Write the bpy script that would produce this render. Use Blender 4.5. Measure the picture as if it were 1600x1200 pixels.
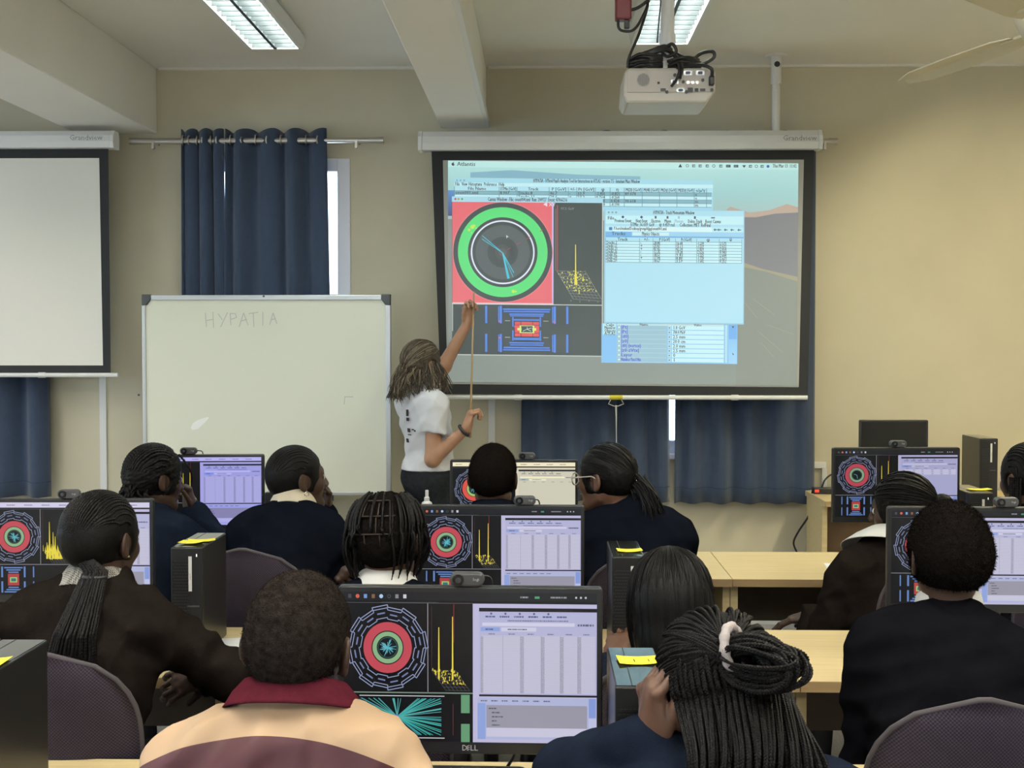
import bpy, math, random
import numpy as np
from mathutils import Vector, Matrix

for _o in list(bpy.data.objects):
    bpy.data.objects.remove(_o, do_unlink=True)
SC = bpy.context.scene
COL = SC.collection
PI = math.pi

# ------------------------------------------------------------------ camera
F_PX, EYE = 2000.0, 1.63
YAW, PITCH = math.atan(45 / F_PX), math.atan(65 / F_PX)
_cd = bpy.data.cameras.new('camera')
_cd.sensor_width = 36.0
_cd.lens = F_PX / 1600 * 36.0
_cd.clip_start = 0.02
CAM = bpy.data.objects.new('camera', _cd)
COL.objects.link(CAM)
CAM.location = (0, 0, EYE)
CAM.rotation_euler = (PI / 2 - PITCH, 0, YAW)
SC.camera = CAM
_RC = np.array(CAM.rotation_euler.to_matrix())

# ------------------------------------------------------------------ world and exposure
SC.view_settings.view_transform = 'Standard'
SC.view_settings.look = 'None'
SC.view_settings.gamma = 1.0
SC.view_settings.use_curve_mapping = False
SC.view_settings.exposure = 0.0
W = bpy.data.worlds.new('daylight')
SC.world = W
W.use_nodes = True
_bg = W.node_tree.nodes['Background']
_bg.inputs[0].default_value = (0.80, 0.88, 1.0, 1)
_bg.inputs[1].default_value = 6.0
LAMP = 135.0          # strength of the fluorescent tubes
LAMP_FRONT = 62.0    # the two fixtures in view, set dimmer so the louvre slats show


def at(px, py, Y):
    """point seen at pixel (px, py) of the 1600x1200 frame that lies Y metres down the room"""
    d = _RC @ np.array([(px - 800) / F_PX, -(py - 600) / F_PX, -1.0])
    t = Y / d[1]
    return np.array([d[0] * t, Y, EYE + d[2] * t])


def atz(px, py, Z):
    d = _RC @ np.array([(px - 800) / F_PX, -(py - 600) / F_PX, -1.0])
    t = (Z - EYE) / d[2]
    return np.array([d[0] * t, d[1] * t, Z])


def s2l(c):
    c = c / 255.0
    return c / 12.92 if c <= 0.04045 else ((c + 0.055) / 1.055) ** 2.4


def rgb(r, g, b):
    return (s2l(r), s2l(g), s2l(b), 1.0)


# ------------------------------------------------------------------ materials
MATS = {}


def mat(name, col, rough=0.6, metal=0.0, spec=0.5, var=0.0, vscale=8.0, bump=0.0, bscale=60.0, coat=0.0,
        emit=None, estr=0.0, stretch=None, sheen=0.0, detail=3.0):
    if name in MATS:
        return MATS[name]
    m = bpy.data.materials.new(name)
    m.use_nodes = True
    nt = m.node_tree
    b = nt.nodes['Principled BSDF']
    b.inputs['Base Color'].default_value = col
    b.inputs['Roughness'].default_value = rough
    b.inputs['Metallic'].default_value = metal
    b.inputs['Specular IOR Level'].default_value = spec
    b.inputs['Coat Weight'].default_value = coat
    b.inputs['Sheen Weight'].default_value = sheen
    if emit is not None:
        b.inputs['Emission Color'].default_value = emit
        b.inputs['Emission Strength'].default_value = estr
    if var or bump:
        tc = nt.nodes.new('ShaderNodeTexCoord')
        vec = tc.outputs['Object']
        if stretch:
            mp = nt.nodes.new('ShaderNodeMapping')
            mp.inputs['Scale'].default_value = stretch
            nt.links.new(vec, mp.inputs['Vector'])
            vec = mp.outputs['Vector']
    if var:
        n = nt.nodes.new('ShaderNodeTexNoise')
        n.inputs['Scale'].default_value = vscale
        n.inputs['Detail'].default_value = detail
        nt.links.new(vec, n.inputs['Vector'])
        r = nt.nodes.new('ShaderNodeMapRange')
        r.inputs['From Min'].default_value = 0.3
        r.inputs['From Max'].default_value = 0.7
        r.inputs['To Min'].default_value = 1 - var
        r.inputs['To Max'].default_value = 1 + var
        nt.links.new(n.outputs['Fac'], r.inputs['Value'])
        h = nt.nodes.new('ShaderNodeHueSaturation')
        h.inputs['Color'].default_value = col
        nt.links.new(r.outputs['Result'], h.inputs['Value'])
        nt.links.new(h.outputs['Color'], b.inputs['Base Color'])
    if bump:
        n2 = nt.nodes.new('ShaderNodeTexNoise')
        n2.inputs['Scale'].default_value = bscale
        n2.inputs['Detail'].default_value = 4.0
        nt.links.new(vec, n2.inputs['Vector'])
        bp = nt.nodes.new('ShaderNodeBump')
        bp.inputs['Strength'].default_value = bump
        bp.inputs['Distance'].default_value = 0.004
        nt.links.new(n2.outputs['Fac'], bp.inputs['Height'])
        nt.links.new(bp.outputs['Normal'], b.inputs['Normal'])
    MATS[name] = m
    return m


def weave_mat(name, col, col2, scale=260.0, rough=0.9):
    """woven upholstery: a fine checker of two thread colours with relief"""
    m = bpy.data.materials.new(name)
    m.use_nodes = True
    nt = m.node_tree
    b = nt.nodes['Principled BSDF']
    b.inputs['Roughness'].default_value = rough
    b.inputs['Specular IOR Level'].default_value = 0.2
    tc = nt.nodes.new('ShaderNodeTexCoord')
    sx = nt.nodes.new('ShaderNodeSeparateXYZ')
    nt.links.new(tc.outputs['Object'], sx.inputs[0])

    def wave(sock, ph):
        a = nt.nodes.new('ShaderNodeMath'); a.operation = 'MULTIPLY'
        a.inputs[1].default_value = scale * 2
        nt.links.new(sock, a.inputs[0])
        s = nt.nodes.new('ShaderNodeMath'); s.operation = 'SINE'
        nt.links.new(a.outputs[0], s.inputs[0])
        return s.outputs[0]
    mu = nt.nodes.new('ShaderNodeMath'); mu.operation = 'MULTIPLY'
    nt.links.new(wave(sx.outputs['X'], 0), mu.inputs[0])
    nt.links.new(wave(sx.outputs['Z'], 0), mu.inputs[1])
    mr = nt.nodes.new('ShaderNodeMapRange')
    mr.inputs['From Min'].default_value = -0.6
    mr.inputs['From Max'].default_value = 0.6
    nt.links.new(mu.outputs[0], mr.inputs['Value'])
    mx = nt.nodes.new('ShaderNodeMix'); mx.data_type = 'RGBA'
    mx.inputs['A'].default_value = col
    mx.inputs['B'].default_value = col2
    nt.links.new(mr.outputs['Result'], mx.inputs['Factor'])
    nt.links.new(mx.outputs['Result'], b.inputs['Base Color'])
    bp = nt.nodes.new('ShaderNodeBump')
    bp.inputs['Strength'].default_value = 0.35
    bp.inputs['Distance'].default_value = 0.002
    nt.links.new(mr.outputs['Result'], bp.inputs['Height'])
    nt.links.new(bp.outputs['Normal'], b.inputs['Normal'])
    MATS[name] = m
    return m


def wood_mat(name, c1, c2, rough=0.45):
    m = bpy.data.materials.new(name)
    m.use_nodes = True
    nt = m.node_tree
    b = nt.nodes['Principled BSDF']
    b.inputs['Roughness'].default_value = rough
    tc = nt.nodes.new('ShaderNodeTexCoord')
    mp = nt.nodes.new('ShaderNodeMapping')
    mp.inputs['Scale'].default_value = (1.6, 26.0, 26.0)
    nt.links.new(tc.outputs['Object'], mp.inputs['Vector'])
    n = nt.nodes.new('ShaderNodeTexNoise')
    n.inputs['Scale'].default_value = 2.2
    n.inputs['Detail'].default_value = 6
    n.inputs['Roughness'].default_value = 0.62
    nt.links.new(mp.outputs['Vector'], n.inputs['Vector'])
    cr = nt.nodes.new('ShaderNodeValToRGB')
    cr.color_ramp.elements[0].position = 0.32
    cr.color_ramp.elements[1].position = 0.68
    cr.color_ramp.elements[0].color = c2
    cr.color_ramp.elements[1].color = c1
    nt.links.new(n.outputs['Fac'], cr.inputs['Fac'])
    nt.links.new(cr.outputs['Color'], b.inputs['Base Color'])
    MATS[name] = m
    return m


def screen_mat(name, strength, base, rough=0.35):
    """surface whose light comes from its colour attribute (a display, or a projected picture)"""
    m = bpy.data.materials.new(name)
    m.use_nodes = True
    nt = m.node_tree
    b = nt.nodes['Principled BSDF']
    b.inputs['Base Color'].default_value = base
    b.inputs['Roughness'].default_value = rough
    b.inputs['Specular IOR Level'].default_value = 0.3
    a = nt.nodes.new('ShaderNodeAttribute')
    a.attribute_name = 'Col'
    nt.links.new(a.outputs['Color'], b.inputs['Emission Color'])
    b.inputs['Emission Strength'].default_value = strength
    MATS[name] = m
    return m


def glass_mat(name, tint=(0.9, 0.96, 1.0, 1)):
    m = bpy.data.materials.new(name)
    m.use_nodes = True
    nt = m.node_tree
    nt.nodes.remove(nt.nodes['Principled BSDF'])
    out = nt.nodes['Material Output']
    t = nt.nodes.new('ShaderNodeBsdfTransparent')
    t.inputs[0].default_value = tint
    g = nt.nodes.new('ShaderNodeBsdfGlossy')
    g.inputs['Roughness'].default_value = 0.02
    x = nt.nodes.new('ShaderNodeMixShader')
    x.inputs[0].default_value = 0.07
    nt.links.new(t.outputs[0], x.inputs[1])
    nt.links.new(g.outputs[0], x.inputs[2])
    nt.links.new(x.outputs[0], out.inputs['Surface'])
    MATS[name] = m
    return m


# ------------------------------------------------------------------ mesh collecting
class MB:
    def __init__(self):
        self.v, self.f, self.mi = [], [], []

    def add(self, vs, fs, mi=0):
        o = len(self.v)
        self.v.extend([tuple(map(float, p)) for p in vs])
        self.f.extend([tuple(int(i) + o for i in q) for q in fs])
        self.mi.extend([mi] * len(fs))
        return self

    def box(self, lo, hi, mi=0):
        x0, y0, z0 = lo
        x1, y1, z1 = hi
        vs = [(x0, y0, z0), (x1, y0, z0), (x1, y1, z0), (x0, y1, z0), (x0, y0, z1), (x1, y0, z1), (x1, y1, z1), (x0, y1, z1)]
        fs = [(0, 3, 2, 1), (4, 5, 6, 7), (0, 1, 5, 4), (1, 2, 6, 5), (2, 3, 7, 6), (3, 0, 4, 7)]
        return self.add(vs, fs, mi)

    def cbox(self, c, s, mi=0, R=None):
        n = len(self.v)
        self.box([-s[0] / 2, -s[1] / 2, -s[2] / 2], [s[0] / 2, s[1] / 2, s[2] / 2], mi)
        for i in range(n, len(self.v)):
            p = np.array(self.v[i])
            if R is not None:
                p = R @ p
            self.v[i] = tuple(p + np.array(c))
        return self

    def tube(self, path, r, n=8, mi=0, cap=True, closed=False):
        P = np.array(path, float)
        m = len(P)
        rs = np.full(m, r, float) if np.isscalar(r) else np.array(r, float)
        T = np.gradient(P, axis=0)
        if closed:
            T = np.roll(P, -1, 0) - np.roll(P, 1, 0)
        T /= (np.linalg.norm(T, axis=1, keepdims=True) + 1e-12)
        up = np.array([0, 0, 1.0]) if abs(T[0][2]) < 0.9 else np.array([1.0, 0, 0])
        N = np.cross(up, T[0]); N /= np.linalg.norm(N)
        ang = np.arange(n) * 2 * PI / n
        vs = []
        for i in range(m):
            N = N - T[i] * np.dot(N, T[i])
            N /= (np.linalg.norm(N) + 1e-12)
            B = np.cross(T[i], N)
            vs.append(P[i] + rs[i] * (np.cos(ang)[:, None] * N + np.sin(ang)[:, None] * B))
        vs = np.concatenate(vs)
        fs = []
        for i in range(m if closed else m - 1):
            a, b = i * n, ((i + 1) % m) * n
            for j in range(n):
                k = (j + 1) % n
                fs.append((a + j, a + k, b + k, b + j))
        if cap and not closed:
            fs.append(tuple(range(n - 1, -1, -1)))
            fs.append(tuple((m - 1) * n + j for j in range(n)))
        return self.add(vs, fs, mi)

    def cyl(self, a, b, r, n=16, mi=0, r2=None):
        return self.tube([a, b], [r, r if r2 is None else r2], n, mi)

    def lathe(self, prof, c=(0, 0, 0), n=20, mi=0, R=None):
        """prof: (radius, height) pairs round the z axis"""
        vs = []
        for (r, z) in prof:
            for j in range(n):
                a = 2 * PI * j / n
                p = np.array([r * math.cos(a), r * math.sin(a), z])
                if R is not None:
                    p = R @ p
                vs.append(p + np.array(c))
        fs = []
        for i in range(len(prof) - 1):
            for j in range(n):
                k = (j + 1) % n
                fs.append((i * n + j, i * n + k, (i + 1) * n + k, (i + 1) * n + j))
        fs.append(tuple(range(n - 1, -1, -1)))
        fs.append(tuple((len(prof) - 1) * n + j for j in range(n)))
        return self.add(vs, fs, mi)

    def prism(self, poly, y0, y1, mi=0):
        """outline in the xz plane, extruded along y"""
        n = len(poly)
        vs = [(x, y0, z) for x, z in poly] + [(x, y1, z) for x, z in poly]
        fs = [tuple(range(n)), tuple(range(2 * n - 1, n - 1, -1))]
        for i in range(n):
            j = (i + 1) % n
            fs.append((i, i + n, j + n, j))
        return self.add(vs, fs, mi)

    def sphere(self, c, r, n=12, m=8, mi=0):
        r = np.array([r, r, r]) if np.isscalar(r) else np.array(r)
        vs = [np.array(c) + np.array([0, 0, r[2]])]
        for i in range(1, m):
            t = PI * i / m
            for j in range(n):
                a = 2 * PI * j / n
                vs.append(np.array(c) + r * np.array([math.sin(t) * math.cos(a), math.sin(t) * math.sin(a), math.cos(t)]))
        vs.append(np.array(c) - np.array([0, 0, r[2]]))
        fs = [(0, 1 + j, 1 + (j + 1) % n) for j in range(n)]
        for i in range(m - 2):
            for j in range(n):
                k = (j + 1) % n
                fs.append((1 + i * n + j, 1 + (i + 1) * n + j, 1 + (i + 1) * n + k, 1 + i * n + k))
        l = len(vs) - 1
        fs += [(l, 1 + (m - 2) * n + (j + 1) % n, 1 + (m - 2) * n + j) for j in range(n)]
        return self.add(vs, fs, mi)

    def mesh(self, name):
        me = bpy.data.meshes.new(name)
        me.from_pydata(self.v, [], self.f)
        return me


def rrect(w, h, r, n=5):
    """rounded rectangle outline centred on 0, counter-clockwise"""
    pts = []
    for cx, cz, a0 in ((w / 2 - r, h / 2 - r, 0), (-w / 2 + r, h / 2 - r, PI / 2), (-w / 2 + r, -h / 2 + r, PI), (w / 2 - r, -h / 2 + r, 1.5 * PI)):
        for i in range(n + 1):
            a = a0 + PI / 2 * i / n
            pts.append((cx + r * math.cos(a), cz + r * math.sin(a)))
    return pts


def shift(pts, dx, dz):
    return [(x + dx, z + dz) for x, z in pts]


def rotz(a):
    c, s = math.cos(a), math.sin(a)
    return np.array([[c, -s, 0], [s, c, 0], [0, 0, 1.0]])


def rotx(a):
    c, s = math.cos(a), math.sin(a)
    return np.array([[1.0, 0, 0], [0, c, -s], [0, s, c]])


def roty(a):
    c, s = math.cos(a), math.sin(a)
    return np.array([[c, 0, s], [0, 1.0, 0], [-s, 0, c]])


def tag(o, label=None, cat=None, group=None, kind=None):
    if label: o['label'] = label
    if cat: o['category'] = cat
    if group: o['group'] = group
    if kind: o['kind'] = kind
    return o


def link(name, me, mats, parent=None, smooth=False, bevel=0.0, loc=None):
    o = bpy.data.objects.new(name, me)
    COL.objects.link(o)
    if len(me.materials) == 0:
        for m in (mats if isinstance(mats, (list, tuple)) else [mats]):
            me.materials.append(m)
    if smooth:
        me.polygons.foreach_set('use_smooth', [True] * len(me.polygons))
    if parent is not None:
        o.parent = parent
    if loc is not None:
        o.location = loc
    if bevel:
        b = o.modifiers.new('bevel', 'BEVEL')
        b.width = bevel
        b.segments = 2
        b.limit_method = 'ANGLE'
        b.angle_limit = 0.9
    return o


def part(name, mb, m, parent=None, smooth=False, bevel=0.0, loc=None):
    me = mb.mesh(name)
    if len(set(mb.mi)) > 1:
        me.polygons.foreach_set('material_index', mb.mi)
    return link(name, me, m, parent, smooth, bevel, loc)


def empty(name, label, cat, loc=(0, 0, 0), rz=0.0, group=None):
    o = bpy.data.objects.new(name, None)
    COL.objects.link(o)
    o.location = loc
    o.rotation_euler = (0, 0, rz)
    o.empty_display_size = 0.05
    tag(o, label, cat, group)
    return o


def struct(name, mb, m, parent=None, bevel=0.0):
    o = part(name, mb, m, parent, bevel=bevel)
    if parent is None:
        o['kind'] = 'structure'
    return o


def copy_tree(o, parent=None):
    c = o.copy()
    COL.objects.link(c)
    c.parent = parent
    for ch in list(o.children):
        copy_tree(ch, c)
    return c


# lettering -> flat triangles, cached per string
_TXT = {}


def text_mesh(s):
    if s in _TXT:
        return _TXT[s]
    cu = bpy.data.curves.new('lettering', 'FONT')
    cu.body = s
    cu.size = 1.0
    cu.resolution_u = 1
    ob = bpy.data.objects.new('lettering', cu)
    COL.objects.link(ob)
    me = ob.to_mesh()
    v = np.zeros(len(me.vertices) * 3)
    me.vertices.foreach_get('co', v)
    v = v.reshape(-1, 3)[:, :2]
    f = [tuple(p.vertices) for p in me.polygons]
    ob.to_mesh_clear()
    bpy.data.objects.remove(ob, do_unlink=True)
    bpy.data.curves.remove(cu)
    w = v[:, 0].max() if len(v) else 0
    _TXT[s] = (v, f, w)
    return _TXT[s]


class Canvas:
    """flat picture laid out in its own units (x right, y down), built as stacked coloured faces"""
    def __init__(self, x0, y0, x1, y1, w, h, step=0.00015):
        self.x0, self.y0, self.sx, self.sy = x0, y0, w / (x1 - x0), h / (y1 - y0)
        self.w, self.h, self.step = w, h, step
        self.v, self.f, self.c, self.layer = [], [], [], 0
        self.gain = (1, 1, 1)

    def _put(self, pts, faces, cols):
        o = len(self.v)
        y = -self.layer * self.step
        for (x, yy) in pts:
            self.v.append(((x - self.x0) * self.sx - self.w / 2, y, self.h / 2 - (yy - self.y0) * self.sy))
        self.f.extend([tuple(i + o for i in q) for q in faces])
        self.c.extend(cols)

    def col(self, c, n):
        k = tuple(s2l(min(255, a)) * g for a, g in zip(c, self.gain)) + (1.0,)
        return [k] * n

    def rect(self, x0, y0, x1, y1, c, c2=None):
        self.layer += 1
        a = self.col(c, 1)[0]
        b = self.col(c2, 1)[0] if c2 else a
        self._put([(x0, y0), (x0, y1), (x1, y1), (x1, y0)], [(0, 1, 2, 3)], [a, b, b, a])

    def same(self):
        self.layer -= 1
        return self

    def poly(self, pts, c):
        self.layer += 1
        self._put(pts, [tuple(range(len(pts)))], self.col(c, len(pts)))

    def line(self, x0, y0, x1, y1, wd, c):
        self.layer += 1
        dx, dy = x1 - x0, y1 - y0
        l = math.hypot(dx, dy) or 1
        nx, ny = -dy / l * wd / 2, dx / l * wd / 2
        self._put([(x0 + nx, y0 + ny), (x1 + nx, y1 + ny), (x1 - nx, y1 - ny), (x0 - nx, y0 - ny)], [(0, 1, 2, 3)], self.col(c, 4))

    def ring(self, cx, cy, r0, r1, c, n=48, ay=1.0, a0=0, a1=2 * PI):
        self.layer += 1
        pts, fs = [], []
        full = abs(a1 - a0 - 2 * PI) < 1e-6
        for i in range(n if full else n + 1):
            a = a0 + (a1 - a0) * i / n
            pts += [(cx + r0 * math.cos(a), cy + ay * r0 * math.sin(a)), (cx + r1 * math.cos(a), cy + ay * r1 * math.sin(a))]
        m = len(pts) // 2
        for i in range(n):
            j = (i + 1) % m
            fs.append((2 * i, 2 * i + 1, 2 * j + 1, 2 * j))
        self._put(pts, fs, self.col(c, len(pts)))

    def disc(self, cx, cy, r, c, n=32, ay=1.0):
        self.layer += 1
        self._put([(cx + r * math.cos(2 * PI * i / n), cy + ay * r * math.sin(2 * PI * i / n)) for i in range(n)], [tuple(range(n))], self.col(c, n))

    def text(self, x, y, s, size, c, align='l', wmax=None):
        """y is the middle of the lower-case letters"""
        v, f, w = text_mesh(s)
        if not len(v):
            return
        self.layer += 1
        k = size * 1.35
        kx = k * abs(self.sy / self.sx)
        if wmax and w * kx > wmax:
            kx = wmax / w
        ox = x - (w * kx / 2 if align == 'c' else (w * kx if align == 'r' else 0))
        pts = [(ox + p[0] * kx, y + size * 0.36 - p[1] * k) for p in v]
        self._put(pts, f, self.col(c, len(pts)))

    def scrawl(self, x0, x1, y, hgt, c, rng, gap=0.25):
        """tiny word-like dashes for print too small to read"""
        self.layer += 1
        x = x0
        pts, fs = [], []
        while x < x1:
            w = hgt * rng.uniform(0.5, 2.2)
            e = min(x + w, x1)
            o = len(pts)
            pts += [(x, y - hgt / 2), (x, y + hgt / 2), (e, y + hgt / 2), (e, y - hgt / 2)]
            fs.append((o, o + 1, o + 2, o + 3))
            x = e + hgt * gap * rng.uniform(0.6, 2.0)
        if pts:
            self._put(pts, fs, self.col(c, len(pts)))

    def build(self, name, m, parent, loc=None):
        me = bpy.data.meshes.new(name)
        me.from_pydata(self.v, [], self.f)
        a = me.color_attributes.new('Col', 'FLOAT_COLOR', 'POINT')
        a.data.foreach_set('color', np.array(self.c, np.float32).ravel())
        return link(name, me, m, parent, loc=loc)
# ------------------------------------------------------------------ the room
DW, HC = 7.4, 3.21            # front wall, ceiling
XL, XR, YB = -6.0, 4.0, -2.6
M_wall = mat('cream_wall_paint', (0.595, 0.545, 0.40, 1), 0.75, var=0.03, vscale=3, bump=0.06, bscale=220)
M_ceil = mat('white_ceiling_paint', (0.80, 0.78, 0.72, 1), 0.8, var=0.02, vscale=2, bump=0.05, bscale=160)
M_floor = mat('grey_floor', (0.34, 0.33, 0.32, 1), 0.55, var=0.16, vscale=90, bump=0.05)
M_white = mat('white_plastic', (0.72, 0.72, 0.70, 1), 0.35)
M_whitemetal = mat('white_enamel', (0.74, 0.74, 0.72, 1), 0.3)
M_black = mat('black_plastic', (0.012, 0.012, 0.013, 1), 0.42)
M_blackgloss = mat('black_gloss', (0.01, 0.01, 0.011, 1), 0.16)
M_steel = mat('brushed_steel', (0.55, 0.53, 0.50, 1), 0.28, metal=1.0)
M_alu = mat('aluminium', (0.58, 0.60, 0.60, 1), 0.38, metal=0.7)
M_upvc = mat('window_frame_white', (0.78, 0.78, 0.84, 1), 0.3)
M_glass = glass_mat('window_glass')
M_darkwood = mat('dark_brown_board', (0.045, 0.032, 0.022, 1), 0.6, var=0.1, vscale=20)
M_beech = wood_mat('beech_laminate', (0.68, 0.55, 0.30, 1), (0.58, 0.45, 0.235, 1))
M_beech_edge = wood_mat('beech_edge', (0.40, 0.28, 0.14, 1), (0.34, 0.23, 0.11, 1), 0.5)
M_curtain = mat('navy_curtain', (0.030, 0.050, 0.095, 1), 0.85, var=0.08, vscale=30, bump=0.15, bscale=700, sheen=0.25)
M_frameblk = mat('screen_border_black', (0.012, 0.013, 0.015, 1), 0.7)
M_screenwhite = mat('matt_white_screen', (0.78, 0.76, 0.68, 1), 0.85, spec=0.1)
M_screendark = mat('darkened_white_screen', (0.40, 0.40, 0.375, 1), 0.85, spec=0.1)  # white fabric darkened in colour for weaker room light on the main screen

struct('floor', MB().box((XL, YB, -0.1), (XR, DW + 0.3, 0)), M_floor)
struct('ceiling', MB().box((XL, YB, HC), (XR, DW + 0.3, HC + 0.12)), M_ceil)
ADDED_LWIN = [(0.2, 2.4, 1.0, 2.6), (3.6, 5.8, 1.0, 2.6)]  # added windows, out of view, put in to brighten ceiling and left side
lw, _y = MB(), YB
for (a, b, c, d) in ADDED_LWIN:
    lw.box((XL - 0.2, _y, 0), (XL, a, HC)); lw.box((XL - 0.2, a, 0), (XL, b, c)); lw.box((XL - 0.2, a, d), (XL, b, HC))
    _y = b
lw.box((XL - 0.2, _y, 0), (XL, DW + 0.3, HC))
struct('wall_left', lw, M_wall)
for i, (a, b, c, d) in enumerate(ADDED_LWIN):
    w = MB()
    for (y0, y1, z0, z1) in ((a, a + 0.07, c, d), (b - 0.07, b, c, d), (a + 0.07, b - 0.07, c, c + 0.07), (a + 0.07, b - 0.07, d - 0.07, d), ((a + b) / 2 - 0.03, (a + b) / 2 + 0.03, c + 0.07, d - 0.07)):
        w.box((XL - 0.08, y0, z0), (XL + 0.01, y1, z1))
    o = struct('window_%d' % (i + 4), w, mat('window_frame_white', (0.78, 0.78, 0.84, 1), 0.3), bevel=0.004)  # frame of an added, unseen window
    for (y0, y1) in ((a + 0.07, (a + b) / 2 - 0.03), ((a + b) / 2 + 0.03, b - 0.07)):
        part('pane', MB().box((XL - 0.05, y0, c + 0.07), (XL - 0.044, y1, d - 0.07)), glass_mat('added_window_glass') if 'added_window_glass' not in MATS else MATS['added_window_glass'], o)
struct('wall_right', MB().box((XR, YB, 0), (XR + 0.2, DW + 0.3, HC)), M_wall)
ADDED_BWIN = [(-3.8, -1.8, 1.0, 2.5), (0.0, 2.0, 1.0, 2.5)]  # added windows behind the camera, put in for soft daylight on the room
bw_, _x = MB(), XL
for (a, b, c, d) in ADDED_BWIN:
    bw_.box((_x, YB - 0.2, 0), (a, YB, HC)); bw_.box((a, YB - 0.2, 0), (b, YB, c)); bw_.box((a, YB - 0.2, d), (b, YB, HC))
    _x = b
bw_.box((_x, YB - 0.2, 0), (XR, YB, HC))
struct('wall_back', bw_, M_wall)
for i, (a, b, c, d) in enumerate(ADDED_BWIN):
    w = MB()
    for (x0, x1, z0, z1) in ((a, a + 0.07, c, d), (b - 0.07, b, c, d), (a + 0.07, b - 0.07, c, c + 0.07), (a + 0.07, b - 0.07, d - 0.07, d), ((a + b) / 2 - 0.03, (a + b) / 2 + 0.03, c + 0.07, d - 0.07)):
        w.box((x0, YB - 0.08, z0), (x1, YB + 0.01, z1))
    o = struct('window_%d' % (i + 6), w, MATS['window_frame_white'], bevel=0.004)  # frame of an added window behind the camera
    for (x0, x1) in ((a + 0.07, (a + b) / 2 - 0.03), ((a + b) / 2 + 0.03, b - 0.07)):
        part('pane', MB().box((x0, YB - 0.05, c + 0.07), (x1, YB - 0.044, d - 0.07)), MATS['added_window_glass'], o)
# front wall with three window openings
WIN = [(-5.2, -3.35, 1.00, 2.68), (-2.02, -1.10, 1.00, 2.69), (-0.02, 1.42, 0.99, 2.69)]
fw = MB()
_x = XL
for (a, b, c, d) in WIN:
    fw.box((_x, DW, 0), (a, DW + 0.28, HC))
    fw.box((a, DW, 0), (b, DW + 0.28, c))
    fw.box((a, DW, d), (b, DW + 0.28, HC))
    _x = b
fw.box((_x, DW, 0), (XR, DW + 0.28, HC))
struct('wall_front', fw, M_wall)
# cornice where wall and ceiling meet
struct('trim_1', MB().prism([(-2.20, HC), (-0.59, HC), (-0.59, HC - 0.012), (-2.20, HC - 0.012)], DW - 0.03, DW), M_ceil)
struct('trim_2', MB().prism([(-0.30, HC), (XR, HC), (XR, HC - 0.012), (-0.30, HC - 0.012)], DW - 0.03, DW), M_ceil)
# ceiling beams
struct('trim_3', MB().box((-2.68, YB, 2.836), (-2.22, DW, HC)), M_ceil, bevel=0.006)
struct('trim_4', MB().box((-0.575, YB, 2.862), (-0.315, DW, HC)), M_ceil, bevel=0.006)
struct('baseboard_front', MB().box((XL, DW - 0.014, 0), (XR, DW, 0.09)), M_white)

for i, (a, b, c, d) in enumerate(WIN):
    w = MB()
    t = 0.075
    y0, y1 = DW - 0.01, DW + 0.06
    w.box((a, y0, c), (a + t, y1, d)); w.box((b - t, y0, c), (b, y1, d))
    w.box((a + t, y0, c), (b - t, y1, c + t)); w.box((a + t, y0, d - t), (b - t, y1, d))
    o = struct('window_%d' % (i + 1), w, M_upvc, bevel=0.004)
    n = 2 if b - a > 1.2 else 1
    xs = [a + t + (b - a - 2 * t) * k / n for k in range(n + 1)]
    zt = c + (d - c) * 0.52
    for k in range(n):
        part('pane', MB().box((xs[k], y0 + 0.03, c + t), (xs[k + 1], y0 + 0.036, zt)), M_glass, o)
        part('pane', MB().box((xs[k], y0 + 0.03, zt), (xs[k + 1], y0 + 0.036, d - t)), M_glass, o)
        if k:
            part('mullion', MB().box((xs[k] - 0.03, y0 + 0.005, c + t), (xs[k] + 0.03, y1 - 0.01, d - t)), M_upvc, o)
    part('transom', MB().box((a + t, y0 + 0.005, zt - 0.03), (b - t, y1 - 0.01, zt + 0.03)), M_upvc, o)
    part('window_sill', MB().box((a - 0.03, DW - 0.05, c - 0.03), (b + 0.03, DW + 0.02, c)), M_upvc, o, bevel=0.003)


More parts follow.
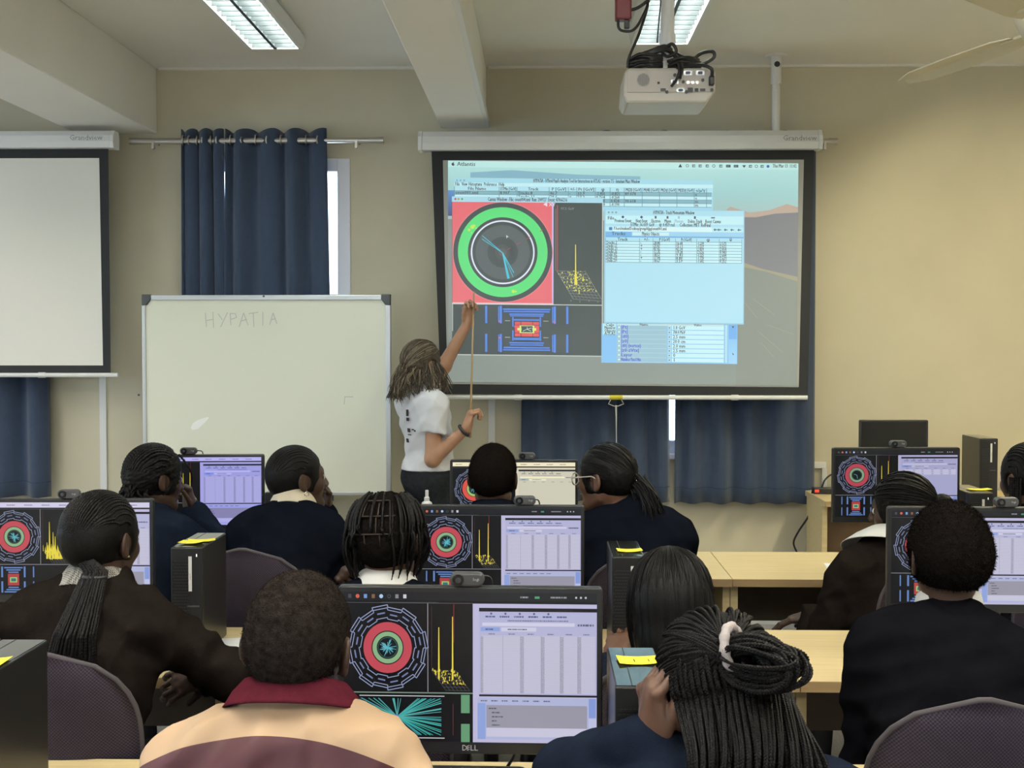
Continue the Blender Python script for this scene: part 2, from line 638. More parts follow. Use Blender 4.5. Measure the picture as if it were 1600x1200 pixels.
# ------------------------------------------------------------------ curtains and rods
def curtain(name, label, xa, xb, ztop, zbot, y, folds, amp, seed, flare=0.0, eyelets=True, group=None):
    rng = random.Random(seed)
    root = empty(name, label, 'curtain', ((xa + xb) / 2, y, zbot), group=group)
    cx = (xa + xb) / 2
    nx, nz = folds * 14, 22
    ph = [rng.uniform(-1.1, 1.1) for _ in range(folds * 2 + 2)]
    am = [rng.uniform(0.35, 1.35) for _ in range(folds * 2 + 2)]
    vs = []
    for k in range(nz + 1):
        t = k / nz
        for i in range(nx + 1):
            u = i / nx
            q = u * folds
            j = int(q)
            a = am[j] * (1 - (q - j)) + am[j + 1] * (q - j)
            yy = amp * a * math.sin(2 * PI * q + ph[j] * (1 - (q - j)) + ph[j + 1] * (q - j))
            yy += amp * 0.22 * math.sin(4 * PI * q + 1.3 + t) * (1 - t)
            xx = (xa - cx) + (xb - xa) * u + flare * (1 - t) * (u - 0.5) * 2 + 0.012 * math.sin(2 * PI * q + 1.2)
            z = (ztop - zbot) * t
            if k == nz:
                z += 0.012 * math.cos(2 * PI * q + 0.6)
            if k == 0:
                z += 0.003 * math.sin(2 * PI * q)
            vs.append((xx, yy, z))
    fs = []
    for k in range(nz):
        for i in range(nx):
            a = k * (nx + 1) + i
            fs.append((a, a + 1, a + nx + 2, a + nx + 1))
    o = part('fabric', MB().add(vs, fs), M_curtain, root, smooth=True)
    s = o.modifiers.new('thickness', 'SOLIDIFY'); s.thickness = 0.0025
    part('hem', MB().add([(p[0], p[1] - 0.003, p[2] + 0.085 + dz) for dz in (0, 0.004) for p in vs[:nx + 1]],
                         [(i, i + 1, i + nx + 2, i + nx + 1) for i in range(nx)]), mat('curtain_stitch', (0.02, 0.035, 0.07, 1), 0.9), root)
    if eyelets:
        for q in range(folds * 2):
            u = (q + 0.5) / (folds * 2)
            x = (xa - cx) + (xb - xa) * u
            c = np.array([x, 0, ztop - zbot - 0.055])
            R = rotz(PI / 2 * 0.9 + 0.2 * (-1) ** q)
            ring = [c + R @ np.array([0.026 * math.cos(a), 0, 0.026 * math.sin(a)]) for a in np.arange(16) * 2 * PI / 16]
            part('grommet', MB().tube(ring, 0.0055, 6, closed=True), M_steel, root, smooth=True)
    return root


def rod(label, xa, xb, z, y, brackets):
    root = empty('curtain_rod', label, 'curtain rod', ((xa + xb) / 2, y, z))
    cx = (xa + xb) / 2
    part('pole', MB().cyl((xa - cx, 0, 0), (xb - cx, 0, 0), 0.0165, 16), M_steel, root, smooth=False)
    for x in (xa, xb):
        s = 1 if x == xb else -1
        part('end_cap', MB().cyl((x - cx - s * 0.004, 0, 0), (x - cx + s * 0.035, 0, 0), 0.0195, 16), M_steel, root)
    for x in brackets:
        part('bracket', MB().cyl((x - cx, 0, 0), (x - cx, DW - y, -0.005), 0.007, 8).box((x - cx - 0.007, -0.018, -0.045), (x - cx + 0.007, 0.006, 0.0)), M_steel, root)


YCU = DW - 0.10
zr = at(400, 220, YCU)[2]
rod('brushed steel curtain rod above the whiteboard', at(212, 220, YCU)[0], at(590, 220, YCU)[0], zr, YCU, [at(557, 220, YCU)[0], at(240, 220, YCU)[0]])
zt = at(400, 204, YCU)[2]
curtain('curtain', 'narrow navy curtain panel at the left end of the rod above the whiteboard', at(279, 0, YCU)[0], at(345, 0, YCU)[0], zt, 0.72, YCU, 3, 0.022, 3, 0.012)
curtain('curtain', 'wide navy eyelet curtain beside the bright window strip above the whiteboard', at(348.8, 0, YCU)[0], at(507, 0, YCU)[0], zt, 0.72, YCU, 4, 0.034, 8, 0.03)
zr2 = at(1290, 221, YCU)[2]
rod('brushed steel curtain rod poking out past the lit projection screen', at(815, 0, YCU)[0], at(1300, 0, YCU)[0], zr2, YCU, [at(1290, 0, YCU)[0]])
curtain('curtain', 'navy curtain hanging below the lit screen, left of the bright gap', at(814, 0, YCU)[0], at(1043, 0, YCU)[0], zr2 + 0.05, at(900, 783, YCU)[2], YCU, 5, 0.036, 12, 0.01)
curtain('curtain', 'navy curtain hanging below the lit screen, right of the bright gap', at(1056, 0, YCU)[0], at(1274, 0, YCU)[0], zr2 + 0.05, at(1150, 786, YCU)[2], YCU, 5, 0.036, 21, 0.008)
curtain('curtain', 'navy curtain under the blank screen at the left edge', -4.6, at(66, 0, YCU)[0], 2.75, at(30, 776, YCU)[2], YCU, 8, 0.04, 33, 0.0, eyelets=False)

# ------------------------------------------------------------------ trunking and sockets on the front wall
part_ = MB().box((-0.02, -0.012, 0), (0.02, 0.0, 1.6))
o = part('cable_trunking', part_, M_white, bevel=0.002, loc=(at(155, 0, DW)[0], DW, 0)); tag(o, 'white vertical cable trunking on the wall under the blank screen', 'trunking')
o = part('cable_trunking', MB().box((-0.02, -0.012, 0), (0.02, 0.0, 2.5)), M_white, bevel=0.002, loc=(at(768, 0, DW)[0], DW, 0)); tag(o, 'white vertical cable trunking on the wall behind the presenter', 'trunking')
tr = empty('cable_trunking', 'white trunking corner on the wall beside the right navy curtain', 'trunking', (at(1283, 0, DW)[0], DW, at(0, 768, DW)[2]))
part('rail', MB().box((-0.09, -0.03, 0.15), (0.045, 0, 0.185)), M_white, tr, bevel=0.002)
part('upright', MB().box((0.02, -0.03, -0.02), (0.05, 0, 0.15)), M_white, tr, bevel=0.002)

# ------------------------------------------------------------------ ceiling lights
M_tube = mat('fluorescent_tube', (0.9, 0.95, 0.93, 1), 0.4, emit=(1.0, 0.955, 0.84, 1), estr=LAMP)
M_louvre = mat('louvre_satin', (0.035, 0.042, 0.043, 1), 0.45)
M_reflect = mat('lamp_reflector', (0.86, 0.88, 0.87, 1), 0.25)


M_tubef = mat('fluorescent_tube_front', (0.9, 0.95, 0.93, 1), 0.4, emit=(0.90, 1.0, 0.96, 1), estr=LAMP_FRONT)
M_tubew = mat('fluorescent_tube_warm', (0.9, 0.95, 0.93, 1), 0.4, emit=(1.0, 0.90, 0.60, 1), estr=LAMP * 1.5)


def lamp(label, x0, x1, y0, y1, tube=None, group='louvred fluorescent ceiling lights', slats=True, along='y'):
    w, l = x1 - x0, y1 - y0
    root = empty('ceiling_light', label, 'ceiling light', ((x0 + x1) / 2, (y0 + y1) / 2, HC), group=group)
    h = 0.085
    prof = [(-w / 2 - 0.02, 0), (-w / 2 - 0.035, -0.03), (-w / 2 - 0.02, -h), (-w / 2, -h), (-w / 2 + 0.004, -0.012), (w / 2 - 0.004, -0.012),
            (w / 2, -h), (w / 2 + 0.02, -h), (w / 2 + 0.035, -0.03), (w / 2 + 0.02, 0)]
    part('housing', MB().prism(prof, -l / 2, l / 2), M_whitemetal, root)
    for s in (-1, 1):
        part('end_cap', MB().prism([(p[0], p[1]) for p in (prof[0], prof[1], prof[2], prof[7], prof[8], prof[9])], s * l / 2 - 0.006, s * l / 2 + 0.006), M_whitemetal, root)
    for s in (-1, 1):
        part('tube', MB().cyl((s * w / 4, -l / 2 + 0.03, -0.04), (s * w / 4, l / 2 - 0.03, -0.04), 0.014, 8), tube or M_tube, root, smooth=True)
    part('divider', MB().box((-0.008, -l / 2, -h), (0.008, l / 2, -0.03)), M_louvre, root)
    if slats:
        n = int(l / 0.085)
        me = MB().prism([(-w / 4 + 0.008, -h), (w / 4 - 0.01, -h), (w / 4 - 0.01, -h + 0.03), (-w / 4 + 0.008, -h + 0.03)], -0.003, 0.003).mesh('louvre_slat')
        me.materials.append(M_louvre)
        for s in (-1, 1):
            for k in range(n):
                link('louvre_slat', me, M_louvre, root, loc=(s * w / 4, -l / 2 + (k + 0.5) * l / n, 0))
    return root


lamp('lit twin-row fluorescent ceiling light above the curtain and whiteboard', -1.475, -1.235, 5.05, 6.56, M_tubef)
lamp('lit twin-row fluorescent ceiling light right above the projector', 0.475, 0.735, 5.0, 6.5, M_tubef)
for (x, y) in ((-1.35, 2.0), (0.6, 2.0), (2.5, 2.0), (-1.35, -0.9), (0.6, -0.9), (-4.2, 2.0), (-4.2, 4.6)):  # added fixtures out of view, put in to light the room
    lamp('added unseen fluorescent ceiling light towards the back of the room, %s' % {(-1.35, 2.0): 'over the left desks', (0.6, 2.0): 'over the nearest monitor', (2.5, 2.0): 'near the right wall', (-1.35, -0.9): 'left of the rear aisle', (0.6, -0.9): 'right of the rear aisle', (-4.2, 2.0): 'beyond the left beam', (-4.2, 4.6): 'before the blank screen'}[(x, y)], x - 0.13, x + 0.13, y - 0.75, y + 0.75, slats=False, group='added ceiling lights towards the back of the room')
lamp('lit fluorescent ceiling light near the right front wall beyond the fan', 2.45, 2.71, 4.6, 6.1, M_tubew, slats=False)
# two unlit fixtures in the bay beyond the left beam
M_dim = mat('unlit_diffuser', (0.74, 0.72, 0.62, 1), 0.35)
for (px, py, lab, Z) in ((70, 133, 'long cream ceiling fixture beyond the left beam, nearer to it', 3.10), (20, 192, 'cream ceiling fixture at the left edge just above the blank screen', 3.10)):
    p = atz(px, py, Z)
    root = empty('ceiling_fixture', lab, 'ceiling light', (p[0], p[1], HC))
    part('housing', MB().box((-1.5, -0.13, -0.11), (-0.02, 0.13, 0)).box((-0.02, -0.11, -0.10), (0, 0.11, 0)), M_dim, root, bevel=0.02)
    part('diffuser', MB().box((-1.46, -0.10, -0.118), (-0.07, 0.10, -0.108)), M_dim, root, bevel=0.004)

# white trunking along the lower right edge of the middle beam
o = part('beam_trunking', MB().box((-0.012, -3.2, -0.02), (0.012, 3.2, 0.03)), M_white, bevel=0.003, loc=(-0.306, 4.15, 2.875))
tag(o, 'white cable trunking running along the edge of the middle ceiling beam', 'trunking')

# ------------------------------------------------------------------ ceiling fan
ZF = 2.48
hub = atz(1655, 40, ZF)
fan = empty('ceiling_fan', 'cream three-bladed ceiling fan at the upper right corner', 'ceiling fan', (hub[0], hub[1], ZF))
M_fan = mat('cream_enamel', (0.60, 0.56, 0.40, 1), 0.4)
part('motor', MB().lathe([(0.03, 0.16), (0.07, 0.13), (0.11, 0.07), (0.115, 0.02), (0.09, -0.03), (0.04, -0.045), (0.01, -0.05)], n=24), M_fan, fan, smooth=True)
part('down_rod', MB().cyl((0, 0, 0.15), (0, 0, HC - ZF - 0.02), 0.013, 10), M_fan, fan)
part('canopy', MB().lathe([(0.02, HC - ZF - 0.1), (0.06, HC - ZF - 0.03), (0.065, HC - ZF)], n=18), M_fan, fan, smooth=True)
for k, ang in enumerate((106, 227, 347)):
    a = math.radians(ang)
    R = rotz(a) @ rotx(math.radians(9))
    b = MB()
    L = [(0.17, 0.030), (0.24, 0.046), (0.45, 0.050), (0.66, 0.046), (0.76, 0.020)]
    top, n = [], len(L)
    vs, fs = [], []
    for (x, hw) in L:
        vs += [(x, -hw, -0.004), (x, -hw * 0.15, 0.004), (x, hw * 0.15, 0.004), (x, hw, -0.004), (x, hw, 0.0), (x, hw * 0.15, 0.009), (x, -hw * 0.15, 0.009), (x, -hw, 0.0)]
    for i in range(n - 1):
        for j in range(8):
            q = (j + 1) % 8
            fs.append((i * 8 + j, (i + 1) * 8 + j, (i + 1) * 8 + q, i * 8 + q))
    fs += [tuple(range(8)), tuple(range((n - 1) * 8 + 7, (n - 1) * 8 - 1, -1))]
    b.add([R @ np.array(v) for v in vs], fs)
    bl = part('blade', b, M_fan, fan)
    part('blade_iron', MB().cbox(rotz(a) @ np.array([0.15, 0, 0.0]), (0.16, 0.035, 0.008), R=R), M_fan, bl)


# ------------------------------------------------------------------ projection screens
def roller_screen(label, case_l, case_r, zc0, zc1, Y, tl, tr, bl, br, inner, yr, rodx, supports, lettering, fabric=None):
    """case between x case_l..case_r; fabric corners as (x, z)"""
    root = empty('projection_screen', label, 'projection screen', ((case_l + case_r) / 2, Y, zc0))
    cx, cz = (case_l + case_r) / 2, zc0
    h = zc1 - zc0
    prof = [(0.045, 0.0), (0.045, h * 0.75), (0.03, h), (-0.03, h), (-0.055, h * 0.7), (-0.06, h * 0.35), (-0.05, 0.0)]
    n = len(prof)
    vs = [(case_l - cx, y, z) for y, z in prof] + [(case_r - cx, y, z) for y, z in prof]
    fs = [tuple(range(n)), tuple(range(2 * n - 1, n - 1, -1))] + [(i, i + n, (i + 1) % n + n, (i + 1) % n) for i in range(n)]
    part('case', MB().add(vs, fs), M_whitemetal, root, bevel=0.004)
    for s, x in ((-1, case_l), (1, case_r)):
        part('end_cap', MB().add([(x - cx + s * dx, y * 1.06, z * 1.04 - 0.002) for dx in (0, 0.022) for y, z in prof],
                                 fs), M_whitemetal, root, bevel=0.003)
    fb = lambda p: (p[0] - cx, p[1] - cz)
    TL, TR, BL, BR = fb(tl), fb(tr), fb(bl), fb(br)
    ITL, ITR, IBL, IBR = [fb(p) for p in inner]
    y = 0.0
    bd = MB()
    bd.add([(p[0], y + d, p[1]) for d in (0, 0.002) for p in (TL, TR, BR, BL)], [(0, 3, 2, 1), (4, 5, 6, 7), (0, 1, 5, 4), (1, 2, 6, 5), (2, 3, 7, 6), (3, 0, 4, 7)])
    part('border', bd, M_frameblk, root)
    part('screen_fabric', MB().add([(p[0], y - 0.0012 + d, p[1]) for d in (0, 0.001) for p in (ITL, ITR, IBR, IBL)],
                                   [(0, 3, 2, 1), (4, 5, 6, 7), (0, 1, 5, 4), (1, 2, 6, 5), (2, 3, 7, 6), (3, 0, 4, 7)]), fabric or M_screenwhite, root)
    zb = yr - cz
    part('bottom_bar', MB().cyl((rodx[0] - cx, -0.002, zb), (rodx[1] - cx, -0.002, zb), 0.0125, 14), M_whitemetal, root, smooth=False)
    for u in (0.2, 0.8):
        x = rodx[0] + (rodx[1] - rodx[0]) * u - cx
        part('bar_clip', MB().cyl((x - 0.02, -0.002, zb), (x + 0.02, -0.002, zb), 0.0155, 12), M_white, root)
    for (x, ztop) in supports:
        sp = part('support_pole', MB().cyl((x - cx, 0.01, h - 0.01), (x - cx, 0.01, ztop - cz - 0.09), 0.022, 14), M_whitemetal, root, smooth=False)
        part('sleeve', MB().cyl((x - cx, 0.01, ztop - cz - 0.16), (x - cx, 0.01, ztop - cz - 0.01), 0.029, 14), M_whitemetal, sp)
        part('pole_hole', MB().cyl((x - cx, -0.021, ztop - cz - 0.055), (x - cx, -0.017, ztop - cz - 0.055), 0.016, 12), M_black, sp)
        part('ceiling_plate', MB().cyl((x - cx, 0.01, ztop - cz - 0.01), (x - cx, 0.01, ztop - cz), 0.06, 18), M_whitemetal, sp)
    v, f, w = text_mesh('Grandview')
    k = 0.042
    x0 = lettering - cx
    part('maker_lettering', MB().add([(x0 + p[0] * k, -0.0612, h * 0.42 + p[1] * k) for p in v], f), mat('grey_print', (0.30, 0.30, 0.30, 1), 0.6), root)
    return root, cx, cz


YS = 7.12
q = lambda px, py: (at(px, py, YS)[0], at(px, py, YS)[2])
zc0, zc1 = at(970, 235.5, YS)[2], at(970, 206, YS)[2]
main, mcx, mcz = roller_screen('large pull-down projection screen showing a lit particle event display', q(660, 0)[0], q(1278, 0)[0], zc0, zc1, YS,
                     q(674, 232), q(1272, 232), q(689, 616), q(1262, 618), [q(692, 250.5), q(1256, 249.5), q(699, 600), q(1248, 605)],
                     at(980, 621, YS)[2], (q(697, 0)[0], q(1266, 0)[0]), [(q(1214, 0)[0], HC)], q(1221, 0)[0], M_screendark)
blank, _, _ = roller_screen('blank white pull-down projection screen cut by the left edge', -4.55, q(174, 0)[0], at(87, 233, YS)[2], at(87, 206, YS)[2], YS,
                      (-4.5, q(0, 232)[1]), q(169, 232), (-4.5, q(0, 583)[1]), q(173, 583), [(-4.42, q(0, 247)[1]), q(155, 247), (-4.42, q(0, 571)[1]), q(161, 571)],
                      at(90, 586, YS)[2], (-4.52, q(179, 0)[0]), [(-4.2, HC)], q(112, 0)[0])
# handle, yellow tape and pull cord of the main screen
xh = q(964, 0)[0] - mcx
zh = at(964, 621, YS)[2] - mcz
part('yellow_tape', MB().cyl((xh - 0.036, -0.002, zh), (xh + 0.036, -0.002, zh), 0.0133, 14), mat('yellow_tape', (0.62, 0.52, 0.03, 1), 0.5), main)
M_wire = mat('wire_grey', (0.6, 0.6, 0.6, 1), 0.3, metal=0.8)
hp = [(xh - 0.03, -0.016, zh - 0.013), (xh - 0.042, -0.016, zh - 0.035), (xh - 0.01, -0.016, zh - 0.048), (xh, -0.016, zh - 0.044), (xh + 0.01, -0.016, zh - 0.048), (xh + 0.042, -0.016, zh - 0.035), (xh + 0.03, -0.016, zh - 0.013)]
part('pull_handle', MB().tube(hp, 0.003, 6), M_wire, main)
part('pull_cord', MB().tube([(xh, -0.016, zh - 0.046), (xh + 0.001, -0.016, zh - 0.10), (xh + 0.003, -0.016, zh - 0.3), (xh + 0.002, -0.016, zh - 0.62)], [0.006, 0.0045, 0.0018, 0.0018], 6), M_wire, main)
# ------------------------------------------------------------------ the projected picture
AMB = 0.125          # room light the darkened fabric already returns (linear)
YP = YS - 0.004


class ProjCanvas(Canvas):
    def text(self, x, y, s, size, c, align='l', wmax=None):
        c = tuple(a * 0.55 for a in c) if sum(c) < 420 and c[2] < 180 else c
        for dx in (0.0, 0.35):
            Canvas.text(self, x + dx, y, s, size * 1.12, c, align, wmax)

    def line(self, x0, y0, x1, y1, wd, c):
        Canvas.line(self, x0, y0, x1, y1, wd * 1.5 if wd < 0.9 else wd, c)

    def col(self, c, n):
        k = tuple(max(0.0, s2l(min(255, a)) - AMB) for a in c) + (1.0,)
        return [k] * n

    def _put(self, pts, faces, cols):
        Canvas._put(self, [(x, y + (x - 970) * 0.011) for x, y in pts], faces, cols)


pc0, pc1 = at(700, 254, YP), at(1245, 600, YP)
pw, ph_ = pc1[0] - pc0[0], pc0[2] - pc1[2]
P = ProjCanvas(700, 254, 1245, 600, pw, ph_, 0.000006)
rp = random.Random(5)
# desktop picture: pale sky, cloud bank, dark ridge and grassy hill
P.rect(700, 254, 1245, 300, (192, 232, 228), (172, 214, 212))
P.same().rect(700, 300, 1245, 345, (172, 214, 212), (176, 196, 192))
P.same().rect(700, 345, 1245, 600, (148, 152, 148), (150, 157, 149))
P.rect(700, 300, 712, 340, (120, 160, 210), (70, 90, 140))
P.poly([(1113, 345), (1140, 322), (1170, 331), (1200, 327), (1228, 317), (1245, 322), (1245, 430), (1113, 430)], (196, 176, 160))
P.poly([(1113, 350), (1140, 338), (1180, 338), (1210, 332), (1245, 330), (1245, 432), (1113, 425)], (140, 139, 141))
P.poly([(1150, 405), (1190, 418), (1245, 430), (1245, 440), (1200, 434), (1150, 420)], (172, 165, 140))
P.poly([(1150, 413), (1195, 422), (1245, 437), (1245, 600), (1150, 600)], (147, 152, 142))
for k in range(5):
    x, y = rp.uniform(1155, 1200), rp.uniform(440, 540)
    P.line(x, y, x + rp.uniform(20, 45), y + rp.uniform(12, 35), 1.2, (160, 160, 145))
P.poly([(735, 272), (800, 268), (900, 274), (1000, 276), (1000, 282), (735, 280)], (150, 190, 205))
# menu bar
INK = (62, 82, 90)
P.rect(700, 254, 1245, 264, (200, 238, 234))
P.disc(708, 259.4, 2.5, (30, 45, 45), 12); P.disc(710.2, 258.6, 1.1, (200, 238, 234), 8); P.poly([(707.8, 256.6), (709.6, 255.2), (709.2, 256.6)], (30, 45, 45))
P.text(714, 259.5, 'Atlantis', 6.2, INK)
for k, x in enumerate((1062, 1073, 1083, 1093, 1104, 1114, 1125, 1137, 1149, 1161, 1171, 1180, 1189, 1198)):
    if k == 0: P.poly([(x - 3, 261.5), (x + 3, 261.5), (x, 256)], INK)
    elif k in (1, 5, 11): P.ring(x, 259, 1.6, 2.4, INK, 12)
    elif k in (9,): P.poly([(x - 3, 257.5), (x + 3, 257.5), (x, 261.5)], INK)
    elif k in (7, 8): P.rect(x - 4, 257, x + 3, 261, INK); P.rect(x - 3, 258, x + 1, 260, (120, 150, 155))
    elif k == 13: P.disc(x, 259, 2.3, (60, 120, 190), 12)
    else: P.rect(x - 2.4, 257, x + 2.2, 261.2, INK); P.rect(x - 1.2, 258.2, x + 1.8, 260.4, (175, 210, 210))
P.text(1205, 258.6, 'Thu Mar 13  11:02', 5.2, INK, wmax=37)
# invariant mass window
PALE = (178, 224, 236)
P.rect(710, 281, 1113, 330, PALE, (170, 220, 238))
P.rect(1110, 330, 1113, 331, PALE)
for k in range(3): P.disc(714 + 5.6 * k, 284.5, 1.6, (150, 185, 195), 10)
P.text(916, 284.5, "HYPATIA - HYbrid Pupil's Analysis Tool for Interactions in ATLAS - version 7.5 - Invariant Mass Window", 5.4, (110, 145, 160), 'c', 166)
P.rect(710, 288, 1113, 293.5, (205, 243, 248))
for x, s, w in ((711, 'File', 7), (721, 'View', 9), (732, 'Histograms', 21), (756, 'Preferences', 20), (779, 'Help', 9)):
    P.text(x, 290.6, s, 5.4, INK, wmax=w)
cols = [710, 780, 808, 858, 888, 901, 930, 953, 975, 1003, 1030, 1057, 1084, 1103, 1113]
hd = ['File Name', 'ETMis [GeV]', 'Track', 'P [GeV]', '+/-', 'Pt [GeV]', '\u03c6', '\u03b7', 'M(2l) [GeV]', 'M(4l) [GeV]', 'M(2\u03b3) [GeV]', 'M(2l2\u03b3) [GeV]', 'e/\u03bc/\u03b3', '']
rows = [['event001.xml', '8.907', 'Tracks.8', '46.7', '-', '33.9', '-2.456', '-0.821', '89.074', '', '', '', 'e', ''],
        ['', '', 'Tracks 11', '29.6', '+', '27.2', '0.764', '-0.264', '', '', '', '', 'e', ''],
        ['', '', 'Tracks 3', '60.1', '-', '41.0', '1.020', '0.428', '90.618', '', '', '', 'm', ''],
        ['', '', 'Tracks 6', '55.2', '+', '38.8', '-1.920', '-0.190', '', '', '', '', 'm', '']]
P.rect(710, 294, 1113, 300.5, (190, 232, 242))
for r in range(4):
    P.rect(710, 301 + 5.6 * r, 1111, 306.3 + 5.6 * r, (150, 190, 200) if r % 2 == 0 else (206, 242, 248))
for c in range(14):
    P.line(cols[c], 294, cols[c], 323.5, 0.6, (120, 155, 168))
    P.text((cols[c] + cols[c + 1]) / 2, 297.4, hd[c], 4.6, INK, 'c', (cols[c + 1] - cols[c]) * 0.86)
    for r in range(4):
        P.text(cols[c] + 1, 303.8 + 5.6 * r, rows[r][c], 4.4, INK, wmax=max(3.0, (cols[c + 1] - cols[c]) * 0.6))
for r in range(5): P.line(710, 300.8 + 5.6 * r, 1111, 300.8 + 5.6 * r, 0.5, (120, 155, 168))
# event display window
P.rect(706, 309.5, 942, 318, (180, 222, 236))
P.disc(711.5, 313.6, 1.7, (200, 110, 110), 10); P.disc(716.5, 313.6, 1.7, (200, 165, 90), 10); P.disc(722, 313.6, 1.7, (70, 185, 110), 10)
P.text(824, 314, 'Canvas Window - File: event004.xml  Run: 200927  Event: 47066216', 5.8, (75, 105, 120), 'c', 124)
GR = (99, 102, 100)
P.rect(706, 318, 942, 557, GR)
P.rect(706.5, 318, 865, 477, (236, 124, 130))
P.rect(862.5, 318, 865, 477, (208, 190, 235)); P.rect(706.5, 475, 865, 477.5, (240, 195, 205))
cx, cy = 785.5, 396
P.disc(cx, cy, 78.5, (236, 150, 155), 64); P.disc(cx, cy, 77.5, GR, 64)
P.disc(cx, cy, 71, (60, 90, 70), 64); P.disc(cx, cy, 70.2, (116, 228, 138), 64); P.disc(cx, cy, 54.5, (55, 80, 65), 64); P.disc(cx, cy, 53.6, GR, 64)
P.ring(cx, cy, 52.0, 52.8, (60, 66, 62), 64); P.ring(cx, cy, 47.6, 50.0, (232, 236, 250), 64)
P.disc(cx, cy, 42.5, (113, 117, 116), 48); P.disc(cx, cy, 24, GR, 40); P.disc(cx, cy, 12, (108, 108, 106), 32); P.disc(cx, cy, 6.5, (118, 116, 114), 24)
CY = (98, 202, 222)
for (x, y, w) in ((753, 370, 1.0), (753, 375.5, 1.0), (795.5, 437, 2.2), (793.5, 437.5, 1.6), (802, 435, 0.9), (803, 428, 0.8)):
    P.line(cx, cy + 1, x, y, w, CY)
for (a, b) in ((8, 14), (24, 31), (42, 49), (66, 72)):
    P.line(cx + a * 0.88, cy - a * 0.5, cx + b * 0.88, cy - b * 0.5, 1.0, (190, 92, 84))
for (x, y, r) in ((738, 357, 3.2), (741, 355, 2.0), (733, 361.5, 2.2), (744, 359, 1.2), (737, 366, 1.0), (802, 457, 2.6), (806, 457, 1.6)):
    P.disc(x, y, r, (205, 238, 70), 10)
P.poly([(791, 369), (795, 372), (792.5, 372.5), (791.5, 375)], (225, 230, 230))
P.text(858, 321.5, '\u25c0 XY', 5, (235, 225, 235), 'c')
# lego plot
for a in range(9):
    t = a / 8
    P.line(870 + 44 * t, 424, 870 + 44 * t + 26 , 424 + 44, 0.45, (165, 168, 165)) if a in (0, 8) else P.line(870 + 44 * t, 424, 870 + 44 * t + 26, 468, 0.3, (150, 153, 150))
for b in range(11):
    t = b / 10
    P.line(870 + 26 * t, 424 + 44 * t, 914 + 26 * t, 425 + 46 * t, 0.35, (158, 160, 158))
for k in range(110):
    u, v = rp.random(), rp.random() ** 0.8 * 0.72
    x, y = 870 + 44 * u + 26 * v, 424 + 44 * v
    s = rp.uniform(0.5, 1.3)
    P.poly([(x - s, y), (x, y + s), (x + s, y - s * 0.3), (x + s * 0.2, y - s * 1.2)], (226, 224, 90) if k % 4 else (232, 232, 170))
P.poly([(897.3, 446), (898.6, 424), (898.8, 383), (900, 383), (900.4, 424), (902.6, 446)], (238, 226, 84))
P.poly([(909.5, 440), (911.3, 430), (912.6, 440)], (226, 224, 90)); P.poly([(904, 460), (905, 452), (906, 460)], (226, 224, 90))
P.line(871, 322, 871, 424, 1.6, (190, 100, 96)); P.line(868.4, 328, 868.4, 424, 0.6, (150, 150, 146))
P.text(876, 327.5, '97.2 GeV', 3.6, (165, 168, 165))
for k in range(4): P.text(891 + 14 * k, 471 + (k % 2), str(k * 2), 3.0, (150, 153, 150))
# side view of the detector
LN = (214, 222, 212)
P.line(706, 477.3, 941, 477.3, 1.2, LN); P.line(706, 557, 941, 557, 1.2, LN); P.line(706.8, 478, 706.8, 520, 0.9, LN); P.line(941.3, 318, 941.3, 557, 0.8, LN)
BL, BD = (108, 154, 226), (58, 96, 170)


def bar(x0, y0, x1, y1):
    P.rect(x0 - 0.5, y0 - 0.5, x1 + 0.5, y1 + 0.5, BD); P.rect(x0, y0, x1, y1, BL)


for (y0, y1) in ((480, 507), (524, 552)):
    for x in (758, 885):
        bar(x, y0, x + 3.2, y1)
    for x in (778.5, 863):
        bar(x, y0 + 1, x + 1.4, y1 - 1); bar(x + 2.4, y0, x + 5.6, y1)
for (x0, x1, y0, y1) in ((786, 860, 484, 486), (787, 859, 487.5, 489.5), (796, 850, 491.5, 493.5), (797, 849, 494.5, 496), (803, 843, 500.5, 502.5),
                          (803, 843, 529.5, 533), (796, 850, 536.5, 538.5), (797, 849, 540, 541.6), (787, 859, 544, 546), (786, 860, 547.5, 549.5),
                          (800.5, 802.5, 497, 512), (843.5, 845.5, 497, 512), (800.5, 802.5, 518, 534), (843.5, 845.5, 518, 534)):
    bar(x0, y0, x1, y1)
P.rect(804, 504, 843, 528, (88, 60, 66)); P.rect(804.6, 504.6, 842.4, 527.4, (235, 108, 112))
for x in (814, 832.5): P.line(x, 504.6, x, 527.4, 0.7, (88, 60, 66))
for y in (509.6, 522): P.line(804.6, y, 842.4, y, 0.6, (88, 60, 66))
P.rect(812, 510.2, 835, 522, (214, 240, 138)); P.rect(814.5, 511.2, 832.5, 520.8, (70, 86, 60)); P.rect(808.5, 514, 838, 518, (214, 240, 138)); P.rect(815, 512, 832, 520, (76, 90, 74))
for (x, y) in ((817, 519), (830, 519), (824, 512.5), (831, 514)): P.line(823.5, 516, x, y, 0.6, (200, 226, 226))
for (x, y) in ((781, 504), (781, 530), (866, 504), (805, 512)): P.disc(x, y, 1.6, (225, 120, 140), 8)
for y in (503, 529):
    for x in (789, 849): P.line(x, y, x + 8, y, 0.5, LN)
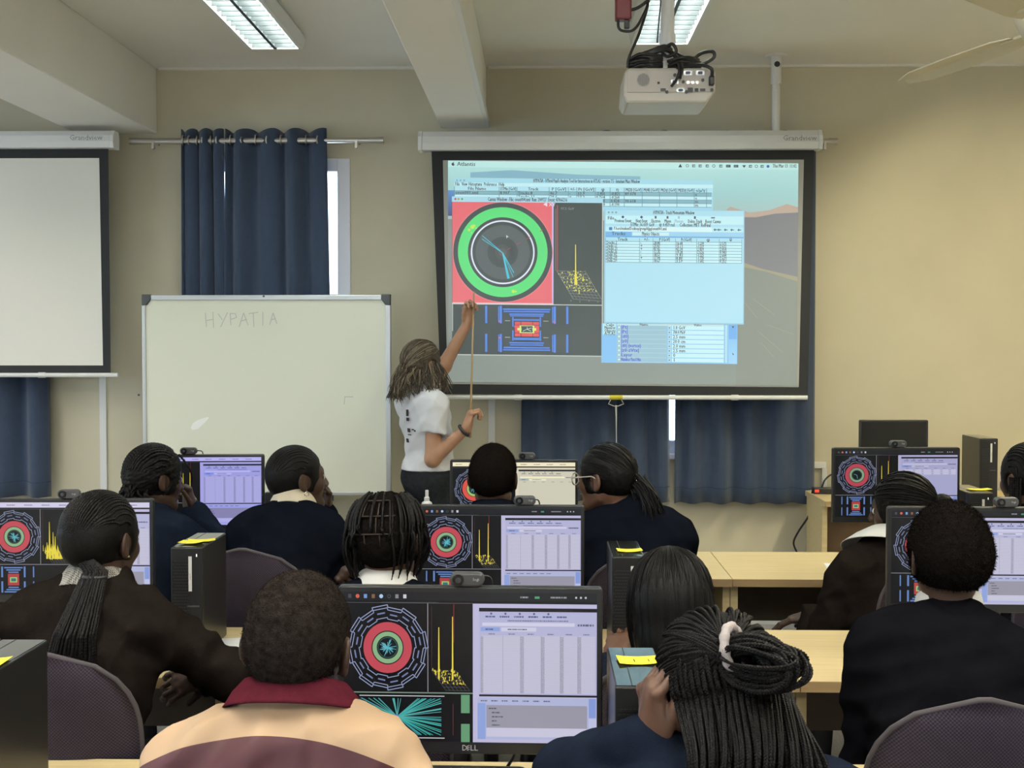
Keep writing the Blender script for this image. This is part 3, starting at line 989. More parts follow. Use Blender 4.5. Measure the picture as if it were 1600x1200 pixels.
# track momentum window
P.rect(944, 328, 1162, 505, (165, 212, 232)); P.rect(946, 328.6, 1160.5, 503, (184, 228, 240), (186, 230, 246))
for k in range(3): P.disc(951 + 5.7 * k, 332.4, 1.6, (140, 172, 182), 10)
P.text(1052, 332.4, 'HYPATIA - Track Momentum Window', 5.4, (105, 140, 155), 'c', 64)
P.rect(946, 337, 1160.5, 350, (204, 243, 249))
P.text(949, 341.5, 'File', 5, INK)
for (x, s, w) in ((973, 'Previous Event', 26), (1002, 'Next Event', 18), (1024, 'Electron', 14), (1042.5, 'Muon', 10), (1060, 'Photon', 13), (1085, 'Delete Track', 22), (1113, 'Reset Canvas', 24)):
    c = (165, 195, 205) if s == 'Photon' else (40, 66, 110)
    P.text(x, 345.6, s, 5.2, c, 'c', w)
    if 'Event' in s: P.poly([(x - 2.4, 339.4), (x, 337), (x + 2.4, 339.4), (x, 341.8)], (50, 84, 140))
    elif s == 'Reset Canvas': P.rect(x - 3, 338.6, x + 3, 340.4, (50, 84, 140))
    else: P.rect(x - 1.4, 337.4, x + 1.4, 341.4, c)
P.text(985, 351.4, 'ETMis: 36.039 GeV      \u03c6: 0.459 rad      Collection: MET_RefFinal', 5.4, INK, wmax=124)
P.rect(946, 354, 1160.5, 362, (196, 238, 246)); P.rect(957.5, 354.6, 1112, 361.6, (222, 248, 250)); P.rect(951.5, 355.4, 956.5, 360, (80, 140, 190))
P.text(958.5, 357.6, '/Users/student/Desktop/groupA/jpg/event001.xml', 4.8, (60, 80, 90), wmax=82)
for k, x in enumerate((1116, 1122, 1132, 1142, 1153)):
    P.poly([(x - 2, 358), (x, 356), (x + 2, 358), (x, 360)], (90, 120, 140)); P.line(x, 358, x + 4, 358, 0.8, (90, 120, 140))
P.rect(946, 362, 1160.5, 369.5, (170, 216, 240)); P.rect(946, 362.4, 987, 370, (138, 190, 234)); P.rect(988, 363, 1045, 368, (210, 242, 248)); P.rect(946, 369, 1160.5, 371, (128, 180, 226))
P.text(966, 365.6, 'Tracks', 5.2, (40, 66, 110), 'c'); P.text(1016, 365.6, 'Physics Objects', 5.2, INK, 'c', 27)
tcx = [946, 999, 1020, 1055, 1088, 1123, 1158]
th = ['Track', '+/-', 'P [GeV]', 'Pt [GeV]', '\u03c6', '\u03b8']
td = [['Tracks 7', '-', '28.80', '16.68', '-1.230', '2.575'], ['Tracks 17', '+', '29.07', '15.11', '-1.519', '2.612'], ['Tracks 21', '+', '47.42', '42.14', '2.439', '2.054'],
      ['Tracks 26', '-', '12.35', '10.28', '2.526', '0.983'], ['Tracks 102', '-', '18.57', '9.41', '-1.325', '2.604'], ['Tracks 210', '+', '17.04', '8.80', '-1.720', '2.671'], ['Tracks 219', '-', '18.67', '3.59', '-1.602', '0.252']]
for c in range(6):
    P.text((tcx[c] + tcx[c + 1]) / 2, 374.4, th[c], 4.8, INK, 'c', 16)
P.rect(946, 377, 1158, 410, (206, 243, 249))
for r in range(8): P.line(946, 377.4 + 4.65 * r, 1158, 377.4 + 4.65 * r, 0.5, (130, 165, 178))
for c in range(7): P.line(tcx[c], 372, tcx[c], 410, 0.5, (130, 165, 178))
for r in range(7):
    for c in range(6):
        P.text(tcx[c] + 0.8, 379.6 + 4.65 * r, td[r][c], 4.6, (56, 78, 88), wmax=(17 if c == 0 else 10))
# parameter window underneath
P.rect(940, 505.5, 1152, 567, (150, 202, 240)); P.rect(942, 505.5, 963, 523, (196, 234, 242)); P.rect(942, 523, 963, 566, (146, 200, 244))
for k, s in enumerate(('Cuts', 'InDet', 'Calo', 'MuonDet', 'Objects', 'ATLAS')[2:]):
    P.text(953, 508 + 4.6 * k, s, 4.6, (50, 80, 100), 'c', 17)
P.rect(964, 505.5, 1042, 566, (164, 200, 214)); P.rect(964, 505.5, 1131, 508.5, (196, 228, 236))
P.text(1006, 507, 'Name', 3.6, INK, 'c'); P.text(1090, 507, 'Value', 3.6, INK, 'c')
pn = ['|Pt|', '|Pt|', '|d0|', '|z0|', '|d0| (vertex)', '|z0-zVtx|', 'Layer', 'Number Pixel Hits']
pv = ['1.0 GeV', '700.0 MeV', '2.5 mm', '20.0 cm', '2.0 mm', '2.5 mm', '0', '1']
for r in range(8):
    y = 511.5 + 7.2 * r
    if y > 565: break
    P.line(964, y + 3.6, 1042, y + 3.6, 0.6, (186, 214, 222)); P.rect(966, y - 1.6, 969, y + 1.4, (220, 240, 244))
    P.text(970.5, y, pn[r], 5.2, (52, 62, 214), wmax=31)
    P.rect(1050, y - 3.1, 1131, y + 3.0, (204, 242, 248)); P.rect(1043.5, y - 3.1, 1049, y + 3.0, (184, 222, 232)); P.disc(1046, y, 1.0, INK, 8)
    P.text(1051.5, y, pv[r], 5.2, (48, 66, 76), wmax=19)
P.rect(1133, 506, 1136, 565, (190, 228, 238)); P.rect(1138.5, 506, 1151, 528, (128, 182, 238)); P.rect(1138.5, 529.5, 1151, 566, (150, 204, 244), (168, 216, 248))
P.poly([(1144, 549), (1147, 552), (1145, 553)], (60, 80, 90)); P.poly([(1143, 508), (1147, 508), (1145, 511)], (60, 80, 90))
M_proj = screen_mat('projected_picture', 1.0, (0.150, 0.165, 0.185, 1), 0.85)  # base darkened to stand in for weak room light on the fabric
P.build('projected_image', M_proj, main, loc=((pc0[0] + pc1[0]) / 2 - mcx, YP - YS, (pc0[2] + pc1[2]) / 2 - mcz))

# ------------------------------------------------------------------ whiteboard
YW = 7.0
wl, wr_ = at(218, 0, YW)[0], at(609, 0, YW)[0]
wz1, wz0 = at(413, 461, YW)[2], at(413, 773, YW)[2]
wb = empty('whiteboard', 'large white dry-erase board with aluminium frame and faint handwriting', 'whiteboard', ((wl + wr_) / 2, YW, 0))
hw = (wr_ - wl) / 2
fr = 0.028
part('board', MB().box((-hw + fr * 0.6, -0.004, wz0 + 0.01), (hw - fr * 0.6, 0.012, wz1 - 0.01)), mat('whiteboard_enamel', (0.76, 0.76, 0.63, 1), 0.3, spec=0.3), wb)
for nm, lo, hi in (('frame_rail', (-hw, -0.012, wz1 - fr), (hw, 0.016, wz1)), ('frame_rail', (-hw, -0.012, wz0), (hw, 0.016, wz0 + fr * 0.6)),
                   ('frame_rail', (-hw, -0.012, wz0 + fr * 0.6), (-hw + fr * 0.7, 0.016, wz1 - fr)), ('frame_rail', (hw - fr, -0.014, wz0 + fr * 0.6), (hw, 0.03, wz1 - fr))):
    part(nm, MB().box(lo, hi), M_alu, wb, bevel=0.003)
M_cornerp = mat('dark_grey_plastic', (0.06, 0.065, 0.07, 1), 0.4)
for s in (-1, 1):
    c = MB().prism([(s * hw, wz1 + 0.004), (s * (hw - 0.05), wz1 + 0.004), (s * (hw - 0.052), wz1 - 0.022), (s * (hw - 0.028), wz1 - 0.055), (s * hw, wz1 - 0.058)][::s], -0.017, 0.02)
    part('corner_cap', c, M_cornerp, wb, bevel=0.004)
    part('leg', MB().box((s * (hw - 0.12) - 0.02, 0.02, 0.05), (s * (hw - 0.12) + 0.02, 0.05, wz1 - 0.05)).box((s * (hw - 0.12) - 0.02, -0.2, 0.0), (s * (hw - 0.12) + 0.02, 0.28, 0.05)), M_alu, wb, bevel=0.003)
for (px, py) in ((413, 463), (218, 617), (606, 620)):
    p = at(px, py, YW)
    part('screw', MB().cyl((p[0] - (wl + wr_) / 2, -0.017, p[2]), (p[0] - (wl + wr_) / 2, -0.011, p[2]), 0.006, 8), M_cornerp, wb)
# handwriting HYPATIA as pen strokes
M_pen = mat('faded_grey_marker', (0.52, 0.54, 0.48, 1), 0.5)
ST = [[(321, 489), (323, 511)], [(333, 487), (334, 512)], [(322, 501), (334, 499)], [(341, 490), (348, 500)], [(356, 488), (345, 511)],
      [(360, 489), (361, 508)], [(360, 490), (368, 490), (370, 496), (361, 499)], [(374, 511), (381, 489), (388, 508)], [(376, 502), (386, 499)],
      [(389, 490), (404, 488)], [(396, 489), (397, 511)], [(411, 487), (411, 509)], [(422, 507), (427, 489), (433, 506)], [(423, 500), (431, 498)],
      [(538, 620), (552, 620)], [(539, 621), (538, 632)]]
hm = MB()
for s in ST:
    pts = [at(px, py, YW) - np.array([(wl + wr_) / 2, YW + 0.0052, 0]) for px, py in s]
    for a, b in zip(pts[:-1], pts[1:]):
        d = (b - a); d /= np.linalg.norm(d)
        n = np.array([-d[2], 0, d[0]]) * 0.0022
        hm.add([a + n, b + n, b - n, a - n], [(0, 1, 2, 3)])
part('handwriting', hm, M_pen, wb)
sm = at(314, 661, YW)
pts = [(-16, 8), (-13, 1), (-5, -5), (12, -10), (13, -8), (6, 0), (-4, 9), (-13, 11)]
part('wiped_smudge', MB().add([(sm[0] - (wl + wr_) / 2 + x * YW / F_PX, -0.0048, sm[2] - y * YW / F_PX) for x, y in pts], [tuple(range(len(pts)))]), mat('clean_patch', (0.90, 0.90, 0.85, 1), 0.3), wb)

# ------------------------------------------------------------------ ceiling projector
YJ = 4.55
pj = at(1047, 133, YJ)
S_ = YJ / F_PX
proj = empty('projector', 'white ceiling projector seen from its rear connector panel', 'projector', tuple(pj))
M_pj = mat('projector_shell', (0.56, 0.53, 0.47, 1), 0.4)
w2, h2 = 70 * S_, 27 * S_
rear = [(-w2, h2 * 0.75), (-w2 + 0.012, h2), (w2 - 0.012, h2), (w2, h2 * 0.75), (w2, -h2 * 0.35), (w2 - 0.03, -h2), (-w2 + 0.006, -h2), (-w2 - 0.006, -h2 * 0.6)]
part('body', MB().prism(rear, 0, 0.25), M_pj, proj, bevel=0.008)
part('lens', MB().cyl((-0.06, 0.245, 0.0), (-0.06, 0.28, 0.0), 0.035, 20).cyl((-0.06, 0.279, 0.0), (-0.06, 0.283, 0.0), 0.027, 20), [M_black], proj)
part('rear_panel', MB().box((-w2 + 0.008, -0.004, -h2 * 0.42), (w2 - 0.008, 0.002, h2 * 0.85)), mat('projector_panel', (0.50, 0.47, 0.42, 1), 0.45), proj, bevel=0.002)
M_grille = mat('speaker_grille', (0.25, 0.24, 0.23, 1), 0.6)
g = lambda px, py: ((px - 1047) * S_, -(py - 133) * S_)
x, z = g(1005.5, 125)
gr = part('speaker_grille', MB().cyl((x, -0.006, z), (x, -0.003, z), 10.2 * S_, 24), mat('grille_plate', (0.40, 0.385, 0.36, 1), 0.5), proj)
dots = MB()
for i in range(-5, 6):
    for j in range(-5, 6):
        if i * i + j * j < 27:
            dots.cyl((x + i * 1.7 * S_, -0.0072, z + j * 1.7 * S_), (x + i * 1.7 * S_, -0.0058, z + j * 1.7 * S_), 0.55 * S_, 6)
tag(part('perforation', dots, M_black, gr), kind='stuff')
for (px, py, w, h) in ((1074, 115, 13, 7), (1093, 115, 13, 7), (1054, 128.5, 12, 7), (1063, 141.5, 13, 6)):
    x, z = g(px, py)
    c = part('vga_port', MB().prism(shift(rrect(w * S_, h * S_, 0.004), x, z), -0.008, -0.003), M_alu, proj)
    part('socket_insert', MB().prism(shift(rrect(w * S_ * 0.55, h * S_ * 0.6, 0.003), x, z), -0.0105, -0.0075), mat('port_blue', (0.05, 0.07, 0.15, 1), 0.5), c)
for (px, py) in ((1054, 118), (1062, 116), (1067, 128.5), (1074.5, 129.5), (1081.5, 129.5), (1088.5, 129.5), (1097, 126), (1111, 141), (1042, 144), (1072, 144)):
    x, z = g(px, py)
    part('round_jack', MB().cyl((x, -0.008, z), (x, -0.003, z), 2.5 * S_, 12), M_black if px not in (1074.5, 1081.5, 1088.5) else M_steel, proj)
for (px, py, w, h) in ((1036, 140.5, 8, 4), (1078, 141, 8, 7), (1087.5, 141, 5.5, 5), (1097, 141, 8, 4), (1029, 130, 3.5, 3.5)):
    x, z = g(px, py)
    part('data_port', MB().box((x - w * S_ / 2, -0.007, z - h * S_ / 2), (x + w * S_ / 2, -0.003, z + h * S_ / 2)), M_black, proj)
x, z = g(1110, 128)
part('power_plug', MB().box((x - 4 * S_, -0.03, z - 7 * S_), (x + 4 * S_, -0.002, z + 7 * S_)), M_black, proj, bevel=0.003)
part('ceiling_pole', MB().cyl((0, 0.10, 0.155), (0, 0.10, HC - pj[2] - 0.01), 0.024, 18), M_whitemetal, proj)
part('pole_sleeve', MB().cyl((0, 0.10, 0.10), (0, 0.10, 0.2), 0.029, 18), M_whitemetal, proj)
part('mount_bracket', MB().box((-0.07, 0.04, h2), (0.07, 0.18, h2 + 0.012)).cyl((0, 0.10, h2), (0, 0.10, 0.11), 0.016, 12), M_whitemetal, proj)
part('pole_plate', MB().cyl((0, 0.10, HC - pj[2] - 0.012), (0, 0.10, HC - pj[2]), 0.07, 20), M_whitemetal, proj)
for s in (-1, 1):
    part('thumb_screw', MB().cyl((s * 0.026, 0.09, 0.115), (s * 0.045, 0.09, 0.115), 0.009, 10), M_steel, proj)


def gp(px, py, y=-0.02):
    a = g(px, py)
    return (a[0], y, a[1])


def spline(pts, n=8):
    P_ = np.array(pts, float)
    P_ = np.vstack([2 * P_[0] - P_[1], P_, 2 * P_[-1] - P_[-2]])
    out = []
    for i in range(1, len(P_) - 2):
        for k in range(n):
            t = k / n
            out.append(0.5 * ((2 * P_[i]) + (-P_[i - 1] + P_[i + 1]) * t + (2 * P_[i - 1] - 5 * P_[i] + 4 * P_[i + 1] - P_[i + 2]) * t * t
                              + (-P_[i - 1] + 3 * P_[i] - 3 * P_[i + 1] + P_[i + 2]) * t ** 3))
    out.append(P_[-2])
    return np.array(out)


for pts, r in (([gp(1061, 125, -0.02), gp(1064, 110, -0.03), gp(1062, 92, 0.02), gp(1052, 76, 0.06)], 0.006),
               ([gp(1110, 122, -0.03), gp(1108, 112, -0.04), gp(1092, 104, -0.02), gp(1068, 103, 0.03), gp(1050, 90, 0.06)], 0.0065),
               ([gp(1085, 104, 0.02), gp(1104, 98, 0.0), gp(1115, 90, 0.0), gp(1112, 82, 0.0), gp(1097, 82, 0.02), gp(1080, 90, 0.04), gp(1060, 78, 0.07)], 0.0065),
               ([gp(982, 104, 0.02), gp(984, 88, 0.02), gp(1000, 50, 0.04), gp(1014, 5, 0.06), gp(1016, -20, 0.08)], 0.005),
               ([gp(1048, 137, -0.02), gp(1056, 126, -0.03), gp(1060, 110, -0.03), gp(1056, 88, 0.03), gp(1048, 74, 0.07)], 0.005),
               ([gp(1030, 60, 0.08), gp(1032, 30, 0.07), gp(1035, 0, 0.08), gp(1036, -20, 0.09)], 0.0025),
               ([gp(1040, 70, 0.06), gp(1052, 66, 0.04), gp(1058, 78, 0.04), gp(1044, 84, 0.05), gp(1036, 72, 0.06), gp(1050, 68, 0.05)], 0.006)):
    o = part('cable', MB().tube(spline(pts), r, 7), M_black, proj, smooth=True)
rj = random.Random(2)
for k in range(9):
    y = 88 + k * 2.0
    pts = [gp(984 + rj.uniform(-1, 2), y + rj.uniform(0, 3), 0.02 + 0.012 * (k % 3)), gp(1000, y - 2 + rj.uniform(-1, 2), 0.0 + 0.012 * (k % 4)), gp(1018, y - 1 + rj.uniform(-2, 1), 0.01), gp(1036, y - 4 + rj.uniform(-2, 2), 0.03)]
    part('coiled_cable', MB().tube(spline(pts, 5), 0.006, 6), M_black, proj, smooth=True)
for k in range(7):
    y = 90 + k * 2.2
    pts = [gp(1046 + rj.uniform(-2, 2), y + 4, 0.03), gp(1062, y + rj.uniform(-3, 3), 0.0 + 0.01 * (k % 3)), gp(1080, y - 1 + rj.uniform(-2, 2), 0.01), gp(1094 + rj.uniform(-4, 2), y + 2, 0.03)]
    part('coiled_cable', MB().tube(spline(pts, 5), 0.006, 6), M_black, proj, smooth=True)
for k in range(5):
    pts = [gp(1002 + 2 * k, 82 - k, 0.05), gp(1020, 76 + k, 0.04), gp(1040, 68 + k * 1.5, 0.05), gp(1052, 72 + k, 0.07)]
    part('coiled_cable', MB().tube(spline(pts, 5), 0.007, 6), M_black, proj, smooth=True)
rb = at(976, 14, YJ)
red = empty('cable_joiner', 'red box on a black cable hanging at the top left of the projector', 'adapter', tuple(rb))
part('red_box', MB().box((-0.032, 0, -0.035), (0.025, 0.05, 0.06)), mat('red_plastic', (0.16, 0.012, 0.018, 1), 0.4), red, bevel=0.006)
part('plug', MB().box((0.0, 0.01, -0.065), (0.018, 0.03, -0.035)), M_black, red, bevel=0.003)
part('cable', MB().tube(spline([(-0.022, 0.02, -0.035), (-0.02, 0.02, -0.06), (-0.005, 0.02, -0.072), (0.03, 0.02, -0.07), (0.06, 0.03, -0.03), (0.09, 0.04, 0.05), (0.1, 0.04, 0.2), (0.1, 0.05, 0.4)]), 0.005, 7), M_black, red, smooth=True)
part('cable', MB().tube(spline([(0.02, 0.02, 0.0), (0.05, 0.02, 0.01), (0.09, 0.02, 0.04), (0.14, 0.06, 0.1)]), 0.006, 7), M_black, red, smooth=True)
part('hanger', MB().cyl((-0.004, 0.025, 0.06), (-0.004, 0.025, HC - rb[2]), 0.006, 8), M_black, red)
# ------------------------------------------------------------------ desks
HD = 0.73
DESKS = {}


def desk(label, x0, x1, y0, y1, h=HD, group=None, legs=(True, True), name='desk', panel=True):
    root = empty(name, label, 'desk', ((x0 + x1) / 2, (y0 + y1) / 2, 0), group=group)
    w, d = (x1 - x0) / 2 - 0.0015, (y1 - y0) / 2
    t = part('desk_top', MB().box((-w, -d + 0.002, h - 0.03), (w, d, h)), M_beech, root, bevel=0.0015)
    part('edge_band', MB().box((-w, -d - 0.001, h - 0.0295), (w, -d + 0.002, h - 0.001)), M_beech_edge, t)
    for s, on in zip((-1, 1), legs):
        if on:
            part('leg', MB().box((s * w - (0.028 if s > 0 else 0), -d + 0.06, 0), (s * w + (0 if s > 0 else 0.028), d - 0.06, h - 0.03)), M_beech, root, bevel=0.001)
    if panel:
        part('modesty_panel', MB().box((-w + 0.03, d - 0.22, h - 0.25), (w - 0.03, d - 0.204, h - 0.03)), M_darkwood, root)
    return root


for (row, y0, y1, xs, lab) in (('A', 2.08, 2.72, (-2.35, -0.82, 0.71), ('beech desk in the nearest row at the left', 'beech desk in the nearest row under the large front monitor')),
                               ('B', 3.39, 4.00, (-2.4, -0.86, 0.69, 2.24), ('beech desk in the second row at the left, in front of the ponytailed student', 'beech desk in the second row behind the large front monitor', 'beech desk in the second row, bare top between braided student and blazer boy')),
                               ('C', 4.86, 5.50, (-2.45, -0.87, 0.73, 2.33), ('beech desk in the third row at the left below the whiteboard', 'beech desk in the third row below the presenter', 'beech desk in the third row with bare top right of the middle seam'))):
    for k in range(len(xs) - 1):
        desk(lab[k], xs[k], xs[k + 1], y0, y1, group='beech classroom desks')
XT0, YT0, HT = 1.50, 6.78, 0.79
tb = desk('taller beech side table against the right front wall', XT0, 3.7, YT0, 7.30, HT, name='side_table', panel=False)
part('back_panel', MB().box((-1.05, 0.02, 0.1), (1.05, 0.036, HT - 0.03)), mat('brown_board', (0.16, 0.10, 0.05, 1), 0.6, var=0.1), tb)


# ------------------------------------------------------------------ office chairs
M_up = weave_mat('mauve_grey_upholstery', (0.048, 0.037, 0.054, 1), (0.019, 0.015, 0.023, 1), 420)
M_piping = mat('dark_piping', (0.05, 0.043, 0.05, 1), 0.8)


def chair_proto():
    root = empty('office_chair', 'x', 'chair', (0, 0, 0), group='upholstered office chairs')
    # local: sitter faces +y, backrest behind at y = -0.22
    nx, nz = 16, 14
    w0, zb, zt = 0.205, 0.52, 0.965
    def prof(t):
        # half width over height
        return w0 * (0.86 + 0.14 * math.sin(PI * min(1, t * 1.1))) if t < 0.55 else w0 * (1 - ((t - 0.55) / 0.45) ** 2.6) ** 0.5 * 1.0 + 0.0
    vs, fs = [], []
    for side in (0, 1):
        for k in range(nz + 1):
            t = k / nz
            hwid = max(0.012, prof(t))
            for i in range(nx + 1):
                u = -1 + 2 * i / nx
                x = u * hwid
                edge = (1 - abs(u) ** 4) * (1 - abs(2 * t - 1) ** 8)
                y = -0.235 - 0.10 * (t - 0.3) * 0.6 + 0.10 * (x / w0) ** 2 * 0.45
                y += (-0.020 if side == 0 else 0.028) * max(edge, 0.12)
                vs.append((x, y, zb + (zt - zb) * t))
    n1 = (nx + 1) * (nz + 1)
    for k in range(nz):
        for i in range(nx):
            a = k * (nx + 1) + i
            fs.append((a, a + 1, a + nx + 2, a + nx + 1))
            fs.append((n1 + a, n1 + a + nx + 1, n1 + a + nx + 2, n1 + a + 1))
    rim = [k * (nx + 1) for k in range(nz + 1)] + [nz * (nx + 1) + i for i in range(1, nx + 1)] + [k * (nx + 1) + nx for k in range(nz - 1, -1, -1)] + [i for i in range(nx - 1, 0, -1)]
    for a, b in zip(rim, rim[1:] + rim[:1]):
        fs.append((a, a + n1, b + n1, b) if True else None)
    br = part('backrest', MB().add(vs, fs), M_up, root, smooth=True)
    path = [((np.array(vs[i]) + np.array(vs[i + n1])) / 2) for i in rim]
    part('piping', MB().tube(path, 0.006, 6, closed=True), M_piping, br, smooth=True)
    seat = MB()
    ring = rrect(0.46, 0.44, 0.12, 6)
    zz = [(0.40, 0.94), (0.415, 1.0), (0.45, 1.0), (0.468, 0.9)]
    sv = [(x * k, z * k, h) for (h, k) in zz for x, z in ring]
    n = len(ring)
    sf = [(i * n + j, i * n + (j + 1) % n, (i + 1) * n + (j + 1) % n, (i + 1) * n + j) for i in range(3) for j in range(n)] + [tuple(range(n - 1, -1, -1)), tuple(3 * n + j for j in range(n))]
    part('seat', MB().add(sv, sf), M_up, root, smooth=True)
    part('back_support', MB().box((-0.03, -0.275, 0.40), (0.03, -0.262, 0.66)).box((-0.03, -0.27, 0.385), (0.03, -0.05, 0.40)), M_black, root)
    part('gas_column', MB().cyl((0, 0, 0.1), (0, 0, 0.40), 0.025, 12), M_black, root)
    for k in range(5):
        a = 2 * PI * k / 5 + 0.3
        d = np.array([math.cos(a), math.sin(a), 0])
        lg = part('base_leg', MB().tube([d * 0.02 + [0, 0, 0.12], d * 0.28 + [0, 0, 0.075]], [0.022, 0.014], 8), M_black, root)
        part('caster', MB().sphere(d * 0.28 + [0, 0, 0.03], (0.028, 0.028, 0.03), 10, 6), M_black, lg, smooth=True)
    return root


CH0 = chair_proto()
_first = [True]


def chair(label, x, y, rz=0.0):
    o = CH0 if _first[0] else copy_tree(CH0)
    _first[0] = False
    o['label'] = label
    o.location = (x, y, 0)
    o.rotation_euler = (0, 0, rz)
    return o


# ------------------------------------------------------------------ monitors
M_disp = screen_mat('lit_display', 1.0, (0.008, 0.008, 0.01, 1), 0.3)
M_bezel = mat('monitor_bezel', (0.016, 0.016, 0.018, 1), 0.38)


def octo(cx, cy, r, wd, c, cv, n=16, skip=None, gap=0.0):
    """ring of straight chamber segments"""
    pts = []
    for k in range(n):
        a0, a1 = 2 * PI * (k + gap) / n, 2 * PI * (k + 1 - gap) / n
        rr = r * (1.0 if k % 2 else 0.945)
        pts.append(((cx + rr * math.cos(a0), cy + rr * math.sin(a0)), (cx + rr * math.cos(a1), cy + rr * math.sin(a1))))
    for k in range(n):
        (p0, p1), q0 = pts[k], pts[(k + 1) % n][0]
        cv.line(p0[0], p0[1], p1[0], p1[1], wd, c)
        if gap < 0.05: cv.line(p1[0], p1[1], q0[0], q0[1], wd, c)


def ui(cv, kind, seed, tint=(1, 1, 1), light_bar=False, table='full', tracks=True, side='blue'):
    """event-display desktop, 160 x 90 units"""
    r = random.Random(seed)
    T = lambda c: tuple(a * t for a, t in zip(c, tint))
    cv.rect(0, 0, 160, 90, (8, 9, 11))
    LAV, LAV2, GRY = T((186, 182, 214)), T((160, 168, 205)), T((150, 148, 164))
    top = 5.5
    if light_bar:
        cv.rect(0, 0, 160, 5, T((205, 200, 225)))
        for k in range(9): cv.scrawl(4 + 17 * k, 12 + 17 * k, 2.6, 0.9, T((120, 118, 140)), r)
    else:
        cv.rect(0, 0, 160, 5, (24, 26, 30))
        cs = [(70, 72, 78), (205, 95, 70), (110, 150, 205), (130, 90, 60), (165, 195, 225), (80, 85, 90), (130, 132, 136), (200, 196, 205)]
        for k, c in enumerate(cs):
            x = 4 + 5.0 * k
            if k in (1, 4): cv.disc(x, 2.6, 1.25, c, 10)
            elif k == 5: cv.ring(x, 2.6, 0.8, 1.2, c, 8)
            else: cv.rect(x - 1.0, 1.4, x + 1.0, 3.8, c)
        cv.scrawl(112, 117, 2.6, 1.0, (150, 150, 155), r); cv.rect(121, 2, 124, 3.4, (70, 150, 110))
        cv.scrawl(131, 141, 2.6, 1.0, (140, 140, 145), r)
        for x in (147, 150, 153): cv.disc(x, 2.6, 0.7, (190, 190, 195), 8)
        cv.scrawl(24, 60, 6.2, 0.5, (70, 70, 76), r)
    xs, xm = 82.0, 53.5                       # split between dark and light halves; plot divider
    LN = (150, 150, 158)
    cv.line(xm, top + 1, xm, 60, 0.45, LN); cv.line(0, 60.5, xs, 60.5, 0.45, LN); cv.line(0, top + 1, xs, top + 1, 0.3, (90, 90, 96))
    # end view
    cx, cy = 28, 33.5
    SEG = (140, 150, 182)
    octo(cx, cy, 25.8, 0.55, SEG, cv); octo(cx, cy, 24.0, 0.5, SEG, cv); octo(cx, cy, 21.0, 0.9, (112, 122, 160), cv, gap=0.2); octo(cx, cy, 18.2, 0.5, SEG, cv)
    cv.disc(cx, cy, 15.4, T((188, 72, 84)), 40); cv.disc(cx, cy, 10.2, (12, 14, 14), 36); cv.disc(cx, cy, 9.6, T((134, 172, 128)), 36); cv.disc(cx, cy, 6.9, (10, 14, 14), 30)
    cv.ring(cx, cy, 5.9, 6.2, (60, 110, 110), 30)
    if tracks:
        for k in range(38):
            a = r.uniform(0, 2 * PI); l = r.uniform(2.5, 5.6)
            cv.line(cx, cy, cx + l * math.cos(a), cy + l * math.sin(a), 0.34, (70 + r.randint(0, 40), 176, 190))
    else:
        cv.line(cx, cy, cx - 4, cy - 1.5, 0.4, (120, 200, 200)); cv.line(cx, cy, cx + 1, cy + 4.6, 0.4, (120, 200, 200))
    # energy plot
    gx0, gy0 = 56, 47
    for k in range(7):
        t = k / 6
        cv.line(gx0 + 15 * t, gy0, gx0 + 15 * t + 9, gy0 + 12, 0.18, (96, 96, 96)); cv.line(gx0 + 9 * t, gy0 + 12 * t, gx0 + 15 + 9 * t, gy0 + 12 * t, 0.18, (96, 96, 96))
    YE = (226, 208, 66)
    n, hmax = (70, 1.6)
    if kind == 'busy': n, hmax = 130, 12
    for k in range(n):
        u, v = r.random(), r.random() * 0.75
        x, y = gx0 + 15 * u + 9 * v, gy0 + 12 * v
        h = r.uniform(0.4, hmax) * (r.random() if kind == 'busy' else 1)
        cv.poly([(x - 0.35, y), (x + 0.35, y), (x + 0.1, y - h), (x - 0.1, y - h)], YE)
    if kind == 'busy':
        for (x, h) in ((62.5, 36), (66, 26), (68, 22), (70.5, 24), (73, 20), (60, 16)): cv.poly([(x - 0.9, 55), (x + 0.9, 55), (x + 0.2, 55 - h), (x - 0.2, 55 - h)], YE)
    else:
        for (x, y, h) in ((60.5, 52, 31), (69.2, 52.5, 38)): cv.poly([(x - 0.55, y), (x + 0.55, y), (x + 0.25, y - h), (x - 0.25, y - h)], YE)
        cv.line(70, 7, 70, 30, 0.35, (150, 50, 54))
    cv.line(56, 8, 56, 47, 0.2, (90, 60, 60))
    # side view
    if side == 'tracks':
        cv.line(10, 62.5, 64, 62.5, 0.5, (200, 200, 205)); cv.line(10, 87.8, 64, 87.8, 0.5, (200, 200, 205))
        for k in range(90):
            a = r.choice([r.gauss(0.25, 0.22), r.gauss(-0.28, 0.22), PI + r.gauss(0.2, 0.2), PI - r.gauss(0.25, 0.2), r.uniform(0, 2 * PI)])
            ex = 28 if math.cos(a) > 0 else 26
            s = min(ex / max(abs(math.cos(a)), 0.02), 11.0 / max(abs(math.sin(a)), 0.02))
            cv.line(34, 75, 34 + s * math.cos(a), 75 + s * math.sin(a), 0.42, (40 + r.randint(0, 50), 150 + r.randint(0, 30), 160))
        cv.disc(34, 75, 1.3, (90, 120, 200), 10)
        cv.rect(74.5, 61.5, 80, 72.5, (98, 150, 112)); cv.rect(74.5, 79, 80, 90, (98, 150, 112)); cv.line(69.5, 67, 69.5, 86, 0.3, (110, 60, 54))
        cv.line(0, 60.5, 82, 60.5, 0.7, (120, 140, 124))
    else:
        B = (96, 128, 186)
        for (a, b) in ((62.5, 73), (77, 88)):
            for x in (8, 46): cv.rect(x, a, x + 1.2, b, B)
            for x in (15, 37): cv.rect(x, a, x + 1.8, b, B)
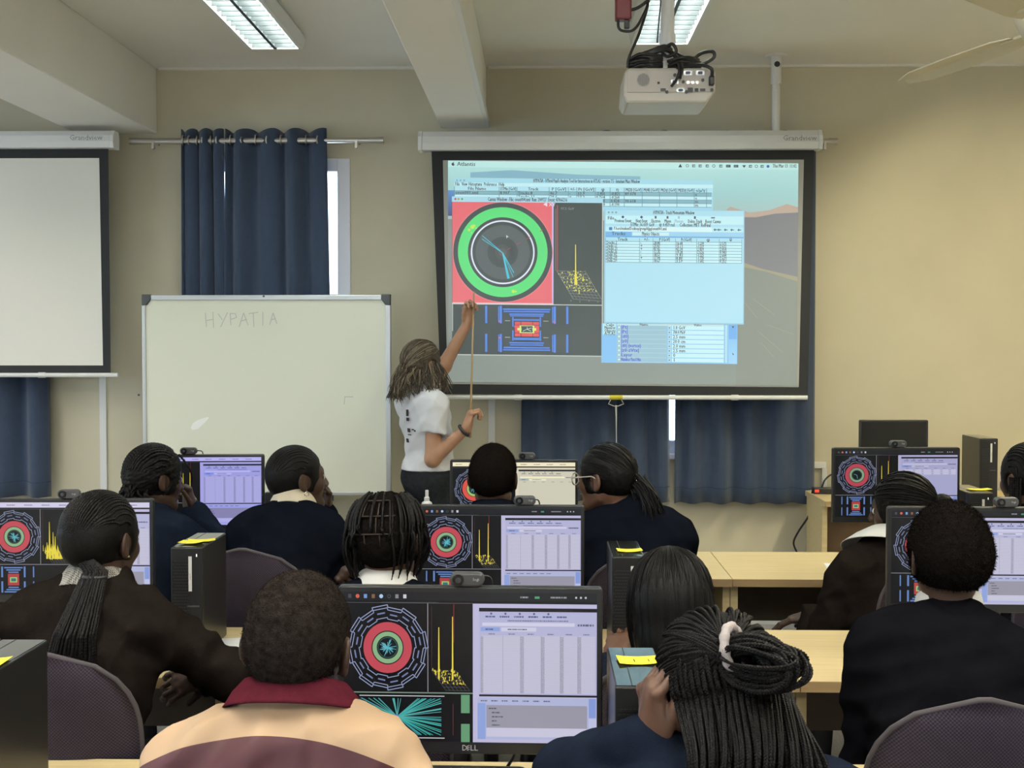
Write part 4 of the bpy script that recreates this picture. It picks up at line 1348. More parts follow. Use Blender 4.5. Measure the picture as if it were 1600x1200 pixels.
        for k in range(3):
            cv.rect(18 + 2 * k, 63 + 2.2 * k, 36 - 2 * k, 64.3 + 2.2 * k, B); cv.rect(18 + 2 * k, 86.6 - 2.2 * k, 36 - 2 * k, 87.9 - 2.2 * k, B)
        cv.rect(21.5, 69.5, 32.5, 81, (170, 62, 66)); cv.rect(23.5, 73, 30.5, 78, (150, 196, 120)); cv.rect(24.6, 74, 29.4, 77, (50, 110, 110))
    # right half
    cv.rect(xs, top + 1, 160, 90, LAV)
    cv.rect(xs + 4, 9, 160, 11.2, (22, 22, 28))
    cv.rect(xs + 4, 11.2, 160, 61, T((176, 176, 210)))
    for k in range(6): cv.scrawl(xs + 8 + 9 * k, xs + 14 + 9 * k, 14.2, 0.9, T((70, 80, 130)), r)
    for k in range(5): cv.rect(xs + 11 + 9 * k, 11.8, xs + 12.2 + 9 * k, 13, T((80, 90, 140)))
    cv.scrawl(xs + 22, xs + 60, 16.6, 0.7, T((110, 110, 140)), r)
    cv.rect(xs + 6, 17.8, xs + 64, 19.8, T((205, 203, 226))); cv.scrawl(xs + 66, xs + 76, 19, 1.2, T((90, 95, 120)), r)
    cv.rect(xs + 5, 20.6, xs + 17, 23, T((140, 160, 215))); cv.rect(xs + 18, 20.6, xs + 40, 23, T((200, 200, 222)))
    cv.scrawl(xs + 8, xs + 13, 21.8, 0.7, T((70, 80, 120)), r); cv.scrawl(xs + 22, xs + 34, 21.8, 0.7, T((90, 90, 110)), r)
    colx = [xs + 5, xs + 19, xs + 30, xs + 43, xs + 55, xs + 66, xs + 77]
    for a, b in zip(colx[:-1], colx[1:]): cv.scrawl((a + b) / 2 - 2, (a + b) / 2 + 2, 24.6, 0.6, T((110, 110, 130)), r)
    if table == 'full':
        cv.rect(xs + 4.5, 25.6, xs + 77, 60, T((196, 194, 216)))
        nr = 44
        for k in range(nr): cv.line(xs + 4.5, 26 + 34 * k / nr, xs + 77, 26 + 34 * k / nr, 0.16, T((160, 160, 180)))
        for x in colx[:-1]:
            cv.line(x, 25.6, x, 60, 0.2, T((130, 130, 150)))
            if x == colx[1]: continue
            for k in range(nr):
                cv.same() if k else None
                cv.scrawl(x + 0.2, x + (1.6 if x == colx[0] else 2.2), 26.4 + 34 * k / nr, 0.36, T((120, 118, 134)), r)
    elif table == 'short':
        for k in range(3):
            cv.rect(xs + 5, 26 + 2.4 * k, xs + 76, 28.2 + 2.4 * k, T((206, 204, 224)))
            for x in colx[:-1]: cv.scrawl(x + 0.5, x + 3.5, 27.1 + 2.4 * k, 0.7, T((110, 110, 130)), r)
    cv.rect(xs + 4, 61, 160, 62.2, (26, 26, 32))
    cv.rect(xs + 3, 63, 159, 88, T((172, 178, 212)))
    for k in range(7): cv.scrawl(xs + 5 + 6.6 * k, xs + 9 + 6.6 * k, 64.8, 0.7, T((90, 92, 120)), r)
    cv.rect(xs + 3, 66.2, xs + 8, 88, T((140, 160, 215))); cv.rect(xs + 8.5, 67.4, xs + 72, 81, GRY); cv.rect(xs + 8.5, 81, xs + 72, 86.4, T((196, 194, 216)))
    for k in range(5): cv.scrawl(xs + 10 + (k > 0) * 2, xs + 15 + (k % 3) * 2, 69.4 + 2.5 * k, 0.8, T((84, 84, 98)), r)
    cv.rect(xs + 73, 63, xs + 77.5, 74.5, T((130, 152, 212))); cv.rect(xs + 73, 75, xs + 77.5, 88, T((186, 190, 222)))


def webcam(label, x, y, z, rz):
    root = empty('webcam', label, 'webcam', (x, y, z), rz, group='webcams clipped on monitors')
    part('body', MB().prism(rrect(0.066, 0.027, 0.0125, 6), -0.012, 0.012), mat('webcam_grey', (0.055, 0.055, 0.058, 1), 0.4), root, bevel=0.004, loc=(0, 0, 0.004))
    part('lens_ring', MB().cyl((-0.016, -0.0165, 0.004), (-0.016, -0.011, 0.004), 0.0108, 18), M_blackgloss, root)
    part('lens', MB().cyl((-0.016, -0.0175, 0.004), (-0.016, -0.0164, 0.004), 0.0055, 14), mat('lens_glass', (0.05, 0.05, 0.06, 1), 0.08), root)
    part('clip', MB().box((-0.016, 0.008, -0.03), (0.016, 0.03, -0.004)).box((-0.016, -0.008, -0.0095), (0.016, 0.012, -0.006)), M_black, root)
    v, f, w = text_mesh('logi')
    part('logo', MB().add([(0.012 + p[0] * 0.0085, -0.01285, 0.0025 + p[1] * 0.0085) for p in v], f), mat('logo_grey', (0.5, 0.5, 0.5, 1), 0.5), root)
    part('cable', MB().tube(spline([(0, 0.03, -0.012), (0.03, 0.055, 0.0), (0.045, 0.06, -0.03), (0.03, 0.06, -0.2)]), 0.0022, 6), M_black, root)
    return root


def monitor(label, camlabel, pxl, pxr, pyt, pyb, Y, rz=0.0, uiargs=None, camx=0.0, thick=0.01, desk_h=HD, cat_group='desktop monitors', logo=True, chin=0.0):
    a, b = at(pxl, pyt, Y), at(pxr, pyb, Y)
    w, h = b[0] - a[0], a[2] - b[2]
    cxw = (a[0] + b[0]) / 2
    root = empty('monitor', label, 'monitor', (cxw, Y, desk_h), rz, group=cat_group)
    zc = (a[2] + b[2]) / 2 - desk_h
    part('bezel', MB().prism(rrect(w, h, 0.008, 4), 0.0, 0.022), M_bezel, root, bevel=0.003, loc=(0, 0, zc))
    part('rear_shell', MB().prism(rrect(w * 0.62, h * 0.7, 0.03, 5), 0.02, 0.048), M_black, root, bevel=0.01, loc=(0, 0, zc))
    mb, mt, ms = 0.024 + chin, 0.011, 0.011
    dw, dh = w - 2 * ms, h - mb - mt
    if uiargs is not None:
        cv = Canvas(0, 0, 160, 90, dw, dh, 0.000004)
        ui(cv, **uiargs)
        cv.build('display', M_disp, root, loc=(0, -0.0006, zc + (mb - mt) / 2))
    else:
        part('display', MB().box((-dw / 2, -0.001, -dh / 2), (dw / 2, 0.0, dh / 2)), M_blackgloss, root, loc=(0, 0, zc + (mb - mt) / 2))
    if logo:
        v, f, wd = text_mesh('D LL')
        k = 0.0155
        lx = -0.5 * wd * k
        lm = MB().add([(lx + p[0] * k, -0.0008, p[1] * k) for p in v], f)
        ex, s = lx + 0.0128, 0.0042          # the tilted E of the maker's mark
        for dz in (-1, 0, 1):
            lm.add([(ex + 0.006 * 0.7 * u - 0.0015 * 0, -0.0008, 0.0052 + dz * s * 0.9 + t + 0.35 * 0.006 * u) for u, t in ((-0.5, -0.0007), (0.5, -0.0007), (0.5, 0.0007), (-0.5, 0.0007))], [(0, 1, 2, 3)])
        lm.add([(ex - 0.0025 + u, -0.0008, 0.0052 + t) for u, t in ((-0.0006, -0.0045), (0.0006, -0.0045), (0.0006, 0.0042), (-0.0006, 0.0042))], [(0, 1, 2, 3)])
        part('logo', lm, mat('logo_silver', (0.62, 0.62, 0.62, 1), 0.4), root, loc=(0, 0, zc - h / 2 + 0.0075))
        part('power_light', MB().box((w / 2 - 0.03, -0.001, -0.0025), (w / 2 - 0.0275, 0, 0.0025)), mat('white_led', (0.8, 0.8, 0.8, 1), 0.5, emit=(1, 1, 1, 1), estr=1.0), root, loc=(0, 0, zc - h / 2 + 0.007))
    st = part('stand_neck', MB().box((-0.034, 0.046, 0.01), (0.034, 0.064, zc + 0.02)), mat('stand_grey', (0.045, 0.042, 0.045, 1), 0.45), root, bevel=0.004)
    part('stand_base', MB().prism(rrect(0.23, 0.17, 0.02, 4), 0, 0.012), M_black, root, bevel=0.003)
    b0 = root.children[-1]
    b0.rotation_euler = (PI / 2, 0, 0)
    b0.location = (0, 0.03, 0.012)
    part('video_cable', MB().tube(spline([(0.08, 0.05, zc - h * 0.2), (0.09, 0.07, zc - h * 0.5), (0.06, 0.08, zc - h * 0.7), (0.05, 0.1, 0.012), (0.14, 0.12, 0.006)]), 0.0035, 6), M_black, root, smooth=True)
    if camlabel:
        c = rotz(rz) @ np.array([camx * w / 2, 0.004, 0])
        webcam(camlabel, cxw + c[0], Y + c[1], a[2] + 0.0105, rz)
    return root


monitor('nearest large black monitor with a light table window, beside the beige jacket', 'webcam on the nearest large monitor, grey with a round lens', 527, 941, 916, 1180, 2.43, math.radians(-1.2),
        dict(kind='two', seed=1, side='tracks'), camx=-0.02)
monitor('black monitor at the left edge behind the ponytailed student', 'webcam at the left edge above the busy yellow plot', -28, 240, 779, 942, 3.80, math.radians(1.0),
        dict(kind='busy', seed=2, light_bar=True), camx=0.02)
monitor('black monitor in the middle of the second row beside the long-braided student', 'black webcam in the middle of the second row monitor', 647, 913, 789, 948, 3.80, 0.0, dict(kind='two', seed=3), camx=0.3)
monitor('black monitor at the right edge in front of the blazer boy', 'webcam on the right edge monitor in front of the blazer boy', 1388, 1664, 792, 958, 3.56, math.radians(-1.5), dict(kind='two', seed=4, light_bar=False), camx=0.32)
monitor('black monitor in front of the whiteboard with a lavender table', 'webcam on the monitor in front of the whiteboard', 209, 412, 710, 830, 5.0, math.radians(4), dict(kind='two', seed=5, light_bar=True, tint=(0.88, 0.88, 1.05)), camx=-0.15)
monitor('black monitor with a cream table in the third row below the presenter', 'black webcam on the cream-tinted monitor below the presenter', 703, 903, 718, 843, 5.02, 0.0,
        dict(kind='two', seed=6, light_bar=True, table='none', tint=(1.16, 1.14, 0.86)), camx=0.2)
monitor('black monitor at the right front with red and green rings, near the yellow wall', 'webcam on the right front monitor near the yellow wall', 1300, 1501, 699, 817, 5.05, math.radians(3),
        dict(kind='two', seed=7, table='short', tracks=False, tint=(0.92, 0.92, 0.95)), camx=0.02)
monitor('switched-off black monitor on the side table against the yellow wall', None, 1343, 1450, 656, 720, 7.0, 0.0, None, desk_h=HT, logo=False, cat_group='switched-off monitor')


# ------------------------------------------------------------------ desktop computers
M_case = mat('pc_case_black', (0.014, 0.014, 0.015, 1), 0.32, bump=0.05, bscale=400)
M_mesh = mat('pc_front_black', (0.009, 0.009, 0.010, 1), 0.5)
M_pctop = mat('pc_top_gloss', (0.02, 0.022, 0.022, 1), 0.12, coat=0.6)
M_note = mat('yellow_paper', (0.80, 0.72, 0.045, 1), 0.75)
_hex = None


def tower(label, x, y, zb=HD, w=0.09, h=0.315, d=0.28, rz=0.0):
    """x, y: middle of the front face"""
    global _hex
    root = empty('desktop_computer', label, 'computer', (x, y, zb), rz, group='black desktop computers')
    part('case', MB().box((-w / 2, 0.012, 0.0), (w / 2, d, h)), M_case, root, bevel=0.003)
    part('front_panel', MB().box((-w / 2, 0, 0.0), (w / 2, 0.014, h)), M_mesh, root, bevel=0.003)
    part('top_panel', MB().box((-w / 2 + 0.003, 0.006, h - 0.0015), (w / 2 - 0.003, d - 0.004, h + 0.0012)), M_pctop, root)
    part('top_seam', MB().box((-w / 2 + 0.028, 0.006, h + 0.001), (-w / 2 + 0.030, d - 0.004, h + 0.0016)), M_black, root)
    if _hex is None:
        hb = MB()
        for i in range(6):
            for j in range(30):
                cx_, cz_ = -0.037 + 0.0075 * i + (0.003 if j % 2 else 0), 0.02 + 0.0088 * j
                hb.box((cx_ - 0.0028, -0.0018, cz_ - 0.0022), (cx_ + 0.0028, 0.001, cz_ + 0.0022))
        _hex = hb.mesh('grille')
    g_ = link('grille', _hex, mat('grille_black', (0.02, 0.02, 0.021, 1), 0.4), root)
    tag(g_, kind='stuff')
    lb = part('label_strip', MB().box((0.006, -0.0016, h - 0.125), (0.0155, 0.001, h - 0.025)), mat('silver_strip', (0.68, 0.67, 0.64, 1), 0.4), root)
    v, f, wd = text_mesh('corpoe')
    k = 0.0062
    part('strip_lettering', MB().add([(0.0125 - p[1] * k * 0.9, -0.0018, h - 0.092 + p[0] * k) for p in v], f), mat('print_black', (0.05, 0.05, 0.05, 1), 0.6), lb)
    part('drive_slot', MB().box((0.002, -0.001, h - 0.17), (0.036, 0.001, h - 0.166)), mat('slot_grey', (0.09, 0.09, 0.09, 1), 0.4), root)
    part('power_button', MB().box((0.028, -0.0012, h - 0.026), (0.0305, 0.001, h - 0.018)), mat('white_led', (0.8, 0.8, 0.8, 1), 0.5), root)
    return root


def note(label, x, y, z, w=0.076, d=0.05, rz=0.0, marks=False):
    root = empty('sticky_note', label, 'note', (x, y, z), rz, group='yellow sticky notes on computers')
    vs, n = [], 6
    for j in range(2):
        for i in range(n + 1):
            u = i / n - 0.5
            vs.append((u * w, (j - 0.5) * d, 0.0012 + 0.006 * (u * u * 2 + (0.3 if j == 0 else 0) * (u + 0.5) ** 2)))
    sh = part('paper', MB().add(vs, [(i, i + 1, i + n + 2, i + n + 1) for i in range(n)]), M_note, root)
    s = sh.modifiers.new('thick', 'SOLIDIFY'); s.thickness = 0.0004
    if marks:
        part('pen_stroke', MB().box((-0.012, -0.012, 0.0022), (-0.0105, 0.006, 0.0026)).box((0.014, -0.014, 0.0030), (0.0155, 0.002, 0.0034)), M_black, root)
    return root


HP = 0.315
tower('black desktop computer with yellow note right of the nearest monitor, by the braided bun', 0.172, 2.16)
note('yellow sticky note on the computer next to the braided bun', 0.182, 2.33, HD + HP + 0.002, 0.082, 0.06, 0.06, True)
tower('black desktop computer at the lower left corner, side on', -1.015, 2.20)
note('yellow sticky note at the lower left edge on the corner computer', -1.0, 2.285, HD + HP + 0.002, 0.06, 0.075, 0.1)
tower('black desktop computer with yellow note right of the ponytailed student', -1.01, 3.61)
note('yellow sticky note on the computer right of the ponytailed student', -0.995, 3.72, HD + HP + 0.002, 0.078, 0.055, 0.25)
note('second yellow sticky note overlapping the one right of the ponytailed student', -1.012, 3.68, HD + HP + 0.0035, 0.07, 0.05, -0.1)
tower('black desktop computer with yellow note left of the straight-haired student', 0.24, 3.48)
note('yellow sticky note on the computer left of the straight-haired student', 0.248, 3.57, HD + HP + 0.002, 0.07, 0.055, 0.03)
tower('black desktop computer with yellow note under the larger one by the yellow wall', 1.71, 5.0, w=0.10)
note('yellow sticky note near the right edge beside the headband student', 1.735, 5.09, HD + HP + 0.002, 0.085, 0.06, 0.0)
tower('black desktop computer half hidden behind the student with a hoop earring', -1.03, 4.95)
note('yellow sticky note behind the student with a hoop earring', -1.02, 5.03, HD + HP + 0.002, 0.075, 0.06, 0.1)
tower('black desktop computer standing on the side table by the yellow wall', 2.375, 6.82, zb=HT, w=0.092, h=0.33, d=0.3)

# ------------------------------------------------------------------ small things on the desks


def keyboard(label, x, y, rz=0.0, z=HD):
    root = empty('keyboard', label, 'keyboard', (x, y, z), rz)
    part('tray', MB().add([(-0.22, -0.065, 0.001), (0.22, -0.065, 0.001), (0.22, 0.065, 0.001), (-0.22, 0.065, 0.001), (-0.22, -0.065, 0.012), (0.22, -0.065, 0.012), (0.22, 0.065, 0.024), (-0.22, 0.065, 0.024)],
                          [(0, 3, 2, 1), (4, 5, 6, 7), (0, 1, 5, 4), (1, 2, 6, 5), (2, 3, 7, 6), (3, 0, 4, 7)]), M_black, root, bevel=0.003)
    me = MB().box((-0.0085, -0.008, 0), (0.0085, 0.008, 0.008)).mesh('key')
    me.materials.append(mat('key_black', (0.025, 0.025, 0.027, 1), 0.45))
    for j in range(5):
        for i in range(22):
            link('key', me, None, root, loc=(-0.203 + i * 0.0193, -0.05 + j * 0.0235, 0.0125 + j * 0.0021))


def mouse(label, x, y, rz=0.0, z=HD):
    root = empty('mouse', label, 'mouse', (x, y, z), rz)
    mb_ = MB()
    n, m = 16, 6
    vs, fs = [], []
    for k in range(m + 1):
        t = k / m
        s = math.cos(t * PI / 2) ** 0.6 if k < m else 0.05
        for j in range(n):
            a = 2 * PI * j / n
            vs.append((0.03 * s * math.cos(a), 0.052 * s * math.sin(a) - 0.006 * t, 0.002 + 0.036 * math.sin(t * PI / 2)))
    for k in range(m):
        for j in range(n):
            fs.append((k * n + j, k * n + (j + 1) % n, (k + 1) * n + (j + 1) % n, (k + 1) * n + j))
    fs += [tuple(range(n - 1, -1, -1)), tuple(m * n + j for j in range(n))]
    part('shell', mb_.add(vs, fs), M_blackgloss, root, smooth=True)
    part('scroll_wheel', MB().cyl((-0.004, 0.025, 0.033), (0.004, 0.025, 0.033), 0.007, 12), M_black, root)
    part('sensor_glow', MB().cyl((0, -0.02, 0.0008), (0, -0.02, 0.002), 0.012, 12), mat('red_glow', (0.5, 0.02, 0.01, 1), 0.5, emit=(1, 0.06, 0.02, 1), estr=3.0), root)
    part('lead', MB().tube(spline([(0, 0.05, 0.012), (0.02, 0.09, 0.004), (-0.03, 0.14, 0.004), (0.0, 0.19, 0.004)]), 0.0018, 6), M_black, root)


p = atz(952, 1037, HD + 0.015)
mouse('black computer mouse with a red glow right of the nearest monitor', p[0], p[1], 0.3)
p = atz(8, 992, HD + 0.012)
keyboard('black keyboard at the left edge below the left monitor', p[0] - 0.16, p[1], 0.0)
p = atz(352, 862, HD + 0.012)
keyboard('black keyboard on the third row desk behind the note-topped computer', p[0] - 0.185, p[1], 0.5)


def sheet(label, corners, z, m=None):
    pts = [atz(px, py, z) for px, py in corners]
    c = np.mean(pts, axis=0)
    root = empty('paper_sheet', label, 'paper', tuple(c), group=None)
    v = [np.array(p_) - c for p_ in pts]
    for k in range(3):
        off = np.array([0.002 * k, -0.0015 * k, 0.0006 * k])
        part('sheet', MB().add([q_ + off + np.array([0, 0, d]) for d in (0, 0.0004) for q_ in v], [(3, 2, 1, 0), (4, 5, 6, 7), (0, 1, 5, 4), (1, 2, 6, 5), (2, 3, 7, 6), (3, 0, 4, 7)]), mat('white_paper', (0.74, 0.75, 0.76, 1), 0.7), root)
    return root


sheet('white sheets of paper on the desk beside the beige-jacket student', [(330, 1046), (392, 1043), (386, 996), (345, 998)], HD + 0.001)
sheet('white sheets of paper beside the elbow of the white-collared student', [(1296, 893), (1340, 897), (1345, 884), (1286, 880)], HD + 0.001)

# spray bottle
p = at(667, 790, 4.98)
bt = empty('spray_bottle', 'small white spray bottle in front of the presenter', 'bottle', (p[0], 4.98, HD))
S5 = 4.98 / F_PX
z0 = p[2] - HD
part('bottle_body', MB().lathe([(0.02, 0.001), (0.021, 0.004), (0.021, z0 + 0.006), (0.019, z0 + 0.013), (0.011, z0 + 0.018)], n=20), M_white, bt, smooth=False)
part('pump_collar', MB().lathe([(0.0105, z0 + 0.017), (0.0105, z0 + 0.032), (0.007, z0 + 0.036)], n=16), M_white, bt)
part('nozzle', MB().lathe([(0.0065, z0 + 0.034), (0.0065, z0 + 0.058), (0.0055, z0 + 0.061)], n=14), M_white, bt)

# power strip and cables near the side table
p = at(1283, 766, 7.1)
ps = empty('power_strip', 'black power strip with a red light at the corner of the side table', 'power strip', (XT0 + 0.06, 7.12, HT))
part('strip_body', MB().box((-0.05, -0.03, 0.001), (0.22, 0.03, 0.035)), M_black, ps, bevel=0.005)
part('switch_light', MB().box((-0.045, -0.0315, 0.012), (-0.022, -0.029, 0.026)), mat('red_switch', (0.6, 0.03, 0.02, 1), 0.4, emit=(1, 0.05, 0.03, 1), estr=1.2), ps)
part('plug_lead', MB().tube(spline([(0.0, 0, 0.034), (0.02, 0.0, 0.08), (0.07, 0.0, 0.115), (0.16, 0.0, 0.13)]), 0.005, 7), M_black, ps)
cb = [at(1266, 786, 7.2), at(1264, 805, 7.2), at(1248, 830, 7.22), at(1240, 848, 7.22), at(1246, 866, 7.22), at(1250, 890, 7.2)]
o = part('power_cable', MB().tube(spline([np.array([XT0 + 0.01, 7.12, HT + 0.02])] + cb + [np.array([cb[-1][0], 7.2, 0.01])]), 0.0055, 7), M_black, smooth=True)
tag(o, 'black power cable drooping down the wall left of the side table', 'cable')
# ------------------------------------------------------------------ distance-field modelling of people
def nrm(v):
    v = np.array(v, float)
    return v / (np.linalg.norm(v) + 1e-12)


def smin(a, b, k):
    if k <= 0:
        return np.minimum(a, b)
    h = np.clip(0.5 + 0.5 * (b - a) / k, 0, 1)
    return b * (1 - h) + a * h - k * h * (1 - h)


def smax(a, b, k):
    return -smin(-a, -b, k)


def ell(c, r, R=None):
    c, r = np.array(c, float), np.array(r, float)
    R = None if R is None else np.array(R, float)

    def f(P):
        q = P - c
        if R is not None:
            q = q @ R
        k0 = np.linalg.norm(q / r, axis=1)
        k1 = np.linalg.norm(q / (r * r), axis=1) + 1e-9
        return k0 * (k0 - 1) / k1
    return f


def cap(a, b, ra, rb=None):
    a, b = np.array(a, float), np.array(b, float)
    rb = ra if rb is None else rb
    ba = b - a
    l2 = ba @ ba + 1e-12

    def f(P):
        q = P - a
        h = np.clip(q @ ba / l2, 0, 1)
        return np.linalg.norm(q - h[:, None] * ba, axis=1) - (ra + (rb - ra) * h)
    return f


def union(fs, k):
    def f(P):
        d = fs[0](P)
        for g_ in fs[1:]:
            d = smin(d, g_(P), k)
        return d
    return f


def sdf_mesh(f, lo, hi, h, L=4):
    """surface nets on a sparse grid; returns vertices and quads"""
    lo, hi = np.array(lo, float), np.array(hi, float)
    s = h * 2 ** L
    n = np.ceil((hi - lo) / s).astype(int) + 1
    g_ = np.stack(np.meshgrid(*[np.arange(k) for k in n], indexing='ij'), -1).reshape(-1, 3)
    off = np.array([[i, j, k] for i in (0, 1) for j in (0, 1) for k in (0, 1)])
    for lev in range(L, 0, -1):
        d = f(lo + (g_ + 0.5) * s)
        g_ = g_[np.abs(d) < s * 0.87 * 1.45 + 0.004]
        g_ = (g_[:, None, :] * 2 + off).reshape(-1, 3)
        s *= 0.5
    S = 1 << 14
    key = lambda c: c[:, 0].astype(np.int64) * S * S + c[:, 1] * S + c[:, 2]
    cor = (g_[:, None, :] + off).reshape(-1, 3)
    uk, inv = np.unique(key(cor), return_inverse=True)
    uc = np.stack([uk // (S * S), (uk // S) % S, uk % S], -1)
    val = f(lo + uc * h)
    V = val[inv].reshape(-1, 8)
    act = (V.min(1) < 0) & (V.max(1) >= 0)
    g_, V = g_[act], V[act]
    o = np.argsort(key(g_)); g_, V = g_[o], V[o]
    ck = key(g_)
    acc = np.zeros((len(g_), 3)); cnt = np.zeros(len(g_))
    for a in range(8):
        for b in range(a + 1, 8):
            if np.abs(off[a] - off[b]).sum() != 1:
                continue
            m = (V[:, a] < 0) != (V[:, b] < 0)
            t = V[m, a] / (V[m, a] - V[m, b])
            acc[m] += off[a] + t[:, None] * (off[b] - off[a]); cnt[m] += 1
    verts = lo + (g_ + acc / cnt[:, None]) * h
    quads = []
    for ax in range(3):
        b = [0, 0, 0]; b[ax] = 1
        ib = int(b[0] * 4 + b[1] * 2 + b[2])
        m = (V[:, 0] < 0) != (V[:, ib] < 0)
        base = g_[m]
        e1, e2 = np.zeros(3, int), np.zeros(3, int)
        e1[(ax + 1) % 3] = 1; e2[(ax + 2) % 3] = 1
        idx = []
        ok = np.ones(len(base), bool)
        for c in (base, base - e1, base - e1 - e2, base - e2):
            k_ = key(c)
            i = np.clip(np.searchsorted(ck, k_), 0, len(ck) - 1)
            ok &= ck[i] == k_
            idx.append(i)
        q_ = np.stack(idx, 1)
        fl = V[m, 0] < 0
        q_[~fl] = q_[~fl][:, ::-1]
        quads.append(q_[ok])
    return verts, np.concatenate(quads)


def np_mesh(name, v, q):
    me = bpy.data.meshes.new(name)
    v = np.asarray(v, np.float32); q = np.asarray(q, np.int32)
    k = q.shape[1]
    me.vertices.add(len(v)); me.vertices.foreach_set('co', v.ravel())
    me.loops.add(q.size); me.loops.foreach_set('vertex_index', q.ravel())
    me.polygons.add(len(q))
    me.polygons.foreach_set('loop_start', np.arange(0, q.size, k, dtype=np.int32))
    me.update(calc_edges=True)
    me.polygons.foreach_set('use_smooth', np.ones(len(q), bool))
    return me


def wrinkle(seed, amp, lam):
    r = np.random.RandomState(seed)
    K = [(nrm(r.randn(3) * [1, 1, 1.6]) * 2 * PI / (lam * r.uniform(0.6, 1.6)), r.uniform(0, 6.28)) for _ in range(6)]

    def f(P):
        w = np.zeros(len(P))
        for k, p_ in K:
            w += np.abs(np.sin(P @ k / 2 + p_ + 0.8 * np.sin(P @ K[0][0] * 0.37 + p_)))
        return amp * (w / 6 - 0.62) * 3.6
    return f


# skin and hair materials
SKIN = [mat('skin_deep_brown', (0.050, 0.026, 0.017, 1), 0.48, var=0.12, vscale=25, spec=0.4), mat('skin_brown', (0.105, 0.052, 0.032, 1), 0.48, var=0.10, vscale=25, spec=0.4),
        mat('skin_fair', (0.40, 0.215, 0.13, 1), 0.5, var=0.08, vscale=25, spec=0.4)]
M_hair = mat('black_hair', (0.0055, 0.0048, 0.0045, 1), 0.5, spec=0.12, var=0.2, vscale=60, bump=0.25, bscale=300)
M_fuzz = mat('short_black_hair', (0.0085, 0.0068, 0.0060, 1), 0.8, spec=0.0, var=0.35, vscale=120, bump=0.8, bscale=420)
M_crop = mat('cropped_brown_black_hair', (0.021, 0.0165, 0.0140, 1), 0.8, spec=0.0, var=0.5, vscale=90, bump=0.8, bscale=420)
M_straight = mat('straight_black_hair', (0.005, 0.0045, 0.0045, 1), 0.38, spec=0.14, bump=0.3, bscale=90, stretch=(6, 6, 0.35))
M_braid = mat('braided_black_hair', (0.0055, 0.0046, 0.0046, 1), 0.45, spec=0.14)
M_eye = mat('eye_white', (0.62, 0.60, 0.56, 1), 0.25)
M_iris = mat('eye_dark', (0.015, 0.008, 0.005, 1), 0.15)
M_navy = mat('navy_wool', (0.0055, 0.0070, 0.0115, 1), 0.9, spec=0.0, var=0.12, vscale=30, bump=0.25, bscale=500)
M_navyblue = mat('navy_jersey', (0.010, 0.014, 0.025, 1), 0.88, spec=0.0, var=0.12, vscale=30, bump=0.25, bscale=500)
M_blazer = mat('charcoal_blazer', (0.0055, 0.0055, 0.0072, 1), 0.85, spec=0.0, var=0.1, vscale=40, bump=0.2, bscale=600)
M_brownsw = mat('dark_brown_jersey', (0.0135, 0.0105, 0.0090, 1), 0.9, spec=0.0, var=0.15, vscale=40, bump=0.3, bscale=420)
M_tee = mat('white_cotton', (0.66, 0.66, 0.68, 1), 0.85, spec=0.0, bump=0.1, bscale=300)
M_shirtw = mat('white_shirt', (0.70, 0.69, 0.66, 1), 0.8)
M_shirtc = mat('cream_shirt', (0.62, 0.55, 0.42, 1), 0.8)
M_jeans = mat('charcoal_jeans', (0.022, 0.024, 0.027, 1), 0.85, spec=0.0, var=0.2, vscale=50, bump=0.2, bscale=300)
M_trous = mat('grey_school_trousers', (0.03, 0.03, 0.035, 1), 0.85, spec=0.0)
M_shoe = mat('black_shoe', (0.012, 0.012, 0.012, 1), 0.35)
M_maroon = mat('maroon_knit', (0.080, 0.013, 0.022, 1), 0.8, spec=0.0, var=0.1, vscale=60, bump=0.3, bscale=500)


def check_mat():
    m = bpy.data.materials.new('grey_check_shirt')
    m.use_nodes = True
    nt = m.node_tree
    b = nt.nodes['Principled BSDF']; b.inputs['Roughness'].default_value = 0.8
    tc = nt.nodes.new('ShaderNodeTexCoord')
    ck = nt.nodes.new('ShaderNodeTexChecker')
    ck.inputs['Scale'].default_value = 240
    ck.inputs['Color1'].default_value = (0.36, 0.34, 0.30, 1)
    ck.inputs['Color2'].default_value = (0.07, 0.065, 0.06, 1)
    nt.links.new(tc.outputs['Object'], ck.inputs['Vector'])
    nt.links.new(ck.outputs['Color'], b.inputs['Base Color'])
    return m


